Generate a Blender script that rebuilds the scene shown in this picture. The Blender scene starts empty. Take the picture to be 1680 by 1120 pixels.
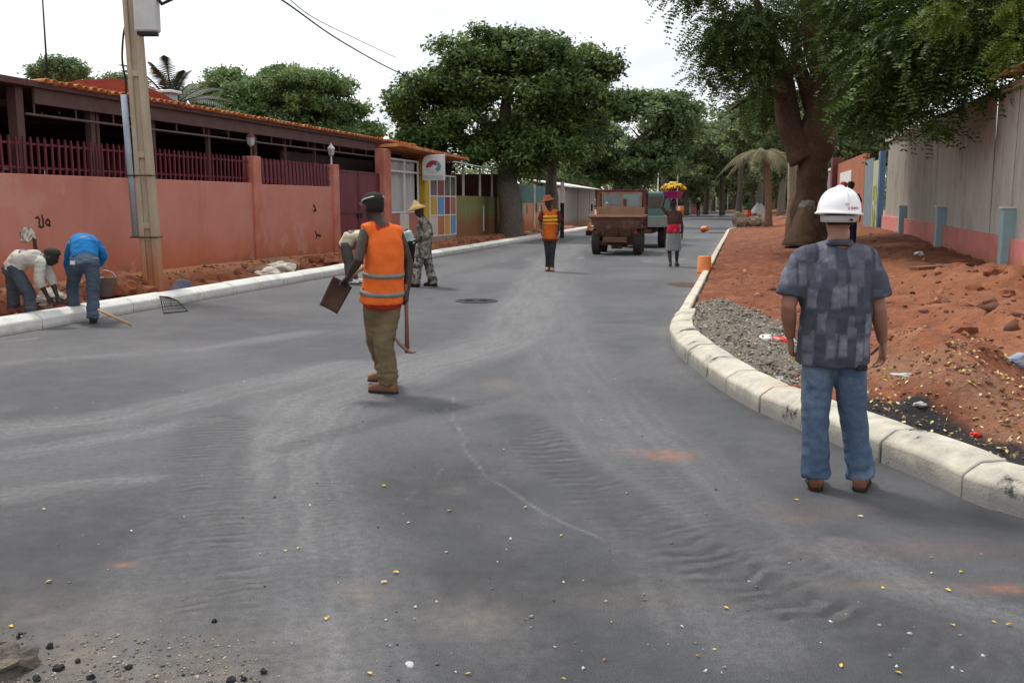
import bpy, bmesh, math, random
import numpy as np
from mathutils import Vector, Matrix, noise
random.seed(7)
rng = np.random.default_rng(7)
R = math.radians
scene = bpy.context.scene
col = scene.collection

# ------------------------------------------------------------------ camera, sky, sun, exposure
FPX, PITCH, CAMH = 1600.0, math.atan(228 / 1600.0), 1.65
cam_d = bpy.data.cameras.new('camera'); cam_d.lens = 36 * FPX / 1680; cam_d.sensor_width = 36
cam_d.clip_start = 0.05; cam_d.clip_end = 3000
cam = bpy.data.objects.new('camera', cam_d); col.objects.link(cam)
cam.location = (0, 0, CAMH); cam.rotation_euler = (math.pi / 2 - PITCH, 0, 0)
scene.camera = cam
SUN_EL, SUN_AZ = R(58), R(-42)          # azimuth from +Y towards +X (negative: sun ahead on the left)
w = bpy.data.worlds.new('World'); scene.world = w; w.use_nodes = True
nt = w.node_tree; nt.nodes.clear()
wo = nt.nodes.new('ShaderNodeOutputWorld'); bg = nt.nodes.new('ShaderNodeBackground')
sky = nt.nodes.new('ShaderNodeTexSky'); sky.sky_type = 'NISHITA'; sky.sun_disc = False
sky.sun_elevation = SUN_EL; sky.sun_rotation = SUN_AZ; sky.dust_density = 3.0
tc = nt.nodes.new('ShaderNodeTexCoord'); mp = nt.nodes.new('ShaderNodeMapping'); mp.inputs['Scale'].default_value = (1.2, 1.2, 3.2)
nz = nt.nodes.new('ShaderNodeTexNoise'); nz.inputs['Scale'].default_value = 2.1; nz.inputs['Detail'].default_value = 6
rp = nt.nodes.new('ShaderNodeValToRGB')
rp.color_ramp.elements[0].position = .42; rp.color_ramp.elements[0].color = (5.9, 6.15, 6.5, 1)
rp.color_ramp.elements[1].position = .66; rp.color_ramp.elements[1].color = (9.8, 9.9, 10.0, 1)
mx = nt.nodes.new('ShaderNodeMix'); mx.data_type = 'RGBA'; mx.inputs[0].default_value = .9
nt.links.new(tc.outputs['Generated'], mp.inputs[0]); nt.links.new(mp.outputs[0], nz.inputs['Vector'])
nt.links.new(nz.outputs[0], rp.inputs[0]); nt.links.new(sky.outputs[0], mx.inputs[6]); nt.links.new(rp.outputs[0], mx.inputs[7])
nt.links.new(mx.outputs[2], bg.inputs[0]); bg.inputs[1].default_value = 0.1
nt.links.new(bg.outputs[0], wo.inputs[0])
sd = bpy.data.lights.new('sun', 'SUN'); sd.energy = 2.0; sd.angle = R(10); sd.color = (1, .96, .9)
sun = bpy.data.objects.new('sun', sd); col.objects.link(sun)
sdir = Vector((math.sin(SUN_AZ) * math.cos(SUN_EL), math.cos(SUN_AZ) * math.cos(SUN_EL), math.sin(SUN_EL)))
sun.rotation_euler = (-sdir).to_track_quat('-Z', 'Y').to_euler()
vs = scene.view_settings
vs.view_transform = 'Standard'; vs.look = 'None'; vs.gamma = 1; vs.use_curve_mapping = False; vs.exposure = 0.70
scene.cycles.max_bounces = 6; scene.cycles.diffuse_bounces = 3; scene.cycles.transparent_max_bounces = 8

# ------------------------------------------------------------------ places: photograph measurements turned into metres
SP, CP = math.sin(PITCH), math.cos(PITCH)
def A(px, py, Y):
    """the point at forward distance Y seen at (px, py) of the photograph"""
    u, v = (px - 840) / FPX, (560 - py) / FPX
    d = Vector((u, CP + v * SP, -SP + v * CP))
    k = Y / d.y
    return Vector((d.x * k, Y, CAMH + d.z * k))
def G(px, py, z=0.0):
    """the point at height z seen at (px, py)"""
    u, v = (px - 840) / FPX, (560 - py) / FPX
    d = Vector((u, CP + v * SP, -SP + v * CP))
    k = (z - CAMH) / d.z
    return Vector((d.x * k, d.y * k, z))
TH = math.atan(0.235); ST, CT = math.sin(TH), math.cos(TH)
def RW(s, t, z=0.0):                     # road frame (s along, t across to the right) to world
    return Vector((s * ST + t * CT, s * CT - t * ST, z))
def st(X, Y):
    return X * ST + Y * CT, X * CT - Y * ST
def s_at(px, t):                         # distance along the road at which a line t is seen in column px
    u = (px - 840) / FPX
    Y = (t / CT) / (u - ST / CT)
    return (Y + t * ST) / CT
ROT = -TH                                # things that follow the road: local x across, local y along
def zat(px, py, s, t):                   # height seen at (px,py) on the vertical line above road point (s,t)
    return A(px, py, RW(s, t).y).z

# ------------------------------------------------------------------ materials
MATS = {}
def M(name, c1, c2=None, scale=4.0, rough=.85, bump=0.0, bscale=60.0, metal=0.0, spec=.3, lo=.35, hi=.65, stretch=None,
      dirt=None, dirt_scale=1.5, dirt_lo=.5, dirt_hi=.7, attr=None, sheen=0.0, world=False):
    m = bpy.data.materials.new(name); m.use_nodes = True
    n = m.node_tree.nodes; L = m.node_tree.links
    b = n['Principled BSDF']
    b.inputs['Roughness'].default_value = rough; b.inputs['Metallic'].default_value = metal
    b.inputs['Specular IOR Level'].default_value = spec
    t = n.new('ShaderNodeTexCoord'); vec0 = n.new('ShaderNodeNewGeometry').outputs['Position'] if world else t.outputs['Object']; vec = vec0
    if stretch:
        mpn = n.new('ShaderNodeMapping'); mpn.inputs['Scale'].default_value = stretch
        L.new(vec, mpn.inputs[0]); vec = mpn.outputs[0]
    c2 = c2 or tuple(x * .75 for x in c1)
    z = n.new('ShaderNodeTexNoise'); z.inputs['Scale'].default_value = scale; z.inputs['Detail'].default_value = 8; z.inputs['Roughness'].default_value = .62
    L.new(vec, z.inputs['Vector'])
    r = n.new('ShaderNodeValToRGB'); r.color_ramp.elements[0].position = lo; r.color_ramp.elements[1].position = hi
    r.color_ramp.elements[0].color = (*c2, 1); r.color_ramp.elements[1].color = (*c1, 1)
    L.new(z.outputs[0], r.inputs[0]); out = r.outputs[0]
    if dirt:
        z2 = n.new('ShaderNodeTexNoise'); z2.inputs['Scale'].default_value = dirt_scale; z2.inputs['Detail'].default_value = 9; z2.inputs['Roughness'].default_value = .7
        L.new(vec0, z2.inputs['Vector'])
        r2 = n.new('ShaderNodeMapRange'); r2.inputs[1].default_value = dirt_lo; r2.inputs[2].default_value = dirt_hi
        L.new(z2.outputs[0], r2.inputs[0])
        mm = n.new('ShaderNodeMix'); mm.data_type = 'RGBA'
        L.new(r2.outputs[0], mm.inputs[0]); L.new(out, mm.inputs[6]); mm.inputs[7].default_value = (*dirt, 1); out = mm.outputs[2]
    L.new(out, b.inputs['Base Color'])
    if bump:
        zb = n.new('ShaderNodeTexNoise'); zb.inputs['Scale'].default_value = bscale; zb.inputs['Detail'].default_value = 5
        L.new(vec, zb.inputs['Vector'])
        bn = n.new('ShaderNodeBump'); bn.inputs['Strength'].default_value = bump; bn.inputs['Distance'].default_value = .02
        L.new(zb.outputs[0], bn.inputs['Height']); L.new(bn.outputs[0], b.inputs['Normal'])
    if sheen: b.inputs['Sheen Weight'].default_value = sheen
    MATS[name] = m
    return m
def mnode(m):
    return m.node_tree.nodes, m.node_tree.links, m.node_tree.nodes['Principled BSDF']
def base_socket(m):
    return m.node_tree.nodes['Principled BSDF'].inputs['Base Color']
def overlay(m, color, factor_fn):
    """mix a colour over the base by a factor socket built by factor_fn(nodes, links)"""
    n, L, b = mnode(m); cur = b.inputs['Base Color'].links[0].from_socket
    f = factor_fn(n, L)
    mm = n.new('ShaderNodeMix'); mm.data_type = 'RGBA'
    L.new(f, mm.inputs[0]); L.new(cur, mm.inputs[6]); mm.inputs[7].default_value = (*color, 1)
    L.new(mm.outputs[2], b.inputs['Base Color'])
def f_attr(name, nscale=0, lo=.3, hi=.7, gain=1.0):
    def fn(n, L):
        a = n.new('ShaderNodeAttribute'); a.attribute_name = name
        o = a.outputs['Fac']
        if nscale:
            t = n.new('ShaderNodeTexCoord'); z = n.new('ShaderNodeTexNoise'); z.inputs['Scale'].default_value = nscale; z.inputs['Detail'].default_value = 8; z.inputs['Roughness'].default_value = .65
            L.new(t.outputs['Object'], z.inputs['Vector'])
            r = n.new('ShaderNodeMapRange'); r.inputs[1].default_value = lo; r.inputs[2].default_value = hi; r.inputs[3].default_value = .15
            L.new(z.outputs[0], r.inputs[0])
            k = n.new('ShaderNodeMath'); k.operation = 'MULTIPLY'; k.use_clamp = True
            L.new(o, k.inputs[0]); L.new(r.outputs[0], k.inputs[1]); o = k.outputs[0]
        if gain != 1:
            k = n.new('ShaderNodeMath'); k.operation = 'MULTIPLY'; k.use_clamp = True; k.inputs[1].default_value = gain
            L.new(o, k.inputs[0]); o = k.outputs[0]
        return o
    return fn
def f_splash(z0, z1, nscale=1.3, amp=.8, axis=2, power=1.0, scale_x=1.0, world=False):
    """dirt splashed up from the ground: strong below z0, gone above z1, with a ragged edge"""
    def fn(n, L):
        t = n.new('ShaderNodeTexCoord'); sp = n.new('ShaderNodeSeparateXYZ'); L.new(t.outputs['Object'], sp.inputs[0])
        z = n.new('ShaderNodeTexNoise'); z.inputs['Scale'].default_value = nscale; z.inputs['Detail'].default_value = 9; z.inputs['Roughness'].default_value = .65
        L.new(n.new('ShaderNodeNewGeometry').outputs['Position'] if world else t.outputs['Object'], z.inputs['Vector'])
        a = n.new('ShaderNodeMath'); a.operation = 'MULTIPLY_ADD'; a.inputs[1].default_value = amp; a.inputs[2].default_value = -amp / 2
        L.new(z.outputs[0], a.inputs[0])
        s = n.new('ShaderNodeMath'); s.operation = 'ADD'; L.new(sp.outputs[axis], s.inputs[0]); L.new(a.outputs[0], s.inputs[1])
        r = n.new('ShaderNodeMapRange'); r.inputs[1].default_value = z1; r.inputs[2].default_value = z0; r.inputs[3].default_value = 0; r.inputs[4].default_value = 1
        r.interpolation_type = 'SMOOTHSTEP'
        L.new(s.outputs[0], r.inputs[0])
        k = n.new('ShaderNodeMath'); k.operation = 'MULTIPLY'; k.inputs[1].default_value = power; L.new(r.outputs[0], k.inputs[0])
        return k.outputs[0]
    return fn
def f_noise(scale, lo, hi, power=1.0, stretch=(1, 1, 1), world=False):
    def fn(n, L):
        t = n.new('ShaderNodeTexCoord'); mpn = n.new('ShaderNodeMapping'); mpn.inputs['Scale'].default_value = stretch
        L.new(n.new('ShaderNodeNewGeometry').outputs['Position'] if world else t.outputs['Object'], mpn.inputs[0])
        z = n.new('ShaderNodeTexNoise'); z.inputs['Scale'].default_value = scale; z.inputs['Detail'].default_value = 9; z.inputs['Roughness'].default_value = .66
        L.new(mpn.outputs[0], z.inputs['Vector'])
        r = n.new('ShaderNodeMapRange'); r.inputs[1].default_value = lo; r.inputs[2].default_value = hi; r.inputs[4].default_value = power
        L.new(z.outputs[0], r.inputs[0]); return r.outputs[0]
    return fn

# ------------------------------------------------------------------ mesh helpers
class MB:
    def __init__(s): s.v = []; s.f = []
    def add(s, vs_, fs_):
        o = len(s.v); s.v += [tuple(x) for x in vs_]; s.f += [tuple(i + o for i in f) for f in fs_]; return s
    def box(s, c, d, rot=None):
        x, y, z = d[0] / 2, d[1] / 2, d[2] / 2
        P = [Vector(p) for p in ((-x, -y, -z), (x, -y, -z), (x, y, -z), (-x, y, -z), (-x, -y, z), (x, -y, z), (x, y, z), (-x, y, z))]
        if rot is not None: P = [rot @ p for p in P]
        c = Vector(c)
        return s.add([p + c for p in P], [(0, 3, 2, 1), (4, 5, 6, 7), (0, 1, 5, 4), (1, 2, 6, 5), (2, 3, 7, 6), (3, 0, 4, 7)])
    def box2(s, a, b):
        return s.box([(a[i] + b[i]) / 2 for i in range(3)], [abs(b[i] - a[i]) for i in range(3)])
    def rings(s, rr, cap=True, close=False):
        o = len(s.v); n = len(rr[0])
        for r in rr: s.v += [tuple(p) for p in r]
        for i in range(len(rr) - 1):
            for j in range(n):
                a = o + i * n + j; b_ = o + i * n + (j + 1) % n
                s.f.append((a, b_, b_ + n, a + n))
        if cap:
            s.f.append(tuple(o + j for j in range(n))[::-1])
            s.f.append(tuple(o + (len(rr) - 1) * n + j for j in range(n)))
        return s
    def tube(s, pts, rad, n=10, cap=True, flat=1.0, up=None):
        pts = [Vector(p) for p in pts]
        if not hasattr(rad, '__len__'): rad = [rad] * len(pts)
        rr = []; ref = up
        for i, p in enumerate(pts):
            d = (pts[min(i + 1, len(pts) - 1)] - pts[max(i - 1, 0)])
            if d.length < 1e-9: d = Vector((0, 0, 1))
            d.normalize()
            if ref is None:
                ref = Vector((1, 0, 0)) if abs(d.x) < .9 else Vector((0, 1, 0))
            a = (ref - d * ref.dot(d))
            if a.length < 1e-6: a = d.orthogonal()
            a.normalize(); b_ = d.cross(a); ref = a
            rr.append([p + a * (rad[i] * math.cos(2 * math.pi * k / n)) + b_ * (rad[i] * flat * math.sin(2 * math.pi * k / n)) for k in range(n)])
        return s.rings(rr, cap)
    def loft(s, secs, n=20, pw=2.0):
        """closed loft through (centre, axisA, axisB) elliptical sections, rounded ends"""
        rr = []
        for c, a, b_ in secs:
            ring = []
            for k in range(n):
                q = 2 * math.pi * k / n; cx, sy = math.cos(q), math.sin(q)
                cx = math.copysign(abs(cx) ** (2 / pw), cx); sy = math.copysign(abs(sy) ** (2 / pw), sy)
                ring.append(Vector(c) + Vector(a) * cx + Vector(b_) * sy)
            rr.append(ring)
        return s.rings(rr, True)
    def ellipsoid(s, c, r, n=14, m=9, rot=None):
        c = Vector(c); rr = []
        for i in range(m):
            ph = math.pi * (i + .5) / m - math.pi / 2
            ring = []
            for k in range(n):
                q = 2 * math.pi * k / n
                p = Vector((r[0] * math.cos(ph) * math.cos(q), r[1] * math.cos(ph) * math.sin(q), r[2] * math.sin(ph)))
                ring.append(c + (rot @ p if rot is not None else p))
            rr.append(ring)
        return s.rings(rr, True)
    def lathe(s, prof, c=(0, 0, 0), n=24, sx=1, sy=1, cap=False):
        c = Vector(c)
        return s.rings([[c + Vector((r * sx * math.cos(2 * math.pi * k / n), r * sy * math.sin(2 * math.pi * k / n), z)) for k in range(n)] for r, z in prof], cap)
    def extrude_x(s, prof, x0, x1, fn=None):
        """profile [(y,z)...] (closed) swept from x0 to x1"""
        a = [Vector((x0, y, z)) for y, z in prof]; b_ = [Vector((x1, y, z)) for y, z in prof]
        if fn: a = [fn(p) for p in a]; b_ = [fn(p) for p in b_]
        return s.rings([a, b_], True)
    def mesh(s, name, smooth=False):
        me = bpy.data.meshes.new(name); me.from_pydata(s.v, [], s.f); me.update()
        if smooth: me.polygons.foreach_set('use_smooth', [True] * len(me.polygons))
        return me
    def build(s, name, mat, parent=None, smooth=False, loc=None, bevel=0.0, fix=True):
        me = s.mesh(name, smooth)
        if fix or bevel:
            bm = bmesh.new(); bm.from_mesh(me)
            bmesh.ops.recalc_face_normals(bm, faces=bm.faces)
            if bevel:
                bmesh.ops.bevel(bm, geom=[e for e in bm.edges], offset=bevel, segments=1, affect='EDGES', clamp_overlap=True)
            bm.to_mesh(me); bm.free()
            if smooth: me.polygons.foreach_set('use_smooth', [True] * len(me.polygons))
        return link(name, me, mat, parent, loc)
def link(name, me, mat, parent=None, loc=None, rotz=None):
    o = bpy.data.objects.new(name, me); col.objects.link(o)
    if mat is not None and len(me.materials) == 0: me.materials.append(mat)
    if parent is not None: o.parent = parent
    if loc is not None: o.location = loc
    if rotz is not None: o.rotation_euler[2] = rotz
    return o
def npmesh(name, verts, quads, smooth=False):
    me = bpy.data.meshes.new(name)
    nv, nf = len(verts), len(quads); k = quads.shape[1]
    me.vertices.add(nv); me.vertices.foreach_set('co', np.asarray(verts, np.float32).ravel())
    me.loops.add(nf * k); me.loops.foreach_set('vertex_index', np.asarray(quads, np.int32).ravel())
    me.polygons.add(nf); me.polygons.foreach_set('loop_start', np.arange(0, nf * k, k, dtype=np.int32))
    me.polygons.foreach_set('loop_total', np.full(nf, k, np.int32))
    if smooth: me.polygons.foreach_set('use_smooth', np.ones(nf, bool))
    me.update(calc_edges=True); return me
def set_attr(me, name, arr):
    a = me.attributes.new(name, 'FLOAT', 'POINT'); a.data.foreach_set('value', np.asarray(arr, np.float32).ravel())
def tag(o, label, cat, group=None, kind=None):
    if label: o['label'] = label
    if cat: o['category'] = cat
    if group: o['group'] = group
    if kind: o['kind'] = kind
    return o
def thing(name, label, cat, loc=(0, 0, 0), rotz=0.0, group=None):
    o = bpy.data.objects.new(name, None); col.objects.link(o); o.empty_display_size = .2
    o.location = loc; o.rotation_euler = (0, 0, rotz)
    return tag(o, label, cat, group)
def structure(o, label=None):
    o['kind'] = 'structure'
    if label: o['label'] = label
    return o
def stuff(o, label, cat):
    o['kind'] = 'stuff'; o['label'] = label
    if cat: o['category'] = cat
    return o
def copy_tree(o, parent=None):
    c = o.copy(); col.objects.link(c); c.parent = parent
    for ch in o.children: copy_tree(ch, c)
    return c

# numpy value noise
def _hash(ix, iy, seed):
    h = (ix.astype(np.int64) * 374761393 + iy.astype(np.int64) * 668265263 + seed * 1442695041) & 0xFFFFFFFF
    h = ((h ^ (h >> 13)) * 1274126177) & 0xFFFFFFFF
    return ((h ^ (h >> 16)) & 0xFFFF) / 65535.0
def vn(x, y, seed=0):
    x = np.asarray(x, float); y = np.asarray(y, float)
    ix, iy = np.floor(x), np.floor(y); fx, fy = x - ix, y - iy
    fx = fx * fx * (3 - 2 * fx); fy = fy * fy * (3 - 2 * fy)
    a, b_ = _hash(ix, iy, seed), _hash(ix + 1, iy, seed); c, d = _hash(ix, iy + 1, seed), _hash(ix + 1, iy + 1, seed)
    return (a * (1 - fx) + b_ * fx) * (1 - fy) + (c * (1 - fx) + d * fx) * fy
def fbm(x, y, seed=0, oct=4):
    t = 0; a = .5; x = np.asarray(x, float); y = np.asarray(y, float)
    for i in range(oct):
        t = t + a * vn(x, y, seed + i * 17); x = x * 2.03 + 5.1; y = y * 2.03 + 1.7; a *= .5
    return t / (1 - .5 ** oct)
def sstep(e0, e1, x):
    t = np.clip((np.asarray(x, float) - e0) / (e1 - e0), 0, 1); return t * t * (3 - 2 * t)
def pdist(X, Y, pts):
    """distance to a polyline, arclength of the nearest point, signed side"""
    best = np.full(np.shape(X), 1e9); arc = np.zeros(np.shape(X)); side = np.zeros(np.shape(X)); acc = 0
    for (x0, y0), (x1, y1) in zip(pts[:-1], pts[1:]):
        dx, dy = x1 - x0, y1 - y0; l = math.hypot(dx, dy)
        t = np.clip(((X - x0) * dx + (Y - y0) * dy) / (l * l), 0, 1)
        d = np.hypot(X - x0 - t * dx, Y - y0 - t * dy)
        m = d < best
        best = np.where(m, d, best); arc = np.where(m, acc + t * l, arc)
        side = np.where(m, (dx * (Y - y0) - dy * (X - x0)) / l, side); acc += l
    return best, arc, side
def gp(*pp): return [tuple(G(x, y)[:2]) for x, y in pp]
def catmull(P, n=8):
    P = [Vector(p) for p in P]; out = []
    for i in range(len(P) - 1):
        p0 = P[max(i - 1, 0)]; p1 = P[i]; p2 = P[i + 1]; p3 = P[min(i + 2, len(P) - 1)]
        for k in range(n):
            t = k / n
            out.append(.5 * ((2 * p1) + (p2 - p0) * t + (2 * p0 - 5 * p1 + 4 * p2 - p3) * t * t + (3 * p1 - p0 - 3 * p2 + p3) * t ** 3))
    out.append(P[-1]); return out

# ================================================================== SETTING
TL, TR = -8.95, -0.86          # kerb faces of the road (road frame)
TW_L, TW_R = -11.2, 5.45       # street walls left and right

# ---- ground sheet to the horizon
m_soil = M('soil_red', (.36, .150, .068), (.25, .095, .042), 2.2, .95, .5, 35, dirt=(.42, .22, .12), dirt_scale=.8, dirt_lo=.5, dirt_hi=.75)
MB().add([(-1500, -300, -.06), (1500, -300, -.06), (1500, 2500, -.06), (-1500, 2500, -.06)], [(0, 1, 2, 3)]).build('ground', m_soil)
structure(bpy.data.objects['ground'], 'red soil ground reaching to the horizon')

# ---- road: fine sheet, with dust, tyre treads and stains as vertex data
m_road = M('asphalt', (.070, .073, .082), (.044, .046, .053), 3.0, .55, .9, 150, spec=.5)
rows = [1.2]
while rows[-1] < 2.3: rows.append(rows[-1] * 1.02)
while rows[-1] < 9.5: rows.append(rows[-1] * 1.0032)
while rows[-1] < 14: rows.append(rows[-1] * 1.0062)
while rows[-1] < 215: rows.append(rows[-1] * 1.03)
rows = np.array(rows); cols = np.concatenate([np.linspace(-1.6, -.62, 40)[:-1], np.linspace(-.62, .62, 380), np.linspace(.62, 1.6, 40)[1:]])
YY, UU = np.meshgrid(rows, cols, indexing='ij'); XX = UU * (YY + .6)
X, Y = XX.ravel(), YY.ravel()
S_, T_ = st(X, Y)
Z = np.zeros_like(X); dust = np.zeros_like(X); dark = np.zeros_like(X); red = np.zeros_like(X); lugd = np.zeros_like(X); lugl = np.zeros_like(X); tan = np.zeros_like(X)
n1 = fbm(X * .55, Y * .55, 3); n2 = fbm(X * 2.2, Y * 2.2, 9); n3 = fbm(X * 7, Y * 7, 21)
def band(pts, wd, soft=.5, wob=.12):
    d, arc, sg = pdist(X + (n1 - .5) * wob * 3, Y + (n2 - .5) * wob * 3, gp(*pts))
    return 1 - sstep(wd * (1 - soft), wd * (1 + soft), d), arc, sg
# pale, dusty bands where wheels swept
for pts, wd, k in [
    ([(380, 1120), (410, 900), (440, 760), (520, 660), (680, 600), (830, 555), (880, 480), (905, 425), (960, 392)], .55, .8),
    ([(1210, 1000), (1130, 850), (1040, 740), (960, 640), (900, 560), (905, 470), (930, 420)], .55, .5),
    ([(-60, 712), (180, 690), (400, 640), (560, 600)], .34, .8),
    ([(-60, 600), (150, 585), (340, 572), (500, 545)], .22, .65),
    ([(-60, 760), (130, 730), (330, 690)], .22, .7),
    ([(-60, 825), (100, 800), (240, 785)], .17, .9),
    ([(700, 690), (900, 640), (1050, 600), (1120, 560)], .3, .35),
    ([(560, 900), (640, 1000), (800, 1060)], .22, .4),
    ([(820, 428), (900, 424), (950, 423)], .12, 1.0), ([(1060, 428), (1140, 424), (1175, 424)], .1, 1.0),
    ([(-60, 575), (0, 562), (60, 556)], .05, 1.0),
    ([(640, 470), (740, 440), (900, 400)], .5, .35),
    ([(1380, 900), (1500, 960), (1680, 1020)], .18, .6),
    ([(1120, 480), (1180, 420), (1240, 372)], .5, .35)]:
    b_, arc_, sg_ = band(pts, wd); streak = fbm(arc_ * 1.1, sg_ * 16, 63, 3); dust = np.maximum(dust, b_ * k * (.34 + .5 * n2 + .35 * sstep(.3, .7, streak)))
dust = np.maximum(dust, .34 * sstep(.42, .75, n1)); dust = np.maximum(dust, .22 * sstep(.55, .8, n2))
# thin pale scratch
d, _, _ = pdist(X + (n2 - .5) * .08, Y, gp((748, 650), (748, 690), (765, 735), (800, 780), (880, 832), (985, 885)))
dust = np.maximum(dust, (1 - sstep(.003, .020, d)) * (.35 + .8 * n3))
d, _, _ = pdist(X + (n2 - .5) * .08, Y, gp((650, 835), (690, 800), (740, 755)))
dust = np.maximum(dust, (1 - sstep(.002, .012, d)) * .55 * sstep(.35, .6, n3))
d, _, _ = pdist(X + (n2 - .5) * .08, Y, gp((800, 690), (880, 775), (985, 840)))
dust = np.maximum(dust, (1 - sstep(.003, .014, d)) * .6 * sstep(.35, .6, n3))
# lugged tyre tracks pressed into the fresh asphalt
for pts, wd, amp, pitch, skew, kd, kl_ in [
    ([(850, 690), (930, 770), (1010, 830), (1100, 890), (1260, 970), (1450, 1050), (1720, 1140)], .22, .0075, .115, .55, .95, .45),
    ([(1060, 760), (1130, 830), (1230, 890), (1380, 950)], .16, .006, .085, .3, .35, .5),
    ([(360, 690), (345, 780), (335, 880), (330, 980), (340, 1100)], .24, .0055, .085, -.35, .75, .55),
    ([(470, 650), (460, 760), (455, 880), (470, 1000)], .34, .003, .060, .25, .0, .6),
    ([(470, 735), (600, 700), (700, 675), (830, 650)], .12, .008, .085, .9, .55, .6),
    ([(420, 760), (470, 700), (560, 650), (700, 610)], .16, .004, .08, .6, 0, .6),
    ([(-60, 828), (60, 810), (160, 795), (260, 785)], .15, .004, .26, 1.2, .1, .9),
    ([(-60, 700), (180, 680), (420, 632)], .15, .003, .09, .5, .1, .6),
    ([(900, 680), (1010, 760), (1120, 850)], .25, .004, .055, .15, .0, .5)]:
    b_, arc, sg = band(pts, wd, .4, .08)
    ph = arc / pitch + skew * np.abs(sg) / wd * .9 + (n3 - .5) * 1.1 + (n2 - .5) * 1.6
    lug = np.tanh(2.2 * np.sin(2 * math.pi * ph)); brk = sstep(.36, .60, fbm(X * 3.4, Y * 3.4, 87, 4)) * (.15 + .85 * _hash(np.floor(ph + .25), np.floor(sg / wd * 1.6 + 9), 5))
    lugd = np.maximum(lugd, b_ * kd * sstep(.1, .8, -lug) * (.2 + .8 * brk) * (.35 + .9 * n3)); lugl = np.maximum(lugl, b_ * kl_ * sstep(.2, .9, lug) * (.1 + .9 * brk) * (.15 + 1.1 * n3))
    dark = np.maximum(dark, b_ * kd * .62 * (.45 + .8 * n2))
    Z += .6 * amp * b_ * lug * (.25 + .9 * n2) * (.12 + .88 * brk)
    dark = np.maximum(dark, b_ * kd * (.35 + .65 * sstep(-.2, .7, -lug)) * (.3 + .8 * brk)); dust = np.where(b_ > .15, np.maximum(dust * (1 - .6 * b_ * kd), b_ * kl_ * sstep(.0, .9, lug) * brk * (.3 + n2)), dust)
# rolled chips and ripples
Z += .0022 * (n3 - .5) * sstep(16, 6, Y)
# dark fresh patches
for (px, py), rx in [((820, 940), .55), ((520, 520), 1.5), ((620, 560), .9), ((150, 870), 1.0), ((700, 800), .7), ((60, 960), .5), ((1150, 640), .8), ((1500, 1060), .4), ((900, 1080), .3), ((1300, 620), .4), ((980, 950), .5)]:
    g = G(px, py); dark = np.maximum(dark, .8 * np.exp(-((X - g.x) ** 2 + (Y - g.y) ** 2) / rx ** 2) * (.5 + n2))
# red-earth smears and tan dust
for (px, py), rx, ry, k in [((1095, 747), .16, .13, 1), ((1040, 738), .12, .03, .5), ((1310, 850), .14, .06, .35), ((1660, 965), .2, .06, .6), ((200, 926), .06, .03, .9), ((1330, 838), .35, .12, .14), ((1500, 900), .6, .12, .14)]:
    g = G(px, py); q = ((X - g.x) / rx) ** 2 + ((Y - g.y) / ry) ** 2
    red = np.maximum(red, k * np.exp(-q) * (.25 + 1.1 * n3))
for (px, py), rx, ry, k in [((600, 975), .12, .12, .8), ((770, 1010), .22, .2, .7), ((745, 805), .1, .08, .4), ((60, 1090), .8, .35, 1), ((300, 1110), .5, .2, .7), ((1040, 980), .4, .15, .35), ((1450, 960), .35, .08, .5), ((820, 630), .2, .3, .5), ((100, 1010), .5, .3, .5)]:
    g = G(px, py); q = ((X - g.x) / rx) ** 2 + ((Y - g.y) / ry) ** 2
    tan = np.maximum(tan, k * np.exp(-q) * (.2 + 1.2 * n3))
# washed soil along the kerbs
edge = np.minimum(np.abs(T_ - TL), np.where(S_ > 12, np.abs(T_ - TR), 9))
tan = np.maximum(tan, .5 * (1 - sstep(.05, .35, edge)) * n2 * 1.4)
V = np.stack([X, Y, Z], 1)
nr, nc = YY.shape; idx = np.arange(nr * nc).reshape(nr, nc)
Q = np.stack([idx[:-1, :-1].ravel(), idx[:-1, 1:].ravel(), idx[1:, 1:].ravel(), idx[1:, :-1].ravel()], 1)
cS, cT = S_[Q].mean(1), T_[Q].mean(1)
keep = (cT > TL - .5) & ~((cS > 11.5) & (cT > TR + 1.6)) & (cS < 205)
Q = Q[keep]
used = np.unique(Q); remap = np.zeros(len(V), np.int64); remap[used] = np.arange(len(used))
me = npmesh('road', V[used], remap[Q], True)
for nm, a in (('dust', dust), ('dark', dark), ('red', red), ('tan', tan), ('lugd', lugd), ('lugl', lugl)): set_attr(me, nm, np.clip(a[used], 0, 1))
overlay(m_road, (.275, .270, .272), f_attr('dust', 22.0, .28, .66))
overlay(m_road, (.034, .034, .037), f_noise(95, .50, .68, .75))
overlay(m_road, (.16, .158, .155), f_noise(140, .58, .70, .6))
overlay(m_road, (.020, .020, .023), f_attr('dark', 9.0, .3, .65, .9))
overlay(m_road, (.022, .022, .025), f_attr('lugd', 60, .25, .5, .75))
overlay(m_road, (.25, .238, .228), f_attr('lugl', 60, .3, .6, .5))
overlay(m_road, (.25, .20, .15), f_attr('tan', 14.0, .3, .62, .8))
overlay(m_road, (.42, .16, .065), f_attr('red', 16.0, .35, .6, 1.0))
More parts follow.
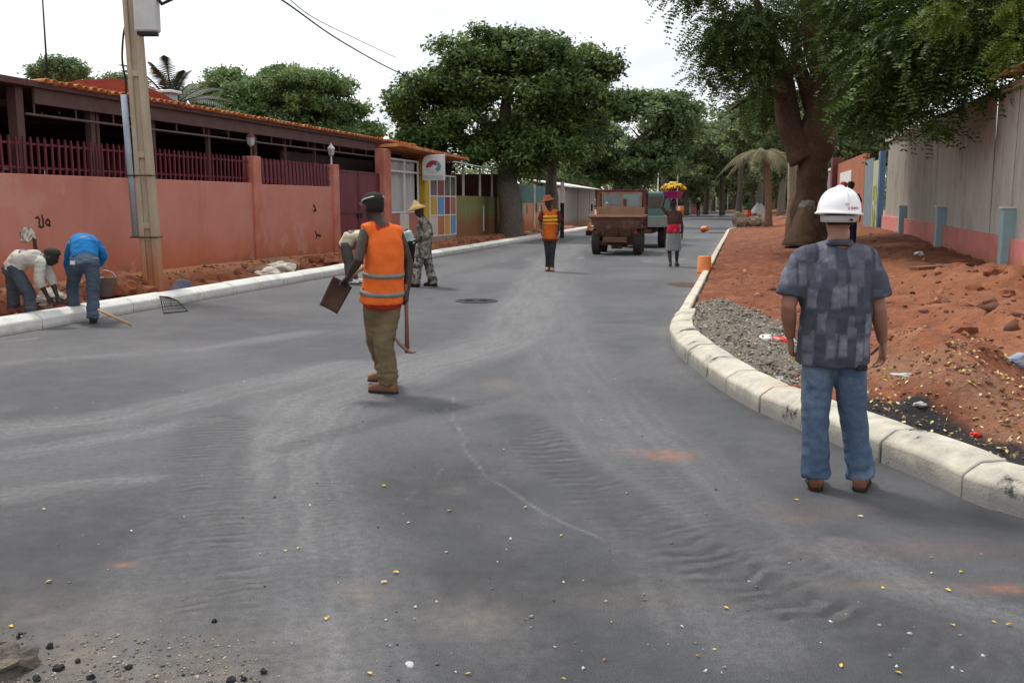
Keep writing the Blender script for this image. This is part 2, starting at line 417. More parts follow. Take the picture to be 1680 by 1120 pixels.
def speckle(n, L):
    t = n.new('ShaderNodeTexCoord'); v = n.new('ShaderNodeTexVoronoi'); v.inputs['Scale'].default_value = 75
    L.new(t.outputs['Object'], v.inputs['Vector'])
    r = n.new('ShaderNodeMapRange'); r.inputs[1].default_value = .22; r.inputs[2].default_value = .05; r.inputs[4].default_value = .42
    z = n.new('ShaderNodeTexNoise'); z.inputs['Scale'].default_value = 11; L.new(t.outputs['Object'], z.inputs['Vector'])
    k = n.new('ShaderNodeMapRange'); k.inputs[1].default_value = .45; k.inputs[2].default_value = .7; L.new(z.outputs[0], k.inputs[0])
    mu = n.new('ShaderNodeMath'); mu.operation = 'MULTIPLY'; L.new(v.outputs['Distance'], r.inputs[0]); L.new(r.outputs[0], mu.inputs[0]); L.new(k.outputs[0], mu.inputs[1])
    return mu.outputs[0]
overlay(m_road, (.30, .29, .27), speckle)
road = structure(link('road', me, m_road), 'freshly laid dark asphalt road with dusty tyre tracks')

# ---- verges
def h_left(s, t):
    d = TL - .30 - t                                       # metres behind the kerb
    s = np.asarray(s, float)
    n = fbm(s * 1.6, np.asarray(t) * 1.6, 41, 5); f = fbm(s * 6, np.asarray(t) * 6, 55, 3)
    edge = .95 + .5 * (fbm(s * .7, s * 0 + 3.3, 71) - .5) + np.where(s < 15, -.25, 0)
    bank = sstep(edge - .16, edge + .14, d)
    rubble = .07 + .34 * (n - .36) + .13 * (f - .5)
    walk = .33 + .03 * (n - .5) - .10 * sstep(18, 30, s)
    h = rubble * (1 - bank) + walk * bank
    h = h + .09 * bank * (1 - sstep(edge + .12, edge + .4, d)) * (n - .45) * 2
    return np.where(s > 60, .1 + .02 * n, h)
MOUNDS = []
for (px, py, z), r, a in [((1530, 620, .2), .62, .32), ((1640, 668, .2), .55, .28), ((1460, 612, .2), .35, .12), ((1590, 525, .25), .8, .22), ((1690, 560, .2), .7, .22),
                     ((1640, 462, .3), 1.0, .24), ((1580, 448, .4), .8, .16), ((1500, 520, .2), .5, .08), ((1325, 385, .3), 1.9, .25), ((1240, 440, .15), .7, .05)]:
    g = G(px, py, z); MOUNDS.append((g.x, g.y, r, a))
def h_right(X, Y):
    X = np.asarray(X, float); Y = np.asarray(Y, float)
    s, t = st(X, Y)
    n = fbm(X * 1.3, Y * 1.3, 11, 5); f = fbm(X * 5, Y * 5, 31, 4)
    h = .10 + .13 * sstep(1.0, 5.3, t) + .34 * sstep(20, 38, s) * sstep(0.2, 5, t) + .11 * (n - .5) + .10 * (f - .5) + .11 * (np.abs(fbm(X * 2.6, Y * 2.6, 61, 4) - .5) * -2 + .3)
    for mx_, my_, r, a in MOUNDS:
        q = ((X - mx_) ** 2 + ((Y - my_) * .62) ** 2) / (r * r)
        h = h + a * np.exp(-q) * (.75 + 1.1 * (n - .3))
    return h
def ring_grid(name, Pfn, ni, nj, hfn, mat):
    V = np.zeros((ni, nj, 3)); 
    for i in range(ni):
        for j in range(nj): V[i, j, :2] = Pfn(i / (ni - 1), j / (nj - 1))
    V = V.reshape(-1, 3); V[:, 2] = hfn(V[:, 0], V[:, 1])
    idx = np.arange(ni * nj).reshape(ni, nj)
    Q = np.stack([idx[:-1, :-1].ravel(), idx[:-1, 1:].ravel(), idx[1:, 1:].ravel(), idx[1:, :-1].ravel()], 1)
    return V, Q
# left: station spacing grows with distance
sl = [4.0]
while sl[-1] < 215: sl.append(sl[-1] + max(.055, (sl[-1] - 8) * .006))
sl = np.array(sl); tl = np.concatenate([np.linspace(TL - .22, TL - 2.4, 44), [-12.5, -16, -30, -70]])
SS, TT = np.meshgrid(sl, tl, indexing='ij'); s_, t_ = SS.ravel(), TT.ravel()
V = np.stack([s_ * ST + t_ * CT, s_ * CT - t_ * ST, h_left(s_, t_)], 1)
idx = np.arange(SS.size).reshape(SS.shape)
Q = np.stack([idx[:-1, :-1].ravel(), idx[1:, :-1].ravel(), idx[1:, 1:].ravel(), idx[:-1, 1:].ravel()], 1)
me = npmesh('verge_left', V, Q, True)
d_ = TL - .3 - t_
set_attr(me, 'sand', np.clip(sstep(.8, 1.4, d_ + .5 * (fbm(s_, t_, 5) - .5)) * (1 - .4 * sstep(17, 24, s_)), 0, 1))
m_vl = M('soil_left', (.32, .110, .052), (.17, .058, .030), 4.5, .95, 1.0, 26, dirt=(.11, .042, .024), dirt_scale=6, dirt_lo=.52, dirt_hi=.7)
overlay(m_vl, (.46, .225, .11), f_attr('sand', 6, .1, .5))
structure(link('verge_left', me, m_vl), 'dug red earth strip between white kerb and pink wall')

# right kerb line (front foot of the kerb on the asphalt)
kr = [(5.9, 3.35), (4.6, 3.95), (3.55, 4.5), (2.70, 4.96), (2.59, 5.26)]
kr = [(6.5, 3.1), (4.9, 3.62), (3.75, 4.22)] + [tuple(G(px, py)[:2]) for px, py in ((1680, 850), (1500, 782), (1300, 700), (1220, 663), (1160, 623), (1112, 582), (1098, 556))]
kr += [tuple(RW(s, TR)[:2]) for s in (13.4, 15.5, 18, 21)]
kr = [tuple(p[:2]) for p in catmull([Vector((x, y, 0)) for x, y in kr], 10)]
kr += [tuple(RW(s, TR)[:2]) for s in np.arange(21.5, 60, .5)]
far_k = [tuple(RW(s, TR + .35 * sstep(50, 62, s))[:2]) for s in np.arange(60, 205, 2.0)]
kr_all = kr + far_k
# resample and offset inwards
def resample(P, step):
    P = np.array(P); d = np.r_[0, np.cumsum(np.hypot(*np.diff(P, axis=0).T))]
    if callable(step):
        q = [0.]
        while q[-1] < d[-1]: q.append(q[-1] + step(q[-1]))
        q = np.array(q[:-1] + [d[-1]])
    else: q = np.arange(0, d[-1], step)
    return np.stack([np.interp(q, d, P[:, 0]), np.interp(q, d, P[:, 1])], 1)
def normals(P):
    T = np.gradient(P, axis=0); T /= np.linalg.norm(T, axis=1)[:, None]
    return np.stack([T[:, 1], -T[:, 0]], 1)                 # to the right of travel
K = resample(kr_all, lambda q: .06 if q < 16 else max(.08, (q - 14) * .012))
Nn = normals(K); K2 = K + Nn * .20
m_vr = M('soil_right', (.215, .070, .032), (.115, .036, .017), 5.5, .95, 1.0, 26, dirt=(.28, .118, .058), dirt_scale=1.3, dirt_lo=.5, dirt_hi=.72)
overlay(m_vr, (.10, .038, .020), f_noise(9, .56, .70, .7))
# opposite line: along the wall, then fanning round past the frame
W = []
for p, (kx, ky) in enumerate(K2):
    s, t = st(kx, ky)
    if s > 14: W.append(RW(s + 1.0, TW_R + .15)[:2])
    else: W.append(None)
i0 = next(i for i, x in enumerate(W) if x is not None)
wend = np.array((16.0, 2.4)); w0 = np.array(W[i0])
for i in range(i0): 
    q = i / i0; W[i] = tuple(wend * (1 - q) + w0 * q)
W = np.array([tuple(x) for x in W])
jq = np.linspace(0, 1, 90) ** 1.25
V = K2[:, None, :] * (1 - jq)[None, :, None] + W[:, None, :] * jq[None, :, None]
ni, nj = V.shape[:2]; Vx, Vy = V[..., 0].ravel(), V[..., 1].ravel()
hz = h_right(Vx, Vy)
idx = np.arange(ni * nj).reshape(ni, nj)
Q = np.stack([idx[:-1, :-1].ravel(), idx[:-1, 1:].ravel(), idx[1:, 1:].ravel(), idx[1:, :-1].ravel()], 1)
me = npmesh('verge_right', np.stack([Vx, Vy, hz], 1), Q, True)
nA = fbm(Vx * 2.5, Vy * 2.5, 77)
dk, ak, _ = pdist(Vx + (nA - .5) * .35, Vy + (nA - .5) * .35, kr[:70])
gA, gB = G(1300, 660, .1), G(1760, 800, .1)
dl, _, _ = pdist(Vx + (nA - .5) * .5, Vy + (nA - .5) * .5, [tuple(G(x_, y_, .12)[:2]) for x_, y_ in ((1240, 634), (1330, 645), (1440, 664), (1560, 700), (1680, 748), (1800, 795))])
wid_ = .30 + .06 + .38 * sstep(8.3, 6.2, Vy)
dk0, _, _ = pdist(Vx, Vy, kr[:100])
set_attr(me, 'black', np.clip((1 - sstep(wid_ - .06, wid_ + .10, dk0 + (nA - .5) * .22)) * (1 - sstep(8.2, 8.8, Vy)), 0, 1))
g1 = G(1250, 600, .1)
fl, _, _ = pdist(Vx, Vy, [tuple(G(x_, y_, .14)[:2]) for x_, y_ in ((1270, 600), (1440, 634), (1560, 672), (1720, 735))])
set_attr(me, 'grit', np.clip((1 - sstep(.08, .30, fl)) * .8, 0, 1))
sR, tR_ = st(Vx, Vy)
set_attr(me, 'sand', np.clip(sstep(1.5, 3.2, tR_) * (1 - sstep(3.6, 5.0, tR_)) * .8 + .25 * sstep(45, 60, sR), 0, 1))
overlay(m_vr, (.30, .130, .062), f_attr('sand', 4, .3, .65, .7))
overlay(m_vr, (.20, .13, .08), f_attr('grit', 22, .35, .65, .9))
overlay(m_vr, (.013, .012, .012), f_attr('black', 8, .15, .45, 1.2))
structure(link('verge_right', me, m_vr), 'red earth verge heaped between kerb and corrugated wall')

# ---- kerbs made of stones
m_kerb_r = M('kerb_concrete', (.54, .50, .41), (.40, .37, .31), 5, .9, .22, 60, dirt=(.29, .27, .23), dirt_scale=2.6, dirt_lo=.46, dirt_hi=.66, world=True)
overlay(m_kerb_r, (.24, .23, .21), f_splash(.03, .14, 6, .14, power=.95, world=True))
overlay(m_kerb_r, (.028, .027, .025), f_noise(2.6, .60, .645, .92, world=True))
overlay(m_kerb_r, (.42, .27, .15), f_noise(1.7, .60, .72, .6, world=True))
m_kerb_l = M('kerb_white', (.70, .69, .65), (.58, .57, .53), 4, .9, .35, 60, dirt=(.42, .36, .29), dirt_scale=1.9, dirt_lo=.56, dirt_hi=.74, world=True)
overlay(m_kerb_l, (.36, .34, .31), f_splash(.0, .08, 6, .1, power=.9, world=True))
PROF_BIG = [(0, -.05), (0, .135), (.012, .155), (.095, .205), (.115, .213), (.27, .215), (.28, .205), (.28, -.05)]
PROF_FLAT = [(0, -.05), (0, .10), (.02, .12), (.13, .12), (.15, .10), (.15, -.05)]
def kerb_run(parent, P, stone, prof, mat, jit=.006, skip=lambda i: False, name='kerb_stone', seg=None):
    """stones laid end to end along the polyline P; profile runs inwards (right of travel)"""
    P = np.array(P); d = np.r_[0, np.cumsum(np.hypot(*np.diff(P, axis=0).T))]
    a = 0.0; i = 0
    while a < d[-1] - .2:
        L_ = stone(a) if callable(stone) else stone
        b_ = min(a + L_ - .016, d[-1])
        ns = max(2, int((b_ - a) / .18) + 1) if a < 20 else 2
        q = np.linspace(a, b_, ns)
        C = np.stack([np.interp(q, d, P[:, 0]), np.interp(q, d, P[:, 1])], 1)
        q2 = np.clip(q + .02, 0, d[-1]); q1 = np.clip(q - .02, 0, d[-1])
        T = np.stack([np.interp(q2, d, P[:, 0]) - np.interp(q1, d, P[:, 0]), np.interp(q2, d, P[:, 1]) - np.interp(q1, d, P[:, 1])], 1)
        T /= np.linalg.norm(T, axis=1)[:, None]; N_ = np.stack([T[:, 1], -T[:, 0]], 1)
        o_ = random.uniform(-jit, jit); dz = random.uniform(-jit, jit); tw = random.uniform(-jit, jit)
        mid = Vector((*C[len(C) // 2], 0))
        rr = []
        for k in range(ns):
            oo = o_ + tw * (k / (ns - 1) - .5)
            ch = .008 if (k in (0, ns - 1)) else 0
            rr.append([Vector((*(C[k] + N_[k] * (y + oo)), z + dz - (ch if z > .05 else 0))) - mid for y, z in prof])
        mb = MB().rings(rr, True)
        o = mb.build(name, mat, parent, False, loc=mid, bevel=.006 if a < 24 else 0)
        a += L_; i += 1
kl = thing('kerb', 'white kerb of concrete stones along the pink wall side', 'kerb')
kerb_run(kl, [tuple(RW(s, TL)[:2]) for s in np.arange(75, 4, -1.0)], 1.0, PROF_BIG, m_kerb_l)
# travel direction is reversed for the left kerb so that "right of travel" points away from the road
kr_t = thing('kerb', 'cream kerb of concrete stones curving round the right corner', 'kerb')
kr_near = [p for p in kr if st(*p)[0] < 13.6 or p[1] < 12]
kerb_run(kr_t, kr_near, lambda a: .78, PROF_BIG, m_kerb_r, .008)
kr_far = [p for p in kr if st(*p)[0] >= 13.5 and p[1] > 12] + far_k[:12]
kr_s = thing('kerb', 'narrow pale edging of concrete strips beside the orange bucket', 'kerb')
kerb_run(kr_s, kr_far, lambda a: 1.6 if a < 40 else 3.0, PROF_FLAT, M('kerb_edging', (.62, .56, .46), (.48, .42, .34), 4, .9, .3, 50, dirt=(.36, .2, .12), dirt_scale=2, dirt_lo=.55, dirt_hi=.75), .01, name='edging_strip')

# ================================================================== LEFT SIDE OF THE STREET
def frame(s, t, z=0.0): return RW(s, t, z)
m_pink = M('plaster_pink', (.54, .222, .172), (.48, .188, .142), 1.1, .9, .12, 30, dirt=(.43, .17, .125), dirt_scale=.7, dirt_lo=.5, dirt_hi=.8)
overlay(m_pink, (.27, .085, .06), f_noise(1.6, .56, .75, .45, (1, 1, .12)))
overlay(m_pink, (.40, .115, .045), f_splash(.25, 1.25, .9, 1.1, power=.85))
overlay(m_pink, (.17, .105, .07), f_splash(.05, .5, 1.9, 1.1, power=.8))
overlay(m_pink, (.50, .27, .22), f_noise(.8, .58, .60, .45))
overlay(m_pink, (.16, .09, .065), f_noise(3.0, .68, .71, .7))
m_pillar = M('plaster_salmon', (.55, .225, .17), (.42, .135, .09), 2, .9, .12, 30)
overlay(m_pillar, (.36, .10, .042), f_splash(.1, 1.0, 1.2, .9, power=.8))
m_maroon = M('paint_maroon', (.155, .022, .035), (.11, .017, .026), 3, .55, .1, 40, spec=.4)
m_maroon_dull = M('paint_maroon_dull', (.14, .045, .042), (.10, .032, .032), 3, .75, .15, 40)
m_brownpost = M('paint_brown_steel', (.12, .062, .055), (.085, .045, .042), 4, .7, .1, 60)
m_tile = M('clay_tile', (.55, .17, .055), (.40, .115, .04), 5, .85, .3, 60, dirt=(.62, .42, .22), dirt_scale=2.5, dirt_lo=.5, dirt_hi=.68, world=True)
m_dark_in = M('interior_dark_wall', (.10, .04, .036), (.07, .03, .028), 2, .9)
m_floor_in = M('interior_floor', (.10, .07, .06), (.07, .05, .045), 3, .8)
m_steel = M('steel_bright', (.62, .62, .62), (.5, .5, .5), 6, .3, metal=.8)
m_white = M('paint_white', (.72, .71, .69), (.62, .61, .59), 4, .6, .1, 50, dirt=(.45, .40, .35), dirt_scale=2, dirt_lo=.58, dirt_hi=.8)
m_black = M('black_paint', (.018, .016, .016), (.012, .011, .011), 6, .7)

s_p1, s_p2, s_g = s_at(425, TW_L), s_at(553, TW_L), s_at(635, TW_L)
s_start = 9.0
# --- boundary wall with pillars
O = frame(s_start, TW_L); bw = thing('boundary_wall', 'salmon pink plastered boundary wall behind the left kerb', 'wall', O, ROT)
def wl(s): return s - s_start
WT = 2.10
MB().box2((-.2, wl(s_start), -.1), (0, wl(s_p1) - .18, WT)).build('wall_panel', m_pink, bw, bevel=.012)
MB().box2((-.2, wl(s_p1) + .18, -.1), (0, wl(s_p2) - .18, WT - .02)).build('wall_panel', m_pink, bw, bevel=.012)
for sp_, hp in ((s_p1, 2.72), (s_p2, 2.70)):
    p = MB().box2((-.26, wl(sp_) - .178, -.1), (.07, wl(sp_) + .178, hp)).build('pillar', m_pillar, bw, bevel=.02)
MB().box2((-.25, wl(s_g) - .30, -.1), (.10, wl(s_g) + .30, 3.34)).build('gate_column', m_pillar, bw, bevel=.03)
# graffiti painted on the wall (flat strokes), plaster patch, stains
def stroke(pts, r, name, mat, parent):
    mb = MB(); mb.tube([Vector(p) for p in pts], r, 6, flat=1); 
    for i, v in enumerate(mb.v): mb.v[i] = (.002 + (v[0] - .002) * .12 + .001, v[1], v[2])
    return mb.build(name, mat, parent, True)
def wpt(px, py):            # a pixel on the wall face to wall-local (y,z)
    s = s_at(px, TW_L); return (.002, wl(s), zat(px, py, s, TW_L))
gr = [stroke([wpt(x, y) for x, y in pp], .022, 'graffiti_stroke', m_black, bw) for pp in (
    [(64, 358), (68, 356), (71, 361), (69, 366), (71, 371), (68, 372)], [(75, 352), (76, 362), (76, 372), (71, 373)],
    [(82, 361), (80, 365), (82, 369), (86, 368), (87, 363), (84, 360), (82, 361)], [(84, 369), (88, 370)])]
for pp in ([(517, 336), (519, 340), (522, 345), (517, 346)], [(519, 337), (520, 344)], [(519, 379), (521, 386), (520, 391)], [(521, 385), (528, 387)]):
    stroke([wpt(x, y) for x, y in pp], .035, 'graffiti_stroke', m_black, bw)
# chipped pale plaster patch with a dark drip
m_patch = M('plaster_bare', (.62, .60, .52), (.20, .18, .15), 14, .9, .4, 50, lo=.42, hi=.52)
mb = MB(); ptsp = [wpt(x, y) for x, y in ((36, 381), (42, 378), (44, 373), (52, 372), (57, 376), (61, 383), (62, 392), (56, 390), (50, 396), (44, 398), (37, 394), (38, 387))]
mb.rings([[Vector((.001, p[1], p[2])) for p in ptsp], [Vector((.012, p[1], p[2])) for p in ptsp]], True); mb.build('plaster_patch', m_patch, bw)
stroke([wpt(x, y) for x, y in ((57, 380), (60, 390), (60, 402), (62, 412), (61, 440))], .05, 'drip_stain', M('stain_dark', (.06, .045, .035), (.04, .03, .025), 8, .9), bw)
# --- picket railing on the wall
def railing(s0, s1, step, wdt, label, lean=0.0):
    L_ = s1 - s0; O = frame(s0, TW_L - .09, WT); r = thing('railing', label, 'railing', O, ROT)
    rail = MB().box2((-.02, 0, .09), (.02, L_, .125)); rail.build('rail', m_maroon, r)
    MB().box2((-.02, 0, .47), (.02, L_, .505)).build('rail', m_maroon, r)
    me0 = None; k = 0; y = step / 2
    while y < L_:
        if me0 is None:
            mb = MB(); h = .60
            mb.rings([[Vector((-.012, -wdt / 2, 0)), Vector((.018, -wdt / 2, 0)), Vector((.018, wdt / 2, 0)), Vector((-.012, wdt / 2, 0))],
                      [Vector((-.012, -wdt / 2, h - .05)), Vector((.018, -wdt / 2, h - .05)), Vector((.018, wdt / 2, h - .05)), Vector((-.012, wdt / 2, h - .05))],
                      [Vector((-.012, -wdt * .15, h)), Vector((.018, -wdt * .15, h)), Vector((.018, wdt * .15, h)), Vector((-.012, wdt * .15, h))]], True)
            o = mb.build('picket', m_maroon, r, loc=(.025, y, 0)); me0 = o.data
        else: o = link('picket', me0, None, r, (.025, y, 0))
        o.rotation_euler[0] = random.uniform(-.02, .02) + lean; k += 1; y += step
    return r
railing(s_start, s_p1 - .18, .165, .035, 'maroon steel picket railing on the pink wall left of the first pillar')
railing(s_p1 + .18, s_p2 - .18, .21, .12, 'maroon railing of broad boards between the two wall pillars', .06)
# --- lanterns on the pillars
def lantern(s, label, mat, hh):
    t = thing('lantern', label, 'lamp', frame(s, TW_L - .09, hh), ROT, 'lanterns on the wall pillars')
    MB().tube([(0, 0, 0), (0, 0, .22)], [.03, .022], 10).build('stem', mat, t)
    MB().lathe([(.02, .22), (.07, .25), (.085, .28), (.11, .42), (.10, .43)], n=6, cap=True).build('glass', M('lamp_glass', (.5, .5, .48), None, 4, .2), t)
    MB().lathe([(.12, .43), (.10, .47), (.05, .52), (.02, .56), (.008, .6)], n=6, cap=True).build('cap', mat, t)
lantern(s_p1, 'dark lantern on the first pink pillar', m_brownpost, 2.72)
lantern(s_p2, 'pale lantern on the pillar beside the maroon gate', m_white, 2.70)
# --- gate
O = frame(s_p2 + .19, TW_L - .12, .15); gl = s_g - s_p2 - .19 - .31
gt = thing('gate', 'tall maroon sheet metal gate between salmon columns', 'gate', O, ROT)
for k in (0, 1):
    lf = MB().box2((-.025, k * gl / 2 + .01, 0), (.025, (k + 1) * gl / 2 - .01, 2.42)).build('gate_leaf', m_maroon, gt, bevel=.006)
    fr = MB()
    for zz in (.04, 1.2, 2.38): fr.box((.035, (k + .5) * gl / 2, zz), (.022, gl / 2 - .06, .05))
    for yy in (k * gl / 2 + .04, (k + 1) * gl / 2 - .04): fr.box((.035, yy, 1.21), (.024, .05, 2.3))
    fr.build('gate_frame', m_maroon_dull, lf)
    MB().box((.06, gl / 2 + (-.12 if k == 0 else .12), 1.1), (.05, .03, .16)).build('handle', m_black, lf)

# --- veranda building behind the wall
TB = TW_L - .55
O = frame(s_start, TB, .0); vb = thing('veranda_building', 'long open veranda with dark interior and clay tile eave behind pink wall', 'building', O, ROT)
s_c = s_at(78, TW_L - .2); s_e = s_at(690, TW_L)
EZ = 3.50
L0, L1 = wl(s_c), wl(s_e)
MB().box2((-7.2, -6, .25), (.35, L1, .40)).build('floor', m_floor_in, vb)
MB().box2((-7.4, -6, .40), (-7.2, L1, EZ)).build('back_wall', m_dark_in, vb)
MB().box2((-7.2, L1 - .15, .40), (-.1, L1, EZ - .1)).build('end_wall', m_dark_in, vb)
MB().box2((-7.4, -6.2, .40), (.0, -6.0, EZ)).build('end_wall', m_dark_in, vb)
# roof, gently falling to the back, in two runs
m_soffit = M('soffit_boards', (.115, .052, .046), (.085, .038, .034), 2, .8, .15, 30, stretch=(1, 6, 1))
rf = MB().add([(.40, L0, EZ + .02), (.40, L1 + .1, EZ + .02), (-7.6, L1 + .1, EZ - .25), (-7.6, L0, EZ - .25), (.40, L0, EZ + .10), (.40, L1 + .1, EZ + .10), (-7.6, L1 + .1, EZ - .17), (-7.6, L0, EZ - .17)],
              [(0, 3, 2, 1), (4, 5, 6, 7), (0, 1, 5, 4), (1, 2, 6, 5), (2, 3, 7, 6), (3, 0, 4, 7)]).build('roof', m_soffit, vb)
MB().box2((.28, L0, EZ - .24), (.33, L1, EZ + .015)).build('fascia', m_brownpost, rf)
MB().tube([(.30, L0 - .2, EZ - .42), (.30, L1 - 1.2, EZ - .42)], .022, 8).build('truss_pipe', M('steel_grey_pipe', (.13, .09, .085), None, 4, .6), rf)
y = L0
while y < L1 - 1.3:
    MB().box((.30, y, EZ - .33), (.02, .025, .17)).build('truss_strut', m_brownpost, rf); y += 1.05
# barrel tiles along the eave
def tile_mesh():
    mb = MB(); n = 7; rr = []
    for x, r in ((.0, .095), (.42, .080)):
        rr.append([Vector((-x, r * math.cos(math.pi * k / n), r * .75 * math.sin(math.pi * k / n))) for k in range(n + 1)] +
                  [Vector((-x, (r - .016) * math.cos(math.pi * k / n), (r - .016) * .75 * math.sin(math.pi * k / n))) for k in range(n, -1, -1)])
    return mb.rings(rr, True).build('clay_tile', m_tile, None, True)
t0 = tile_mesh(); tm = t0.data; bpy.data.objects.remove(t0)
y = L0 + .1; k = 0
while y < L1:
    o = link('clay_tile', tm, None, rf, (.50 + random.uniform(-.02, .02), y, EZ + .10 + random.uniform(-.008, .012))); o.rotation_euler[2] = random.uniform(-.04, .04); o.rotation_euler[1] = -.03
    y += .205; k += 1
# left return of the roof, squarer to the street
rl = MB().add([(.42, L0 - .01, EZ + .02), (.9, -6.4, EZ - .02), (-7.6, -6.4, EZ - .25), (-7.6, L0 - .01, EZ - .25), (.42, L0 - .01, EZ + .12), (.9, -6.4, EZ + .08), (-7.6, -6.4, EZ - .15), (-7.6, L0 - .01, EZ - .15)],
              [(0, 3, 2, 1), (4, 5, 6, 7), (0, 1, 5, 4), (1, 2, 6, 5), (2, 3, 7, 6), (3, 0, 4, 7)]).build('roof', m_soffit, vb)
# posts
for px, wd in ((43, .17), (163, .12), (174, .08), (262, .10), (352, .08), (424, .12), (475, .07), (523, .07)):
    s = s_at(px, TB + .15); MB().box2((.08, wl(s) - wd / 2, .40), (.08 + wd, wl(s) + wd / 2, EZ - .0)).build('post', m_brownpost, vb)
for y in np.arange(-5, L1, 3.4): MB().box((-3.5, y, EZ - .22), (7.0, .08, .12)).build('rafter', m_brownpost, vb)
MB().box((-2.6, wl(s_at(100, TB)) - 1.2, EZ - .75), (.10, 1.2, .07)).build('tube_light', M('lamp_dead', (.5, .42, .34), None, 4, .5), vb)
# second building plane above the gate: short grey wall inside
MB().box2((-1.2, wl(s_p2) + .2, .4), (-1.05, L1 - .3, 3.1)).build('inner_wall', M('plaster_grey', (.25, .21, .20), (.2, .17, .16), 2, .9), vb)
# --- metal chairs seen through the pickets
def chair(loc, rz, label):
    t = thing('chair', label, 'chair', loc, rz, 'chairs on the veranda')
    MB().box((0, 0, .45), (.42, .42, .03)).build('seat', m_brownpost, t, bevel=.008)
    for sx in (-1, 1):
        MB().tube([(sx * .2, .2, 0), (sx * .2, .2, .45), (sx * .19, .21, .75), (sx * .16, .22, .86)], .016, 8).build('leg', m_steel, t, True)
        MB().tube([(sx * .2, -.2, 0), (sx * .2, -.2, .44)], .016, 8).build('leg', m_steel, t, True)
    for z in (.60, .70, .80): MB().box((0, .21, z), (.38, .015, .05)).build('back_slat', m_steel, t, bevel=.004)
for i, (px, lb) in enumerate(((3, 'steel framed chair at the picture edge behind the pickets'), (28, 'steel framed chair with slatted back behind the pickets'), (60, 'steel framed chair nearest the brown veranda post'))):
    s = s_at(px, TB - .8); chair(frame(s, TB - .8, 1.42), ROT - 1.3 + i * .3, lb)
MB().box2((-2.0, -6, .40), (.05, wl(s_p1) - .4, 1.42)).build('terrace', m_floor_in, vb)

# --- red roofed house and white chimney behind
m_rroof = M('roof_red_paint', (.14, .028, .018), (.11, .022, .015), 2, 1.0, .2, 20, spec=0)
O = A(150, 150, 30); h = thing('red_roofed_house', 'house with smooth rust red hipped roof rising behind the veranda', 'house', (O.x, O.y, 0))
MB().box((0, 2, 2.1), (2.9, 5, 4.0)).build('wall', m_pink, h)
zt = A(145, 119, 30).z; zb = A(145, 152, 30).z
mb = MB(); rr = []
for k, f in enumerate((0, .35, .7, 1.0)):
    x = 1.75 * (1 - f * .85); yy = 3.2 * (1 - f * .85); z = zb - .35 + (zt - zb + .35) * (1 - (1 - f) ** 1.6)
    rr.append([Vector((-x, 2 - yy, z)), Vector((x, 2 - yy, z)), Vector((x, 2 + yy, z)), Vector((-x, 2 + yy, z))])
mb.rings(rr, True).build('roof', m_rroof, h)
O = A(276, 160, 34); c = thing('chimney', 'white capped chimney standing behind the tiled eave', 'chimney', (O.x, O.y, 0), ROT)
zz = A(276, 149, 34).z
MB().box2((-.22, -.22, 0), (.22, .22, zz - .10)).build('shaft', M('chimney_grey', (.45, .45, .44), (.36, .36, .36), 3, .9), c)
MB().box2((-.33, -.33, zz - .10), (.33, .33, zz)).build('cap', m_white, c, bevel=.02)
MB().tube([(.5, .1, zz - .9), (.75, 0, zz - .4), (.9, .1, zz - .8)], .06, 8).build('flue_pipe', m_steel, c, True)
# antenna mast on roof
O = A(78, 132, 20); an = thing('antenna_mast', 'thin leaning antenna mast on the left end of the roof', 'antenna', (O.x, O.y, EZ - .1))
tp = A(68, -30, 20) - Vector((O.x, O.y, EZ - .1))
MB().tube([(0, 0, 0), tp * .5, tp], [.028, .02, .012], 8).build('mast', m_black, an, True)
bs = A(80, 128, 20) - Vector((O.x, O.y, EZ - .1))
for dx in (-.16, .2): MB().tube([(dx, 0, .0), (dx * .3, 0, .45)], .02, 6).build('brace', m_white, an)

# ------------------------------------------------------------------ shop front with coloured panes
s0, s1 = s_g + .31, s_at(748, TW_L)
O = frame(s0, TW_L, 0); L_ = s1 - s0
sh = thing('shop_front', 'shop front with curtained window and grid of coloured panes', 'shop', O, ROT)
def ly(px): return s_at(px, TW_L) - s0
def lz(px, py): return zat(px, py, s_at(px, TW_L), TW_L)
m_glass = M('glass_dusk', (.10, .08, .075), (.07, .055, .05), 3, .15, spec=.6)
m_curt = M('curtain_white', (.50, .48, .47), (.42, .40, .40), 3, .8, stretch=(1, 5, .3))
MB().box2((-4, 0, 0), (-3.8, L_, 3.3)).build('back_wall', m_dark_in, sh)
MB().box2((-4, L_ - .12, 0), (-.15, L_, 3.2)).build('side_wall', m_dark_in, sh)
MB().box2((-.25, 0, -.1), (.02, L_, .42)).build('plinth', M('plinth_grey', (.36, .30, .24), (.28, .22, .17), 3, .9), sh)
# curtain: pleated sheet
ya, yb, z0_, z1_ = .02, ly(688), .42, lz(665, 263)
n = 60; V_ = []; F_ = []
for k in range(n + 1):
    y = ya + (yb - ya) * k / n; x = -.12 + .035 * math.sin(k * 1.15) + .02 * math.sin(k * .37 + 1)
    V_ += [(x, y, z0_ + .9), (x, y, z1_)]
for k in range(n): F_.append((2 * k, 2 * k + 2, 2 * k + 3, 2 * k + 1))
MB().add(V_, F_).build('curtain', m_curt, sh, True, fix=False)
for zz in (z1_, lz(665, 282), .42 + .9): MB().box((0, (ya + yb) / 2, zz), (.06, yb - ya, .055)).build('frame_bar', m_white, sh)
for yy in (ya + .03, (ya + yb) / 2, yb - .03): MB().box((0, yy, (z0_ + z1_) / 2), (.05, .05, z1_ - z0_ - .06)).build('frame_bar', m_white, sh)
cy = {'y': (.62, .36, .02), 'b': (.10, .33, .62), 'r': (.22, .02, .022), 'p': (.42, .14, .10), 'o': (.52, .17, .07), 'w': (.66, .62, .55)}
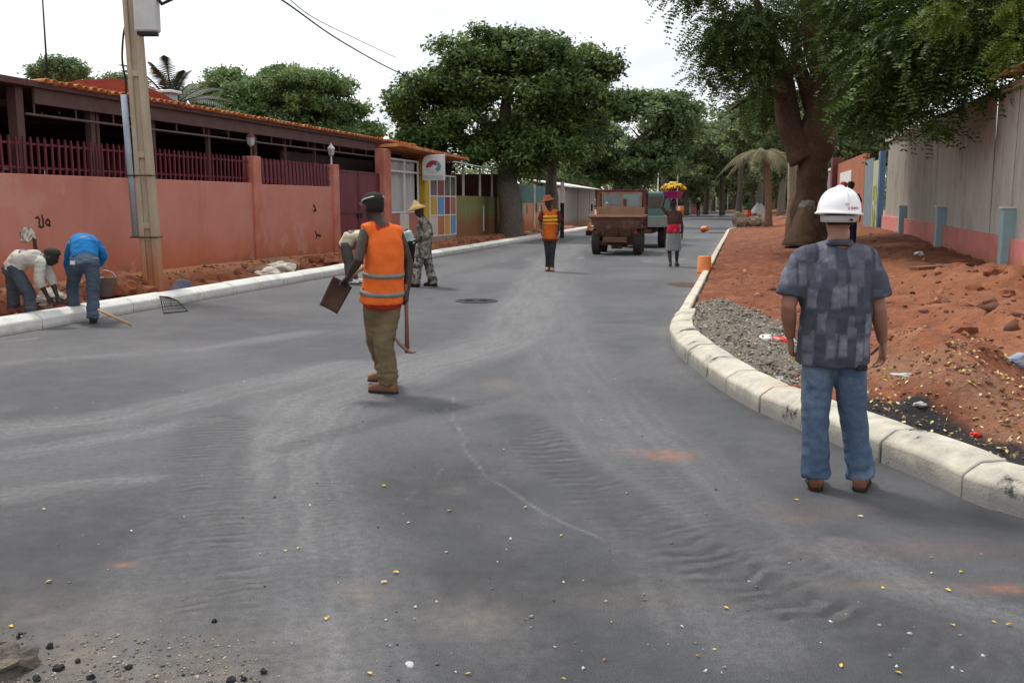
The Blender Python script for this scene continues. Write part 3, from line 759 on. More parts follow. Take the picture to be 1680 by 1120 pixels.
cm = {k: M('pane_' + k, v, tuple(c * .85 for c in v), 3, .35, spec=.5) for k, v in cy.items()}
for k, (c0) in enumerate('pwp'):
    MB().box((-.01, ya + (k + .5) * (yb - ya) / 3, .42 + .45), (.03, (yb - ya) / 3 - .07, .82)).build('lower_pane', cm[c0], sh)
yy0, yy1 = ly(692), ly(699)
MB().box2((-.1, yy0, .1), (.16, yy1, lz(694, 262))).build('yellow_post', M('paint_yellow', (.62, .40, .03), (.52, .32, .02), 3, .6, dirt=(.35, .25, .1), dirt_scale=4, dirt_lo=.55, dirt_hi=.7), sh, bevel=.01)
MB().box2((-.1, yy1 + .01, .1), (.12, ly(703), lz(701, 295))).build('white_post', m_white, sh, bevel=.01)
ga, gb = ly(703) + .02, L_ - .02
grid = thing('pane_grid', None, None); del grid
zr = [lz(725, 386), lz(725, 353), lz(725, 322), lz(725, 288)]
colsn = ['wopyb'[1:], 'ybrp', None]
rowsn = [('o', 'o', 'y', 'b'), ('y', 'b', 'r', 'p'), ('g', 'g', 'g', 'g')]
wds = np.array([.30, .26, .22, .22]); edges = np.r_[0, np.cumsum(wds)] * (gb - ga) + ga
for r_ in range(3):
    for k in range(4):
        mm = m_glass if rowsn[r_][k] == 'g' else cm[rowsn[r_][k]]
        if r_ == 0 and k == 0: mm = cm['w']
        if r_ == 2 and k == 1: mm = M('pane_brown', (.22, .07, .045), None, 3, .4)
        MB().box2((-.02, edges[k] + .03, zr[r_] + .03), (.02, edges[k + 1] - .03, zr[r_ + 1] - .03)).build('coloured_pane', mm, sh)
for zz in zr: MB().box((0, (ga + gb) / 2, zz), (.07, gb - ga, .05)).build('frame_bar', m_white, sh)
for yy in edges: MB().box((0, yy, (zr[0] + zr[-1]) / 2), (.075, .055, zr[-1] - zr[0] + .05)).build('frame_bar', m_white, sh)
MB().add([(.55, -.3, 3.42), (.55, L_ + .1, 3.30), (-4.2, L_ + .1, 3.05), (-4.2, -.3, 3.2), (.55, -.3, 3.52), (.55, L_ + .1, 3.40), (-4.2, L_ + .1, 3.15), (-4.2, -.3, 3.3)],
         [(0, 3, 2, 1), (4, 5, 6, 7), (0, 1, 5, 4), (1, 2, 6, 5), (2, 3, 7, 6), (3, 0, 4, 7)]).build('roof', m_tile, sh)
# lit-box sign with roundel
sg_s = s_at(697, TW_L + .2); g0 = frame(sg_s, TW_L + .18, 0)
sy = g0.y; wS = (733 - 697) / FPX * sy; zc0, zc1 = A(715, 296, sy).z, A(715, 254, sy).z; hS = zc1 - zc0
sg = thing('hanging_sign', 'white box sign with red and green round emblem on the yellow post', 'sign', (g0.x, g0.y, zc0), -.18)
mb = MB(); pr = []
for k in range(9): a_ = math.pi / 2 * k / 8; pr.append((.28 * wS - .28 * wS * math.cos(a_) if False else .26 * wS * (1 - math.cos(a_)), hS - .30 * hS * (1 - math.sin(a_))))
prof = [(.0, .0), (wS, .0), (wS, hS)] + [(.36 * wS * (1 - math.cos(math.pi / 2 * k / 8)), hS * .68 + .32 * hS * math.sin(math.pi / 2 * k / 8)) for k in range(8, -1, -1)]
mb.rings([[Vector((x, -.09, z)) for x, z in prof], [Vector((x, .09, z)) for x, z in prof]], True).build('sign_box', m_white, sg, bevel=.006)
def disc(cx, cz, rx, rz, a0, a1, y, n=20, inner=0.0):
    V_ = []; F_ = []
    for k in range(n + 1):
        q = a0 + (a1 - a0) * k / n
        V_ += [(cx + inner * rx * math.cos(q), y, cz + inner * rz * math.sin(q)), (cx + rx * math.cos(q), y, cz + rz * math.sin(q))]
    for k in range(n): F_.append((2 * k, 2 * k + 1, 2 * k + 3, 2 * k + 2))
    return V_, F_
cxs, czs = wS * .52, hS * .54; rx, rz = wS * .34, hS * .25
for nm, a0, a1, inn, colr, yo in (('emblem_disc', 0, 2 * math.pi, 0, (.66, .70, .72), -.097), ('emblem_red', R(25), R(200), .25, (.42, .035, .075), -.101), ('emblem_green', R(-70), R(55), .45, (.10, .36, .33), -.104), ('emblem_band', R(195), R(300), .2, (.68, .70, .70), -.107), ('emblem_rim', R(35), R(150), .88, (.38, .40, .42), -.110)):
    v_, f_ = disc(cxs, czs, rx, rz, a0, a1, yo, inner=inn); MB().add(v_, f_).build(nm, M('sign_' + nm, colr, None, 4, .5), sg)
MB().box((wS * .5, -.095, hS * .12), (wS * .92, .006, hS * .17)).build('sign_strip', M('sign_strip', (.42, .52, .50), (.36, .46, .44), 4, .6), sg)
for zz in (hS * .2, hS * .75): MB().box((-.07, 0, zz), (.14, .03, .03)).build('bracket', m_black, sg)

# ------------------------------------------------------------------ green veranda wall
s0, s1 = s_at(749, TW_L), s_at(829, TW_L); O = frame(s0, TW_L, 0); L_ = s1 - s0
gv = thing('green_fronted_house', 'low olive green wall with open brown veranda and pale green roof', 'house', O, ROT)
m_green = M('plaster_olive', (.225, .235, .095), (.19, .20, .08), 1.5, .9, .1, 30)
overlay(m_green, (.25, .105, .045), f_splash(.75, 1.35, .8, .7, power=.9))
def ly(px): return s_at(px, TW_L) - s0
zt = lz(790, 322)
prof = [(0, -.1), (L_, -.1), (L_, zt - .25), (L_ - .5, zt), (0, zt)]
MB().rings([[Vector((-.15, y, z)) for y, z in prof], [Vector((0, y, z)) for y, z in prof]], True).build('wall', m_green, gv)
MB().box((.02, ly(793), .95), (.05, .07, 1.1)).build('downpipe', m_white, gv)
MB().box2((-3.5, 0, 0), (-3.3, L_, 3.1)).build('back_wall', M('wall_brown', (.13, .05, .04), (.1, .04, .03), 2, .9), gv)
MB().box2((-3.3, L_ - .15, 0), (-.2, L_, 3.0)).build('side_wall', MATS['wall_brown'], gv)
for px in (764, 791, 810, 828): MB().box((-.07, ly(px) - .04, (zt + 3.1) / 2 - .02), (.08, .08, 3.1 - zt)).build('post', m_white, gv)
m_groof = M('roof_pale_green', (.36, .46, .38), (.28, .37, .30), 2, .6)
MB().add([(.5, -.1, 3.10), (.5, L_ + .1, 3.06), (-3.7, L_ + .1, 3.85), (-3.7, -.1, 3.9), (.5, -.1, 3.14), (.5, L_ + .1, 3.10), (-3.7, L_ + .1, 3.89), (-3.7, -.1, 3.94)],
         [(0, 3, 2, 1), (4, 5, 6, 7), (0, 1, 5, 4), (1, 2, 6, 5), (2, 3, 7, 6), (3, 0, 4, 7)]).build('roof', m_groof, gv)
# meter pillar
O = frame(s_at(835, TW_L + .6), TW_L + .5, 0); mp_ = thing('meter_pillar', 'brown meter pillar with dark box at the end of the green wall', 'pillar', O, ROT)
MB().box2((-.3, -.3, -.1), (.3, .3, 2.35)).build('pillar', M('plaster_brown', (.22, .12, .09), (.17, .09, .07), 2, .9, .1), mp_, bevel=.02)
MB().box((.08, -.32, 1.35), (.2, .06, .35)).build('meter_box', m_black, mp_)
MB().box((0, 0, 2.39), (.68, .68, .08)).build('cap', m_white, mp_)

# ------------------------------------------------------------------ peach and teal wall with painted shapes, container, kiosks beyond
s0, s1 = s_at(845, TW_L), s_at(906, TW_L); O = frame(s0, TW_L, 0); L_ = s1 - s0
pw = thing('painted_wall', 'peach wall with teal upper band and painted figures', 'wall', O, ROT)
def ly(px): return s_at(px, TW_L) - s0
m_peach = M('plaster_peach', (.52, .27, .15), (.44, .21, .11), 1.4, .9, .1, 30); overlay(m_peach, (.36, .12, .05), f_splash(.3, .9, .9, .6, power=.9))
zm = lz(870, 333); zt = lz(870, 304)
MB().box2((-.2, 0, -.1), (0, L_, zm)).build('lower_wall', m_peach, pw)
MB().box2((-.19, 0, zm), (-.02, L_, zt)).build('upper_wall', M('plaster_teal', (.10, .20, .19), (.08, .16, .15), 2, .9), pw)
MB().box((.03, ly(875), (zt + zm) / 2 - .8), (.1, .16, zt - zm + 1.7)).build('white_post', m_white, pw)
for k, (px, cc, w_, hh, zz) in enumerate(((850, (.16, .26, .16), .35, .5, 1.3), (855, (.03, .12, .11), .24, 1.0, 1.35), (860, (.40, .45, .33), .5, .5, 1.3), (864, (.20, .10, .06), .15, .5, 1.3), (879, (.03, .08, .09), .4, .55, 1.35), (884, (.5, .5, .42), .25, .3, 1.3), (888, (.04, .09, .10), .2, .5, 1.3))):
    v_, f_ = disc(0, 0, w_, hh / 2, 0, 2 * math.pi, 0, 14); v_ = [(.006 + k * .001, ly(px) + x, zz + z) for x, _, z in v_]
    MB().add(v_, f_).build('painted_figure', M('mural_%d' % k, cc, None, 5, .9), pw)
s0, s1 = s_at(918, TW_L), s_at(968, TW_L); O = frame(s0, TW_L + .3, 0); L_ = s1 - s0
kc = thing('grey_shed', 'pale grey sheet metal shed behind the white kerb', 'shed', O, ROT)
m_shed = M('shed_grey', (.40, .37, .35), (.32, .29, .27), 1.5, .7, stretch=(1, 3, .5)); overlay(m_shed, (.30, .15, .08), f_splash(.2, .7, 1, .5, power=.8))
zt = zat(940, 310, (s0 + s1) / 2, TW_L + .3)
for k in range(5):
    o = MB().box2((-2.2, k * L_ / 5 + .02, -.1), (0 - (.03 if k % 2 else 0), (k + 1) * L_ / 5 - .02, zt)).build('sheet_panel', m_shed, kc)
MB().add([(.4, -.2, zt), (.4, L_ + .2, zt), (-2.5, L_ + .2, zt + .5), (-2.5, -.2, zt + .5), (.4, -.2, zt + .06), (.4, L_ + .2, zt + .06), (-2.5, L_ + .2, zt + .56), (-2.5, -.2, zt + .56)],
         [(0, 3, 2, 1), (4, 5, 6, 7), (0, 1, 5, 4), (1, 2, 6, 5), (2, 3, 7, 6), (3, 0, 4, 7)]).build('roof', m_white, kc)
# row of kiosks and stalls further along the left kerb
def kiosk(px, Y, w_, d, pyt, colr, label, door=None, roofc=None, name='kiosk'):
    g = A(px, 332, Y); zt = A(px, pyt, Y).z
    k = thing(name, label, 'kiosk', (g.x, g.y, 0), ROT)
    MB().box2((-w_ / 2, -d / 2, 0), (w_ / 2, d / 2, zt - .1)).build('body', M('kiosk_paint', colr, tuple(c * .8 for c in colr), 2, .7, .1, 30, dirt=(.25, .15, .1), dirt_scale=1.5, dirt_lo=.55, dirt_hi=.8), k, bevel=.02)
    MB().box2((-w_ / 2 - .15, -d / 2 - .15, zt - .1), (w_ / 2 + .15, d / 2 + .15, zt)).build('roof', roofc or m_white, k)
    MB().box((-.1 * w_, -d / 2 - .01, zt * .42), (w_ * .4, .04, zt * .7)).build('door', door or m_dark_in, k)
    MB().box((w_ * .3, -d / 2 - .01, zt * .55), (w_ * .25, .04, zt * .3)).build('window', m_glass, k)
kiosk(1040, 94, 4.0, 3, 316, (.09, .22, .20), 'teal kiosk standing beyond the dumper')
kiosk(1079, 110, 1.1, 2.4, 317, (.42, .13, .08), 'brick red stall beside the teal kiosk')
kiosk(1092, 118, 1.7, 3, 319, (.60, .58, .55), 'white painted kiosk behind the woman')
kiosk(1121, 150, 2.4, 3, 325, (.34, .38, .38), 'grey kiosk right of the woman')
kiosk(1134, 158, 1.7, 3, 324, (.50, .10, .12), 'crimson kiosk far along the left kerb')
for i, (px, Y) in enumerate(((1149, 172), (1156, 176), (1165, 180), (1173, 184))):
    g = A(px, 332, Y); zt = A(px, 324, Y).z
    t = thing('gate_post', ['pale gate post nearest the crimson kiosk', 'pale gate post second from the crimson kiosk', 'third pale gate post far along the street', 'farthest pale gate post in the row'][i], 'post', (g.x, g.y, 0), ROT, 'pale gate posts far along the street')
    MB().box2((-.42, -.4, 0), (.42, .4, zt - .12)).build('shaft', M('post_cream', (.46, .38, .28), None, 2, .9), t, bevel=.02)
    MB().lathe([(.36, zt - .12), (.36, zt), (.2, zt + .1), (.17, zt + .3), (.02, zt + .42)], n=10, cap=True).build('finial', m_white, t)

# ================================================================== RIGHT SIDE OF THE STREET
m_pink2 = M('plaster_rose', (.62, .235, .21), (.54, .195, .17), 1.5, .9, .12, 30, dirt=(.40, .17, .10), dirt_scale=1.0, dirt_lo=.5, dirt_hi=.75)
overlay(m_pink2, (.38, .15, .07), f_splash(.28, .62, 1.5, .4, power=.8))
m_sheet = M('corrugated_sheet', (.47, .445, .40), (.38, .355, .315), 1.6, .75, .12, 40, stretch=(2, 2, .25), world=True, dirt=(.32, .26, .205), dirt_scale=1.1, dirt_lo=.5, dirt_hi=.75)
m_bpost = M('paint_pale_blue', (.31, .47, .50), (.25, .39, .42), 3, .8, .15, 40, dirt=(.30, .2, .14), dirt_scale=3, dirt_lo=.56, dirt_hi=.75)
overlay(m_bpost, (.33, .15, .08), f_splash(.1, .35, 2, .3, power=.7))
s0, s1 = 12.5, s_at(1441, TW_R)
O = frame(s0, TW_R, 0); cw = thing('corrugated_wall', 'tall grey corrugated sheet wall on a low rose plinth', 'wall', O, ROT)
LW = s1 - s0
def hbase(s): 
    p = RW(s, TW_R - .1); return float(h_right(np.array([p.x]), np.array([p.y]))[0])
def ptop(s): return .88 + .24 * float(sstep(18, 40, s))
nb = 6; ps = [s_at(1650, TW_R), s_at(1540, TW_R), s_at(1477, TW_R)]
edges_s = [s0, ps[0] - 6.9] + ps + [s1]
for a_, b_ in zip(edges_s[:-1], edges_s[1:]):
    za, zb = ptop(a_ + .5), ptop(b_ - .3)
    MB().add([(0, a_ - s0 + .12, -.2), (0, b_ - s0 - .12, -.2), (.25, b_ - s0 - .12, -.2), (.25, a_ - s0 + .12, -.2), (0, a_ - s0 + .12, za), (0, b_ - s0 - .12, zb), (.25, b_ - s0 - .12, zb), (.25, a_ - s0 + .12, za)],
             [(0, 3, 2, 1), (4, 5, 6, 7), (0, 1, 5, 4), (1, 2, 6, 5), (2, 3, 7, 6), (3, 0, 4, 7)]).build('plinth', m_pink2, cw, bevel=.01)
for s in edges_s[1:-1]:
    MB().box2((-.16, s - s0 - .13, -.1), (.14, s - s0 + .13, 1.52)).build('post', m_bpost, cw, bevel=.012)
    MB().box2((-.19, s - s0 - .15, 1.52), (.16, s - s0 + .15, 1.56)).build('post_cap', m_white, cw)
# corrugated sheets, one mesh shared, each leaning a little differently
SW = .92; pitch = .115
def sheet_mesh(h):
    n = int(SW / pitch * 6); V_ = []; F_ = []
    for k in range(n + 1):
        y = SW * k / n; x = .022 * math.sin(2 * math.pi * y / pitch)
        for z in (0, h * .5, h): V_.append((x, y, z))
    for k in range(n):
        for j in range(2): a = 3 * k + j; F_.append((a, a + 3, a + 4, a + 1))
    o = MB().add(V_, F_).build('corrugated_sheet', m_sheet, None, True, fix=False)
    md = o.modifiers.new('thick', 'SOLIDIFY'); md.thickness = .006
    me = o.data; bpy.data.objects.remove(o); return me
shm = sheet_mesh(3.15); y = .05; k = 0
while y < LW - .9:
    o = link('corrugated_sheet', shm, None, cw, (.10 + .007 * (k % 2) + random.uniform(-.004, .004), y, ptop(s0 + y) - .07 + random.uniform(-.02, .02)))
    o.rotation_euler = (random.uniform(-.012, .012), random.uniform(-.006, .01), random.uniform(-.012, .012)); o.scale[2] = (4.10 - ptop(s0 + y) + .07) / 3.15
    y += SW - .06; k += 1
MB().box2((.0, 0, 4.02), (.08, LW, 4.16)).build('top_rail', M('timber_pale', (.42, .39, .34), (.33, .30, .26), 2, .9), cw)
# rusty roof edge
m_rust = M('roof_rusty', (.40, .22, .11), (.24, .12, .06), 3, .85, .3, 30)
rr = []
n = 90; V_ = []; F_ = []
for k in range(n + 1):
    y = (23.6 - s0 + 2) * k / n - 2 ; z = .015 * math.sin(k * 2.1) + .02 * math.sin(k * .6)
    V_ += [(-.42, y, 4.24 + z), (2.5, y, 4.86 + z), (-.42, y, 4.28 + z), (2.5, y, 4.90 + z)]
for k in range(n):
    a = 4 * k; F_ += [(a, a + 1, a + 5, a + 4), (a + 2, a + 6, a + 7, a + 3), (a, a + 4, a + 6, a + 2)]
MB().add(V_, F_).build('roof_edge', m_rust, cw)
# --- panels and gate beyond
s0g = s1; 
O = frame(s1, TW_R, 0); gp_ = thing('hoarding', 'blue framed hoarding with painted plant beside the corrugated wall', 'hoarding', O, ROT)
def ly(px): return s_at(px, TW_R) - s1
MB().box2((-.14, 0, 0), (.06, .24, 3.70)).build('blue_post', M('paint_blue', (.09, .19, .34), (.07, .15, .28), 3, .6), gp_)
MB().box2((-.16, .241, 0), (-.02, .42, 3.68)).build('pale_post', m_bpost, gp_)
MB().box2((-.05, .43, .3), (0, ly(1426), 3.4)).build('mural_panel', M('mural_ground', (.42, .42, .30), (.34, .36, .22), 2, .9), gp_)
m_mg = M('mural_green', (.20, .30, .04), (.42, .42, .10), 9, .9)
for k in range(16):
    yy = .6 + (ly(1426) - .9) * random.random(); zz = .5 + random.random() * 1.6
    v_, f_ = disc(0, 0, .10 + .12 * random.random(), .3 + .25 * random.random(), 0, 6.283, 0, 9)
    MB().add([(-.058 - .001 * k, yy + x, zz + z) for x, _, z in v_], f_).build('painted_leaf', m_mg, gp_)
MB().box2((-.06, ly(1426) + .02, .2), (.0, ly(1413), 3.55)).build('slate_panel', M('panel_slate_blue', (.18, .25, .28), (.14, .20, .23), 2, .7), gp_)
s2 = s_at(1412, TW_R); O = frame(s2, TW_R - .05, 0); tw = thing('terracotta_wall', 'terracotta wall with white signboard right of the tree trunk', 'wall', O, ROT)
def ly(px): return s_at(px, TW_R) - s2
m_terra = M('plaster_terracotta', (.36, .13, .07), (.30, .105, .055), 1.5, .9)
MB().box2((0, 0, 0), (.2, ly(1368), 3.9)).build('wall', m_terra, tw)
MB().box2((-.06, ly(1392), 1.3), (-.003, ly(1374), 3.3)).build('signboard', m_white, tw)
MB().box2((-.3, ly(1368), 0), (.2, ly(1365), 4.3)).build('corner_post', m_maroon_dull, tw)
s3 = s_at(1364.5, TW_R); O = frame(s3, TW_R, 0); gw = thing('grey_wall', 'dull grey street wall just right of the tree trunk', 'wall', O, ROT)
MB().box2((0, 0, 0), (.2, 14, 3.7)).build('wall', M('plaster_mauve', (.26, .21, .20), (.2, .16, .15), 1.5, .9), gw)
MB().box2((-.05, 0, 3.7), (.25, 14, 3.85)).build('coping', m_white, gw)

# ------------------------------------------------------------------ utility pole on the left verge
g = RW(15.6, -9.95); zl = float(h_left(np.array([15.6]), np.array([-9.95]))[0])
g = A(253, 480, 17.0); base = Vector((g.x, 17.0, .0))
ss, tt = st(base.x, base.y); base.z = float(h_left(np.array([ss]), np.array([tt]))[0]) - .05
po = thing('utility_pole', 'leaning cream concrete utility pole with grey box near its top', 'utility pole', base)
m_pole = M('pole_concrete', (.42, .35, .26), (.34, .28, .20), 2.5, .9, .2, 40, stretch=(3, 3, .6), dirt=(.30, .24, .18), dirt_scale=2, dirt_lo=.55, dirt_hi=.75)
overlay(m_pole, (.40, .15, .06), f_splash(.25, 1.3, 1.5, .9, power=.9))
top = A(205, -140, 17.0) - base; ax = top.normalized()
def pol(z, dx=0, dy=0): return ax * (z / ax.z) + Vector((dx, dy, 0))
# I-section shaft: two flanges and a web with recessed windows
Hp = top.z
def tapered(x0, x1, y0, y1, za, zb, ka=1.0, kb=.78):
    mb = MB(); rr = []
    for z, k in ((za, ka + (kb - ka) * za / Hp), (zb, ka + (kb - ka) * zb / Hp)):
        k *= .82; rr.append([pol(z, x * k, y * k) for x, y in ((x0, y0), (x1, y0), (x1, y1), (x0, y1))])
    return mb.rings(rr, True)
tapered(-.19, -.08, -.13, .13, -.2, Hp).build('flange', m_pole, po, bevel=.012)
tapered(.06, .19, -.13, .13, -.2, Hp).build('flange', m_pole, po, bevel=.012)
tapered(-.082, .062, -.06, .06, -.2, Hp).build('web', m_pole, po)
for z in (.0, 1.15, 2.35, 3.7): tapered(-.079, .059, -.115, .115, z, z + (.10 if z else .25)).build('cross_rib', m_pole, po)
tapered(-.215, .215, -.15, .15, -.2, 1.02, 1, .9).build('sleeve', m_pole, po) if False else None
mb = MB().tube([pol(1.0, -.215, -.08), pol(3.4, -.235, -.06)], .055, 10, flat=.6); mb.build('conduit', M('conduit_blue_grey', (.30, .36, .40), (.24, .29, .33), 3, .7), po, True)
for z in (1.0, 2.05): 
    rr = [pol(z, x, y) for x, y in ((-.29, -.13), (.17, -.13), (.17, .13), (-.29, .13), (-.29, -.13))]; MB().tube(rr, .012, 6).build('strap', m_black, po)
pb = A(240, 22, 16.7) - base; wb = 36 / FPX * 16.7
bx = MB().box2((pb.x - wb / 2, -.38, pb.z - .30), (pb.x + wb / 2, -.16, pb.z + .55)).build('equipment_box', M('box_white', (.52, .53, .53), (.44, .45, .45), 3, .6), po, bevel=.025)
MB().box((pb.x, -.27, pb.z - .33), (wb * .8, .18, .05)).build('box_base', m_black, bx)
lp = A(262, 5, 16.6) - base; MB().tube([(pb.x, -.27, pb.z + .5), (lp.x, -.3, lp.z), (lp.x + .3, -.35, lp.z + .12)], .03, 8).build('lamp_arm', m_black, po, True)
cb = [A(x, y, 17.0) - base for x, y in ((216, 30), (205, 45), (201, 75), (201, 105), (206, 130), (207, 165))]
MB().tube(catmull(cb, 5), .018, 6).build('cable', m_black, po, True)
# overhead wires
def wire(pts, r, label):
    o = MB().tube(catmull([Vector(p) for p in pts], 8), r, 5).build('overhead_wire', m_black, None, True)
    p0 = Vector(pts[0]); o.data.transform(Matrix.Translation(-p0)); o.location = p0
    return tag(o, label, 'wire', 'overhead wires')
wire([A(360, -60, 20), A(462, 0, 24), A(560, 68, 30), A(660, 122, 40), A(740, 150, 48)], .022, 'thick black overhead wire sagging down into the big tree')
wire([A(430, -50, 24), A(500, 20, 28), A(580, 62, 34), A(650, 95, 42)], .012, 'thin pale overhead wire above the thick one')

# distant street light masts
def mast(px, Y, ytop, label, arm=0.0, r=.07):
    g = A(px, 332, Y); zt = A(px, ytop, Y).z; t = thing('street_light', label, 'street light', (g.x, g.y, 0), 0, 'far street lights')
    MB().tube([(0, 0, 0), (0, 0, zt)], [r, r * .6], 8).build('mast', m_white, t, True)
    MB().box((arm * .5, 0, zt), (abs(arm) + .2, .12, .1)).build('lamp_head', m_white, t)
mast(1079, 95, 262, 'bare white light mast left of the banana basin', .4)
mast(1111, 105, 238, 'tall white light mast rising above the banana basin', .4)
mast(1194, 170, 310, 'low white lamp post far at the end of the road', .3, .12)
# marker post behind the man in the yellow vest
g = G(922, 390); t = thing('marker_post', 'post with dark lower half and pale top beside the yellow vest', 'post', g)
zt = A(922, 298, g.y).z
MB().box2((-.09, -.09, -.05), (.09, .09, zt * .62)).build('lower_post', m_black, t, bevel=.01)
MB().box2((-.085, -.085, zt * .62 + .002), (.085, .085, zt)).build('upper_post', m_white, t, bevel=.01)
# pale pole standing against the tree
g = A(1297, 352, 38); t = thing('wooden_pole', 'pale weathered pole standing left of the big trunk', 'pole', (g.x, g.y, .3))
MB().tube([(0, 0, -.3), (.03, 0, 1.5), (-.02, 0, 3.0), (.0, 0, A(1297, 220, 38).z - .3)], [.2, .17, .16, .14], 9).build('shaft', M('wood_pale', (.36, .31, .23), (.26, .22, .16), 3, .9, .3, 30), t, True)

# ================================================================== TREES
def leaf_mat(name, dark_, light_, trans=.3, warm=None):
    m = bpy.data.materials.new(name); m.use_nodes = True; n, L, b = mnode(m)
    a = n.new('ShaderNodeAttribute'); a.attribute_name = 'tint'
    r = n.new('ShaderNodeValToRGB'); r.color_ramp.elements[0].color = (*dark_, 1); r.color_ramp.elements[1].color = (*light_, 1)
    if warm:
        e = r.color_ramp.elements.new(.93); e.color = (*light_, 1); r.color_ramp.elements[2].color = (*warm, 1)
    L.new(a.outputs['Fac'], r.inputs[0]); L.new(r.outputs[0], b.inputs['Base Color'])
    b.inputs['Roughness'].default_value = .55; b.inputs['Specular IOR Level'].default_value = .35
    tr = n.new('ShaderNodeBsdfTranslucent'); L.new(r.outputs[0], tr.inputs[0])
    ms = n.new('ShaderNodeMixShader'); ms.inputs[0].default_value = trans
    L.new(b.outputs[0], ms.inputs[1]); L.new(tr.outputs[0], ms.inputs[2]); L.new(ms.outputs[0], n['Material Output'].inputs[0])
    return m
def unit(v): return v / np.maximum(np.linalg.norm(v, axis=-1, keepdims=True), 1e-9)
def sample_clusters(lobes, n, rg, shell=.62, top=.25):
    C = np.array([l[0] for l in lobes]); Rr = np.array([l[1] for l in lobes])
    wts = (Rr.prod(1)) ** (2 / 3); k = rg.choice(len(lobes), n, p=wts / wts.sum())
    d = unit(rg.normal(size=(n, 3)) + np.array([0, 0, top]))
    rad = shell + (1 - shell) * rg.random(n) ** .6
    lump = .74 + .46 * rg.random(n)
    return C[k] + d * Rr[k] * (rad * lump)[:, None], d
def sub_lobes(lobes, per, seed, rk=(.30, .48), out=.80):
    rg = np.random.default_rng(seed); L_ = []
    for c, r in lobes:
        for k in range(per):
            d = rg.normal(size=3); d[2] += .25; d /= np.linalg.norm(d); q = rg.uniform(*rk)
            L_.append((tuple(np.array(c) + d * np.array(r) * out * rg.uniform(.75, 1.12)), tuple(np.array(r) * q * np.array([1.15, 1.15, .8]))))
    return L_
def leaf_quads(P, N_, T, ln, wd):
    """kite-shaped leaves: P centre, N_ normal, T length direction"""
    B = unit(np.cross(N_, T)); ln = ln[:, None]; wd = wd[:, None]
    v = np.stack([P - T * ln * .5, P + B * wd * .5 - T * ln * .05, P + T * ln * .5 - N_ * ln * .12, P - B * wd * .5 - T * ln * .05], 1)
    return v.reshape(-1, 3)
def crown_from(name, V, tint, mat, parent, origin):
    V = V - np.array(origin); nq = len(V) // 4
    me = npmesh(name, V, np.arange(nq * 4).reshape(nq, 4), False); set_attr(me, 'tint', np.repeat(tint, 4))
    return link(name, me, mat, parent)
def clump_crown(parent, origin, lobes, n, per, rc, leaf, mat, seed, shell=.62, up=.9, top=.25, flat=.7):
    rg = np.random.default_rng(seed)
    C, D = sample_clusters(lobes, n, rg, shell, top)
    ct = rg.random(n)
    g = rg.normal(size=(n, per, 3)) * np.array([rc, rc, rc * flat]) * .55
    P = (C[:, None, :] + g).reshape(-1, 3); m = len(P)
    N_ = unit(rg.normal(size=(m, 3)) * .75 + np.array([0, 0, up]) + np.repeat(D, per, 0) * .5)
    T = unit(np.cross(N_, rg.normal(size=(m, 3))))
    ln = leaf * (.6 + .8 * rg.random(m)); wd = ln * (.42 + .2 * rg.random(m))
    tint = np.clip(np.repeat(ct ** 1.5, per) * .72 + rg.random(m) * .3, 0, 1)
    return crown_from('crown', leaf_quads(P, N_, T, ln, wd), tint, mat, parent, origin)
def spray_crown(parent, origin, lobes, n, pairs, length, leaf, mat, seed, shell=.5, droop=.6, top=.2):
    """feathery crown: drooping fronds with leaflets on both sides"""
    rg = np.random.default_rng(seed)
    C, D = sample_clusters(lobes, n, rg, shell, top)
    dirh = unit(D * np.array([1, 1, .25]) + rg.normal(size=(n, 3)) * .65 * np.array([1, 1, .5]))
    L_ = length * (.6 + .7 * rg.random(n)); ct = rg.random(n)
    t = (np.arange(pairs) + .5) / pairs
    ax = C[:, None, :] + dirh[:, None, :] * (t[None, :, None] * L_[:, None, None]) + np.array([0, 0, -1.0]) * (droop * L_[:, None] * t[None, :] ** 2)[:, :, None]
    tg = unit(dirh[:, None, :] + np.array([0, 0, -1.0]) * (2 * droop * t)[None, :, None])
    side = unit(np.cross(tg, np.array([0, 0, 1.0]) + rg.normal(size=(n, 1, 3)) * .3))
    vs_ = []; tt = []
    for sgn in (-1, 1):
        T = unit(side * sgn + tg * .45 + rg.normal(size=tg.shape) * .15)
        N_ = unit(np.cross(tg, side) * 1.0 + rg.normal(size=tg.shape) * .3)
        N_ = unit(N_ - T * (N_ * T).sum(-1, keepdims=True))
        P = ax + T * leaf * .5
        m = n * pairs
        ln = (leaf * (.75 + .5 * rg.random(m)))
        vs_.append(leaf_quads(P.reshape(-1, 3), N_.reshape(-1, 3), T.reshape(-1, 3), ln, ln * .5).reshape(m, 4, 3)); tt.append(np.repeat(ct, pairs) * .7 + rg.random(m) * .3)
    V = np.concatenate(vs_).reshape(-1, 3); return crown_from('crown', V, np.clip(np.concatenate(tt), 0, 1), mat, parent, origin)
def wobble(pts, amp, seed):
    rd = random.Random(seed); return [Vector(p) + Vector((rd.uniform(-1, 1), rd.uniform(-1, 1), rd.uniform(-.5, .5))) * (amp if 0 < i < len(pts) - 1 else 0) for i, p in enumerate(pts)]
m_bark = M('bark_brown', (.115, .066, .040), (.055, .032, .020), 9, .95, 1.0, 26, stretch=(3, 3, .7), dirt=(.17, .11, .075), dirt_scale=2, dirt_lo=.55, dirt_hi=.75)
m_bark_grey = M('bark_grey', (.17, .145, .12), (.10, .085, .07), 6, .95, .8, 18, stretch=(3, 3, .7))
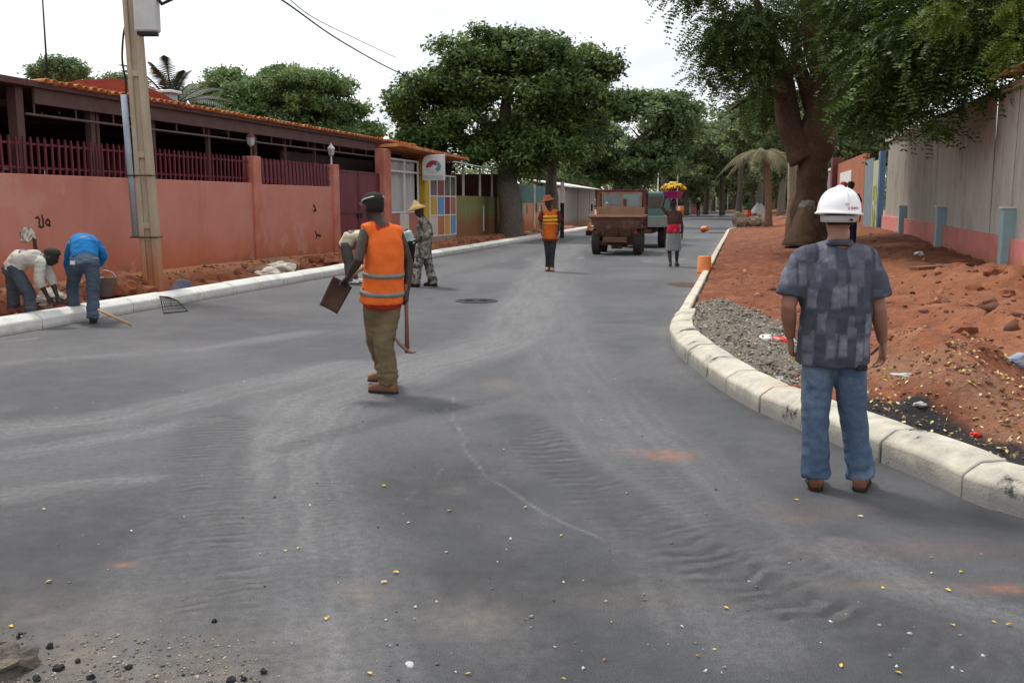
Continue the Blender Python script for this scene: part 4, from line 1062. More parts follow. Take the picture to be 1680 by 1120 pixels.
def rough_tube(mb, pts, rad, n=14, amp=.12, seed=0):
    pts2 = catmull(pts, 6); m = len(pts2); rad2 = np.interp(np.linspace(0, 1, m), np.linspace(0, 1, len(rad)), rad)
    o = len(mb.v); mb.tube(pts2, list(rad2), n)
    for i in range(o, len(mb.v)):
        v = Vector(mb.v[i]); j = (i - o) // n; c = pts2[min(j, m - 1)]; d = v - c
        k = 1 + amp * (noise.noise(v * 1.7 + Vector((seed, 0, 0))) * 1.2 + .6 * math.sin(((i - o) % n) * 2 * math.pi / n * 5 + noise.noise(v * .6) * 4) * .5)
        mb.v[i] = tuple(c + d * k)
    return mb
def limb_set(parent, origin, start, r0, targets, mat, seed, name='limb'):
    for i, tgt in enumerate(targets):
        s_ = Vector(start) - Vector(origin); e = Vector(tgt) - Vector(origin)
        mid1 = s_.lerp(e, .35) + Vector((0, 0, .12 * (e - s_).length)); mid2 = s_.lerp(e, .7) + Vector((0, 0, .08 * (e - s_).length))
        p = wobble([s_, mid1, mid2, e], .12 * (e - s_).length * .4, seed + i)
        mb = rough_tube(MB(), p, [r0, r0 * .7, r0 * .42, r0 * .12], 9, .1, seed + i); mb.build(name, mat, parent, True)
        rd = random.Random(seed * 31 + i)
        for k in range(4):
            b0 = p[1].lerp(p[3], rd.uniform(.1, .7)); b1 = b0 + Vector((rd.uniform(-1, 1), rd.uniform(-1, 1), rd.uniform(.0, .9))) * (e - s_).length * .33
            MB().tube(wobble([b0, b0.lerp(b1, .5), b1], .1, seed + k), [r0 * .25, r0 * .16, r0 * .05], 6).build('branch', mat, parent, True)

# ---- big tree on the right verge
YT = 32.0
g = A(1330, 392, YT); zg = float(h_right(np.array([g.x]), np.array([YT]))[0]); org = Vector((g.x, YT, zg - .25))
bt = thing('shade_tree', 'huge dark tree with thick brown trunk on the right verge', 'tree', org)
def T_(px, py, dy=0): return A(px, py, YT + dy) - org
mb = MB()
rough_tube(mb, [T_(1330, 402), T_(1331, 370), T_(1333, 320), T_(1335, 270), T_(1342, 225), T_(1352, 175), T_(1350, 120), T_(1335, 60), T_(1320, -40)], [.92, .64, .50, .50, .62, .48, .40, .32, .2], 26, .20, 3)
mb.build('trunk', m_bark, bt, True)
for i, (pp, rr) in enumerate((
    ([(1322, 262), (1305, 225), (1292, 190), (1285, 130), (1262, 60), (1240, 0)], [.5, .46, .4, .32, .22, .1]),
    ([(1325, 250), (1338, 200), (1325, 150), (1310, 100), (1300, 30)], [.36, .3, .26, .2, .1]),
    ([(1352, 200), (1385, 150), (1430, 110), (1500, 80)], [.42, .32, .22, .1]),
    ([(1348, 140), (1400, 60), (1480, -10), (1560, -60)], [.34, .26, .18, .1]),
    ([(1300, 120), (1250, 90), (1200, 90), (1150, 110)], [.22, .16, .1, .05]),
    ([(1290, 160), (1260, 150), (1230, 160), (1200, 180)], [.2, .14, .09, .04]))):
    rough_tube(MB(), [T_(x, y, (-.9 * k if i in (2, 3) else (-.3 * k if i == 4 else .15 * k))) for k, (x, y) in enumerate(pp)], rr, 11, .12, 11 + i).build('limb', m_bark, bt, True)
m_lf_right = leaf_mat('leaf_right_tree', (0.0248, 0.0531, 0.0142), (0.1062, 0.1770, 0.0389), .38, (0.2596, 0.3776, 0.0472))
def lobe(px, py, Y, rx, ry=None, rz=None): return (tuple(A(px, py, Y)), (rx, ry or rx, rz or rx * .8))
lob = [lobe(1330, -75, 32, 5.2, 5, 2.4), lobe(1290, 30, 34, 2.0, 2.2, 1.6), lobe(1215, 110, 31, 1.3, 1.5, 1.15), lobe(1195, 40, 30, 1.2, 1.5, 1.3), lobe(1255, 195, 35, 1.0, 1.4, .9), lobe(1170, 100, 30.5, .55, .7, .9),
       lobe(1150, -10, 30, 1.0, 1.2, .6), lobe(1262, 130, 35, 1.4, 1.6, 1.3), lobe(1235, 65, 30.5, 1.4, 1.5, 1.1), lobe(1380, 20, 35, 2.0, 2, 1.7),
       lobe(1468, 40, 27, 2.2, 2.6, 1.7), lobe(1462, 150, 25.5, 1.3, 1.6, .95), lobe(1500, 110, 24, 1.7, 2, 1.2), lobe(1570, 60, 23, 1.9, 2, 1.4), lobe(1640, 10, 22, 2.0, 2, 1.3),
       lobe(1540, 165, 23, .6, .8, .5), lobe(1432, 195, 26, .75, .9, .45), lobe(1500, -60, 25, 3.2, 3, 1.6), lobe(1660, -70, 22, 2.6, 3, 1.4), lobe(1545, 215, 22.5, .34, .4, .4), lobe(1440, 100, 29, 1.2, 1.4, 1.3),
       lobe(1438, 178, 25, .8, 1.0, .65), lobe(1480, 168, 24, 1.0, 1.1, .65), lobe(1530, 128, 23.2, 1.0, 1.2, .8), lobe(1600, 80, 22, .9, 1, .8), lobe(1408, 165, 28, .5, .8, .8)]
spray_crown(bt, org, sub_lobes(lob, 12, 204, (.34, .55), .72), 12000, 9, .62, .115, m_lf_right, 5, .35, .55)
# sprays hanging in at the upper right, sunlight painted into their brighter green
m_lf_sunlit = leaf_mat('leaf_sunlit_paint', (.07, .12, .012), (.16, .22, .03), .45)
lob2 = [lobe(1548, 22, 20.5, .35, .4, .4), lobe(1660, 85, 19.5, .28, .35, .4), lobe(1680, 15, 19.5, .4, .4, .3)]
tg_ = A(1620, -120, 20); t2 = thing('overhanging_tree', 'sprays of a nearer tree in painted sunlit green at the top right corner', 'tree', (tg_.x + 3.2, tg_.y + 2.0, 0))
o2 = Vector(t2.location)
rough_tube(MB(), [(0, 0, -.2), (.1, 0, 3), (-.2, -.3, 6), A(1680, -100, 20) - o2], [.3, .24, .18, .08], 10, .1, 2).build('trunk', m_bark, t2, True)
for q in (A(1548, 10, 20.5), A(1660, 70, 19.5)): MB().tube([A(1680, -100, 20) - o2, (A(1680, -100, 20) - o2).lerp(q - o2, .5) + Vector((0, 0, .15)), q - o2], [.05, .035, .012], 7).build('branch', m_bark, t2, True)
spray_crown(t2, o2, lob2, 210, 9, .42, .085, m_lf_sunlit, 8, .2, .7)

# ---- big tree left of centre, with its neighbour
m_lf_mid = leaf_mat('leaf_mid_tree', (0.0307, 0.0637, 0.0177), (0.1534, 0.2301, 0.0590), .38, (0.3068, 0.4248, 0.0590))
def canopy_tree(name, label, base, trunk_pts, trunk_r, lobes, n, per, rc, leaf, mat, seed, bark, limbs=(), **kw):
    t = thing(name, label, 'tree', base); o = Vector(base)
    rough_tube(MB(), [Vector(p) - o for p in trunk_pts], trunk_r, 14, .14, seed).build('trunk', bark, t, True)
    if limbs: limb_set(t, o, trunk_pts[-1], trunk_r[-1], limbs, bark, seed)
    clump_crown(t, o, lobes, n, per, rc, leaf, mat, seed, **kw); return t
b0 = A(838, 388, 44); b0.z = 0
L1 = [lobe(830, 165, 46, 3.6, 3.6, 2.5), lobe(720, 170, 45, 2.1, 2.4, 1.6), lobe(700, 245, 44, 1.4, 1.8, .9), lobe(935, 150, 47, 2.1, 2.4, 1.9), lobe(850, 100, 46, 2.2, 2.6, 1.3), lobe(960, 110, 47, 1.4, 1.6, 1.0),
      lobe(775, 95, 45, 1.7, 2, 1.1), lobe(800, 62, 45, 1.0, 1.2, .5), lobe(950, 220, 47, 1.7, 2, 1.3), lobe(830, 250, 44, 2.1, 2.2, 1.0), lobe(760, 225, 44, 1.8, 2, 1.1), lobe(672, 175, 45, .9, 1.2, .7), lobe(668, 210, 45, .7, .9, .5),
      lobe(880, 75, 46, 1.3, 1.5, .7), lobe(995, 115, 47, .7, .9, .5), lobe(890, 235, 45, 2, 2, 1.2)]
canopy_tree('shade_tree', 'broad dark green tree overhanging the street left of centre', b0, [b0 - Vector((0, 0, .2)), A(838, 340, 44), A(832, 300, 44.3), A(838, 262, 45)], [.62, .5, .46, .4], sub_lobes(L1, 11, 201), 2300, 44, .42, .21, m_lf_mid, 21, m_bark_grey,
            [A(760, 180, 45), A(700, 230, 44.5), A(830, 110, 46), A(930, 160, 47), A(890, 220, 45.5)], shell=.45)
b1 = A(905, 383, 50); b1.z = 0
canopy_tree('street_tree', 'slim pale trunked tree behind the yellow vest man', b1, [b1 - Vector((0, 0, .2)), A(906, 340, 50), A(904, 300, 50), A(909, 255, 50)], [.42, .34, .3, .24],
            [lobe(930, 210, 50, 2.0, 2, 1.3), lobe(890, 200, 50, 1.6, 2, 1.1)], 230, 45, .6, .27, m_lf_mid, 23, M('bark_pale', (.17, .15, .12), (.11, .10, .08), 5, .95, .6, 18, stretch=(3, 3, .7)), [A(940, 215, 50), A(880, 200, 50)], shell=.4)
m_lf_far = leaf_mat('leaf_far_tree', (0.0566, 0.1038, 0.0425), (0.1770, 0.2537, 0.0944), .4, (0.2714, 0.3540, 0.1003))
b2 = A(1010, 372, 66); b2.z = 0
L2 = [lobe(1060, 200, 66, 3.4, 3, 1.7), lobe(1120, 195, 67, 1.6, 2, 1.1), lobe(1000, 235, 65, 2.4, 2.6, 1.6), lobe(1045, 265, 65, 2.6, 2.6, 1.4), lobe(1030, 175, 66, 1.8, 2, .9), lobe(1090, 175, 66, 2, 2, .8), lobe(975, 275, 64, 1.8, 2, 1.2), lobe(1080, 245, 66, 1.6, 2, 1.0), lobe(1148, 185, 67, .5, .7, .4)]
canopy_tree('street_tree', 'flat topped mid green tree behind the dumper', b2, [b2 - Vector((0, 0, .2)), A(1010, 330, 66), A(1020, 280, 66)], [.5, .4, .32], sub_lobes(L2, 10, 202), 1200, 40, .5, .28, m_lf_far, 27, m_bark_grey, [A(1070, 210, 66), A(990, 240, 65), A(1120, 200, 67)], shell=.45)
# ---- trees behind the veranda on the left
m_lf_bush = leaf_mat('leaf_mango', (0.0649, 0.1239, 0.0401), (0.2124, 0.3127, 0.1062), .38, (0.3068, 0.3776, 0.1062))
b3 = A(480, 330, 52); b3.z = 0
L3 = [lobe(490, 170, 52, 2.6, 2.6, 1.7), lobe(440, 185, 51, 2.0, 2.2, 1.5), lobe(560, 195, 53, 1.7, 2, 1.5), lobe(520, 150, 52, 1.9, 2, 1.0), lobe(455, 148, 52, 1.2, 1.6, .9), lobe(395, 205, 50, 1.4, 1.5, 1.2), lobe(590, 230, 53, 1.0, 1.3, 1.0), lobe(480, 240, 51, 3.2, 2, 1.2)]
canopy_tree('mango_tree', 'large rounded leafy green tree rising behind the tiled roof', b3, [b3, A(480, 280, 52), A(480, 230, 52)], [.6, .5, .4], sub_lobes(L3, 16, 203, (.28, .42), .85), 2200, 42, .32, .18, m_lf_bush, 31, m_bark_grey, [], shell=.7, top=.35)
b4 = A(370, 330, 58); b4.z = 0
canopy_tree('mango_tree', 'small round crowned tree left of the large leafy one', b4, [b4, A(370, 250, 58), A(370, 180, 58)], [.4, .3, .25], [lobe(372, 140, 58, 1.2, 1.4, .85), lobe(352, 165, 58, 1.1, 1.3, .9), lobe(340, 195, 58, 1.2, 1.3, 1.0)], 480, 30, .38, .20, m_lf_bush, 33, m_bark_grey, [], shell=.65, top=.35)
b5 = A(95, 330, 60); b5.z = 0
canopy_tree('mango_tree', 'dark domed tree top beside the antenna mast', b5, [b5, A(95, 250, 60), A(95, 150, 60)], [.4, .3, .25], [lobe(100, 118, 60, 1.35, 1.4, .75), lobe(75, 126, 60, .9, 1.2, .5)], 330, 30, .38, .20, m_lf_far, 35, m_bark_grey, [], shell=.6, top=.35)
b6 = A(205, 330, 70); b6.z = 0
canopy_tree('mango_tree', 'hazy tree top showing just behind the utility pole', b6, [b6, A(205, 250, 70), A(205, 160, 70)], [.4, .3, .25], [lobe(200, 140, 70, 1.6, 1.6, .55), lobe(330, 165, 70, 1.6, 1.6, .9)], 360, 26, .45, .24, m_lf_far, 36, m_bark_grey, [], shell=.6, top=.35)
# ---- palms
def palm(label, base, top, r, nf, length, mat, seed, droop=.9, leaf=.5, name='palm_tree', bark=None, upright=.6):
    t = thing(name, label, 'palm tree', base); o = Vector(base); rd = random.Random(seed)
    rough_tube(MB(), [Vector((0, 0, -.2)), (Vector(top) - o) * .5 + Vector((.08, 0, 0)), Vector(top) - o], [r * 1.25, r, r * .9], 10, .08, seed).build('trunk', bark or m_bark_grey, t, True)
    for k in range(nf):
        az = 2 * math.pi * k / nf + rd.uniform(-.25, .25); el = upright * rd.uniform(.3, 1.3); L_ = length * rd.uniform(.8, 1.15)
        d = Vector((math.cos(az) * math.cos(el), math.sin(az) * math.cos(el), math.sin(el))); tp = Vector(top) - o
        n = 15; ax = [tp + d * (L_ * i / n) + Vector((0, 0, -droop * L_ * (i / n) ** 2.2)) for i in range(n + 1)]
        mb = MB().tube(ax, [.045 * (1 - .8 * i / n) for i in range(n + 1)], 5)
        side = d.cross(Vector((0, 0, 1))).normalized()
        for i in range(2, n + 1):
            tgt = (ax[i] - ax[i - 1]).normalized(); w_ = leaf * math.sin(math.pi * min(1, .15 + i / n * .8)) * rd.uniform(.8, 1.1)
            for sg_ in (-1, 1):
                for h_ in (0, .5):
                    pz = ax[i - 1].lerp(ax[i], h_); tip = pz + (side * sg_ + tgt * .7).normalized() * w_ + Vector((0, 0, -.35 * w_))
                    mb.add([pz - tgt * .035, pz + tgt * .035, tip + tgt * .012, tip], [(0, 1, 2, 3)])
        f = mb.build('frond', mat, t, fix=False)
    return t
m_palm_dark = M('palm_leaf_dark', (.045, .062, .045), (.028, .042, .03), 3, .6)
m_palm_dry = M('palm_leaf_dry', (.17, .135, .06), (.08, .085, .035), 3, .7)
b7 = A(282, 330, 42); b7.z = 0
palm('tall dark feathery palm standing behind the chimney', b7, A(283, 175, 42), .22, 15, 3.3, m_palm_dark, 4, .42, .55, upright=1.15)
b8 = A(1262, 345, 60); b8.z = .3
palm('dry fronded palm with slim bare trunk left of the big tree', b8, A(1254, 252, 60), .2, 15, 2.7, m_palm_dry, 9, .75, .75, bark=M('palm_bark', (.22, .13, .085), (.16, .09, .06), 4, .95, .4, 20), upright=.45)
# ---- woods at the far end of the road: each tree its own
m_lf_wood = leaf_mat('leaf_woods', (0.0885, 0.1298, 0.0614), (0.2360, 0.3068, 0.1357), .42, (0.3186, 0.3658, 0.1298))  # leaf colours lifted so that distance haze is painted into them
rd = random.Random(5)
far = [(1095, 240, 100, 4.2), (1128, 262, 118, 4.6), (1160, 255, 126, 4.6), (1188, 245, 120, 4.2), (1215, 235, 112, 4.4), (1250, 215, 100, 4.4), (1285, 210, 92, 4.2), (1140, 300, 160, 5), (1172, 285, 175, 6.5), (1205, 275, 170, 7), (1238, 275, 165, 6.5), (1270, 270, 150, 6), (1300, 280, 120, 5), (1050, 285, 140, 6), (985, 290, 120, 5), (1105, 290, 150, 6), (1220, 320, 215, 7), (1180, 322, 225, 7), (1255, 318, 200, 7), (1310, 235, 80, 3.6), (1330, 300, 105, 5), (1290, 310, 200, 7), (930, 300, 100, 4), (1345, 190, 70, 3.5), (1380, 215, 75, 3.5), (1420, 230, 70, 3)]
wood_words = ['nearest the tall light mast', 'above the grey kiosk', 'left of the gap of sky', 'under the gap of sky', 'right of the gap of sky', 'above the dry palm', 'touching the big trunk on its left', 'low behind the crimson kiosk', 'behind the pale gate posts', 'closing the road on the left', 'closing the road in the middle', 'closing the road on the right', 'low behind the dry palm', 'behind the dumper cab', 'behind the grey shed', 'behind the banana basin', 'in the far middle distance', 'farthest away at the road end', 'far behind the rubble', 'high behind the right hand limb', 'low behind the big trunk', 'low and far right of the road', 'behind the marker post', 'above the terracotta wall', 'behind the white signboard', 'behind the blue hoarding']
for i, (px, py, Y, r) in enumerate(far):
    c = A(px, py, Y); b_ = Vector((c.x, c.y, .1)); lobs = [(tuple(c), (r, r, r * .72))]
    for k in range(5): lobs.append(((c.x + rd.uniform(-1, 1) * r * .75, c.y + rd.uniform(-1, 1) * r * .6, c.z + rd.uniform(-.65, .6) * r), (r * rd.uniform(.4, .62),) * 2 + (r * rd.uniform(.3, .45),)))
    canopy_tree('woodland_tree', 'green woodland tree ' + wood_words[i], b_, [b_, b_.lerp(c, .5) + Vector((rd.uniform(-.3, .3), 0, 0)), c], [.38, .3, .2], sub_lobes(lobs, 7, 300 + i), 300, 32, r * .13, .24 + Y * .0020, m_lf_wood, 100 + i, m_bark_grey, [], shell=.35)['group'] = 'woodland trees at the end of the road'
# a low thicket that reads as one mass behind them
rg = np.random.default_rng(77); Vq = []; tq = []
P = np.stack([rg.uniform(-20, 120, 26000), rg.uniform(222, 246, 26000), rg.random(26000) ** 1.3 * 13], 1); P[:, 0] += (P[:, 1] - 220) * .2
N_ = unit(rg.normal(size=P.shape) + np.array([0, -.3, .8])); T = unit(np.cross(N_, rg.normal(size=P.shape)))
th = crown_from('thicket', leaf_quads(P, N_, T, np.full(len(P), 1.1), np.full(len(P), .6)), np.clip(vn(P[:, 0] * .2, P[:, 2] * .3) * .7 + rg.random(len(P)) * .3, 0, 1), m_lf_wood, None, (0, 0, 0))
stuff(th, 'far green thicket closing the end of the road', 'thicket')

# ================================================================== PEOPLE
def remesh(mb, voxel, it=6, wr=0.0, wsc=(7, 7, 16), seed=0.0, mask=None):
    me = mb.mesh('tmp'); o = bpy.data.objects.new('tmp', me); col.objects.link(o)
    md = o.modifiers.new('r', 'REMESH'); md.mode = 'VOXEL'; md.voxel_size = voxel
    sm = o.modifiers.new('s', 'SMOOTH'); sm.factor = .5; sm.iterations = it
    dg = bpy.context.evaluated_depsgraph_get(); dg.update()
    m2 = bpy.data.meshes.new_from_object(o.evaluated_get(dg)); bpy.data.objects.remove(o); bpy.data.meshes.remove(me)
    if wr:
        n = len(m2.vertices); co = np.empty(n * 3, np.float32); no = np.empty(n * 3, np.float32)
        m2.vertices.foreach_get('co', co); m2.vertices.foreach_get('normal', no); co = co.reshape(-1, 3); no = no.reshape(-1, 3)
        sc = Vector(wsc); disp = np.empty(n, np.float32)
        for i in range(n):
            p = Vector((co[i, 0] * sc.x + seed, co[i, 1] * sc.y, co[i, 2] * sc.z))
            q = noise.noise(p); q2 = noise.noise(p * 2.3)
            disp[i] = (1 - abs(q) * 2.2) * .7 + q2 * .35
        k = wr if mask is None else wr * mask(co)
        co += no * (disp * k)[:, None]
        m2.vertices.foreach_set('co', co.ravel()); m2.update()
    m2.polygons.foreach_set('use_smooth', [True] * len(m2.polygons))
    return m2
def join_raw(me, mb):
    bm = bmesh.new(); bm.from_mesh(me); t = mb.mesh('t', True); bm.from_mesh(t); bpy.data.meshes.remove(t)
    bmesh.ops.recalc_face_normals(bm, faces=bm.faces); bm.to_mesh(me); bm.free()
    me.polygons.foreach_set('use_smooth', [True] * len(me.polygons)); return me
def perp(v, t): 
    r = v - t * v.dot(t); return r.normalized() if r.length > 1e-6 else t.orthogonal().normalized()
def hand(mb, wrist, d, palm, side, curl, k=1.0, spread=.12):
    """palm, four unequal fingers and a thumb; palm = direction the palm faces, side = towards the thumb"""
    d = d.normalized(); palm = perp(palm, d); side = perp(side - palm * side.dot(palm), d)
    pts = [(-.03, .026, .022), (0, .027, .019), (.035, .040, .016), (.075, .044, .014), (.095, .040, .011)]
    mb.loft([(wrist + d * (a * k), side * (w_ * k), palm * (h * k)) for a, w_, h in pts], 12, 2.6)
    for i, (off, ln) in enumerate(((.031, .070), (.011, .080), (-.010, .074), (-.030, .058))):
        p = wrist + d * (.086 * k) + side * (off * k); dd = (d + side * (off * spread * 18)).normalized(); P = [p - dd * .012 * k, p]
        for q, f in enumerate((.45, .32, .26)):
            c = curl * (1.0 + .12 * i) * (.7, 1.0, .8)[q]
            dd = (dd * math.cos(c) + perp(palm, dd) * math.sin(c)).normalized()
            p = p + dd * (ln * f * k); P.append(p)
        mb.tube(P, [.0098 * k, .0095 * k, .0088 * k, .0078 * k, .0058 * k], 8)
    p = wrist + d * (.022 * k) + side * (.026 * k); dd = (side * .75 + d * .65 + palm * .25).normalized(); P = [p - dd * .012 * k, p]
    for f, c in ((.042, .0), (.034, .35), (.026, .35)):
        dd = (dd + d * c + palm * c * .6 * (1 + curl * .5)).normalized(); p = p + dd * f * k; P.append(p)
    mb.tube(P, [.013 * k, .0125 * k, .0108 * k, .0095 * k, .0065 * k], 8)
def head_parts(mb, c, f, u, k=1.0, ears=True):
    u = perp(u, f); r = f.cross(u).normalized()
    rings_ = [(-.122, .024, .026, .040), (-.105, .042, .050, .026), (-.075, .055, .070, .014), (-.035, .066, .085, .006), (.0, .0725, .094, .0), (.04, .076, .099, -.005), (.075, .070, .091, -.008), (.100, .052, .068, -.008), (.117, .020, .028, -.008)]
    mb.loft([(c + u * (z * k) + f * (yo * k), r * (a * k), f * (b_ * k)) for z, a, b_, yo in rings_], 20)
    mb.loft([(c + f * .085 * k + u * .018 * k, r * .008 * k, u * .01 * k), (c + f * .103 * k - u * .012 * k, r * .012 * k, u * .014 * k), (c + f * .112 * k - u * .030 * k, r * .017 * k, u * .012 * k), (c + f * .09 * k - u * .042 * k, r * .016 * k, u * .008 * k)], 10)
    mb.loft([(c + f * .090 * k - u * .062 * k - r * .022 * k, f * .006 * k, u * .006 * k), (c + f * .098 * k - u * .062 * k, f * .011 * k, u * .011 * k), (c + f * .090 * k - u * .062 * k + r * .022 * k, f * .006 * k, u * .006 * k)], 8)
    mb.loft([(c + f * .078 * k + u * .030 * k - r * .055 * k, f * .012 * k, u * .008 * k), (c + f * .094 * k + u * .032 * k, f * .009 * k, u * .009 * k), (c + f * .078 * k + u * .030 * k + r * .055 * k, f * .012 * k, u * .008 * k)], 8)
    if ears:
        for s_ in (-1, 1): mb.ellipsoid(c + r * (s_ * .079 * k) - f * .008 * k - u * .008 * k, (.012 * k, .020 * k, .033 * k), 10, 7, Matrix((r, f, u)).transposed())
    return r
def spine_secs(J, widths, infl=0.0, hem=0.0):
    """sections up the spine; widths: list of (fraction, half width, half depth)"""
    hc = (J['hipL'] + J['hipR']) / 2; sc = (J['shL'] + J['shR']) / 2; nk = J['neck']
    mid = J.get('back', hc.lerp(sc, .5)); ha = (J['hipR'] - J['hipL']).normalized(); sa = (J['shR'] - J['shL']).normalized()
    path = catmull([hc, mid, sc, nk], 8); L_ = [0]
    for a, b_ in zip(path[:-1], path[1:]): L_.append(L_[-1] + (b_ - a).length)
    T0 = (path[1] - path[0]).normalized()
    out = []
    for f, w_, dp in widths:
        q = f * L_[-1]
        if q < 0: c = path[0] + T0 * q; t = T0; 
        else:
            i = max(k for k in range(len(L_)) if L_[k] <= q + 1e-9); i = min(i, len(path) - 2)
            e = (q - L_[i]) / max(1e-6, L_[i + 1] - L_[i]); c = path[i].lerp(path[i + 1], min(1, e)); t = (path[min(i + 2, len(path) - 1)] - path[max(i - 1, 0)]).normalized()
        g = max(0, min(1, f)); a = perp(ha.lerp(sa, g), t); b_ = a.cross(t) * -1
        out.append((c, a * (w_ + infl), b_ * (dp + infl)))
    return out
BODY_W = [(-.10, .13, .09), (0, .155, .108), (.22, .140, .098), (.45, .155, .108), (.66, .165, .112), (.80, .15, .092), (.90, .085, .066), (1.0, .056, .056)]
def foot_secs(an, toe, k=1.0, infl=0.0):
    d = (toe - an); d.z = 0; d.normalize(); s_ = d.cross(Vector((0, 0, 1))); zb = an.z - .085
    out = []
    for y, w_, h in ((-.075, .022, .028), (-.062, .034, .045), (-.02, .037, .052), (.05, .041, .046), (.11, .046, .036), (.16, .040, .027), (.188, .022, .019)):
        c = Vector((an.x, an.y, 0)) + d * (y * k); c.z = zb + h * k
        out.append((c, s_ * (w_ * k + infl), Vector((0, 0, 1)) * (h * k + infl)))
    return out
def person(label, J, face, skin, root, voxel=.011, k=1.0, cat='person', curlL=.5, curlR=.5, palmL=None, palmR=None, thumbL=None, thumbR=None, headup=None, group=None, arm_k=1.0, foot=True):
    J = {n: Vector(p) - Vector(root) for n, p in J.items()}
    t = thing('person', label, cat, root, 0, group)
    f = Vector(face).normalized(); hu = Vector(headup or (0, 0, 1))
    mb = MB(); mb.loft([(c, a * k, b_ * k) for c, a, b_ in spine_secs(J, BODY_W)], 18)
    head_parts(mb, J['head'], f, hu)
    mb.tube(catmull([J['neck'] - (J['head'] - J['neck']) * .3, J['neck'].lerp(J['head'], .4), J['head']], 3), .056, 12)
    for s_ in 'LR':
        sh, el, wr = J['sh' + s_], J['el' + s_], J['wr' + s_]; hp, kn, an = J['hip' + s_], J['kn' + s_], J['an' + s_]
        ins = (J['neck'] - (J['head'] - J['neck']).normalized() * .025).lerp(sh, .30)
        mb.tube([ins, sh, sh.lerp(el, .4), el, el.lerp(wr, .3), wr], [.036, .046 * arm_k, .047 * arm_k, .040 * arm_k, .041 * arm_k, .027 * arm_k], 12)
        mb.tube([hp + Vector((0, 0, .05)), hp.lerp(kn, .3), kn, kn.lerp(an, .35), an, an - Vector((0, 0, .02))], [.088 * k, .082 * k, .056, .054, .038, .040], 12)
        if foot: mb.loft(foot_secs(an, J['toe' + s_]), 12, 2.6)
    me = remesh(mb, voxel, 5)
    mh = MB()
    for s_, sg, cu, pl, tb in (('L', -1, curlL, palmL, thumbL), ('R', 1, curlR, palmR, thumbR)):
        wr, el = J['wr' + s_], J['el' + s_]; d = (wr - el).normalized(); sa = (J['shR'] - J['shL']).normalized()
        pl_ = Vector(pl) if pl else -sa * sg; tb_ = Vector(tb) if tb else f
        hand(mh, wr + d * .015, Vector(J['hd' + s_]) - wr if 'hd' + s_ in J else d, pl_, tb_, cu)
    join_raw(me, mh)
    me.name = 'body'; b_ = link('body', me, skin, t)
    J['_root'] = t; J['_f'] = f; return t, J
def garment_top(J, mat, name='shirt', w=None, infl=.022, sleeve=.45, voxel=.012, wr=.010, seed=1.0, k=1.0, sleeve_r=(.075, .080, .075), it=7, sleeves=True, shoulder_r=.07, parent=None, mask=None, pw=2.2, wsc=(7, 7, 12)):
    W_ = w or [(-.30, .175, .125), (-.12, .175, .125), (.0, .17, .122), (.22, .158, .115), (.45, .165, .118), (.66, .172, .120), (.78, .140, .100), (.89, .078, .072)]
    mb = MB(); mb.loft([(c, a * k, b_ * k) for c, a, b_ in spine_secs(J, W_, infl)], 24, pw)
    for s_ in 'LR':
        sh, el, wr_ = J['sh' + s_], J['el' + s_], J['wr' + s_]; ins = (J['neck'] - (J['head'] - J['neck']).normalized() * .045).lerp(sh, .22)
        mb.tube([ins, ins.lerp(sh, .5), sh, sh + (sh - ins).normalized() * .005], [.064, shoulder_r * .95, shoulder_r, shoulder_r * .8], 12)
        if sleeves:
            if sleeve <= 1: P = [ins, sh, sh.lerp(el, sleeve * .5), sh.lerp(el, sleeve)]; rr = [.052, sleeve_r[0] * .92, sleeve_r[1], sleeve_r[2]]
            else: P = [ins, sh, sh.lerp(el, .5), el, el.lerp(wr_, (sleeve - 1) * .5), el.lerp(wr_, sleeve - 1)]; rr = [.052, sleeve_r[0] * .92, sleeve_r[1], sleeve_r[1] * .92, sleeve_r[1] * .82, sleeve_r[2] * .8]
            mb.tube(P, rr, 14)
    me = remesh(mb, voxel, it, wr, wsc, seed, mask); me.name = name
    return link(name, me, mat, parent or J['_root'])
def trousers(J, mat, voxel=.012, wr=.010, seed=2.0, k=1.0, r=(.100, .086, .080, .078), drop=.035, name='trousers', end=1.0, it=6, waist=(.165, .122), wsc=(6, 6, 15)):
    mb = MB(); secs = spine_secs(J, [(-.14, .15, .11), (-.04, waist[0], waist[1]), (.06, waist[0], waist[1]), (.17, waist[0] * .93, waist[1] * .92)], .008)
    mb.loft([(c, a * k, b_ * k) for c, a, b_ in secs], 20)
    for s_ in 'LR':
        hp, kn, an = J['hip' + s_], J['kn' + s_], J['an' + s_]
        e = an - Vector((0, 0, drop)) if end >= 1 else kn.lerp(an, end)
        mb.tube(catmull([hp + Vector((0, 0, .06)), hp.lerp(kn, .35), kn, kn.lerp(e, .5), e], 3), list(np.interp(np.linspace(0, 1, 13), [0, .3, .5, .75, 1], [r[0], r[0], r[1], r[2], r[3]])), 14)
    za, zk = (J['anL'].z + J['anR'].z) / 2, (J['knL'].z + J['knR'].z) / 2
    me = remesh(mb, voxel, it, wr, wsc, seed, lambda co: .55 + 1.3 * np.exp(-((co[:, 2] - za - .03) / .11) ** 2) + .7 * np.exp(-((co[:, 2] - zk) / .10) ** 2) + .6 * np.exp(-((co[:, 2] - zk - .36) / .08) ** 2)); me.name = name
    return link(name, me, mat, J['_root'])
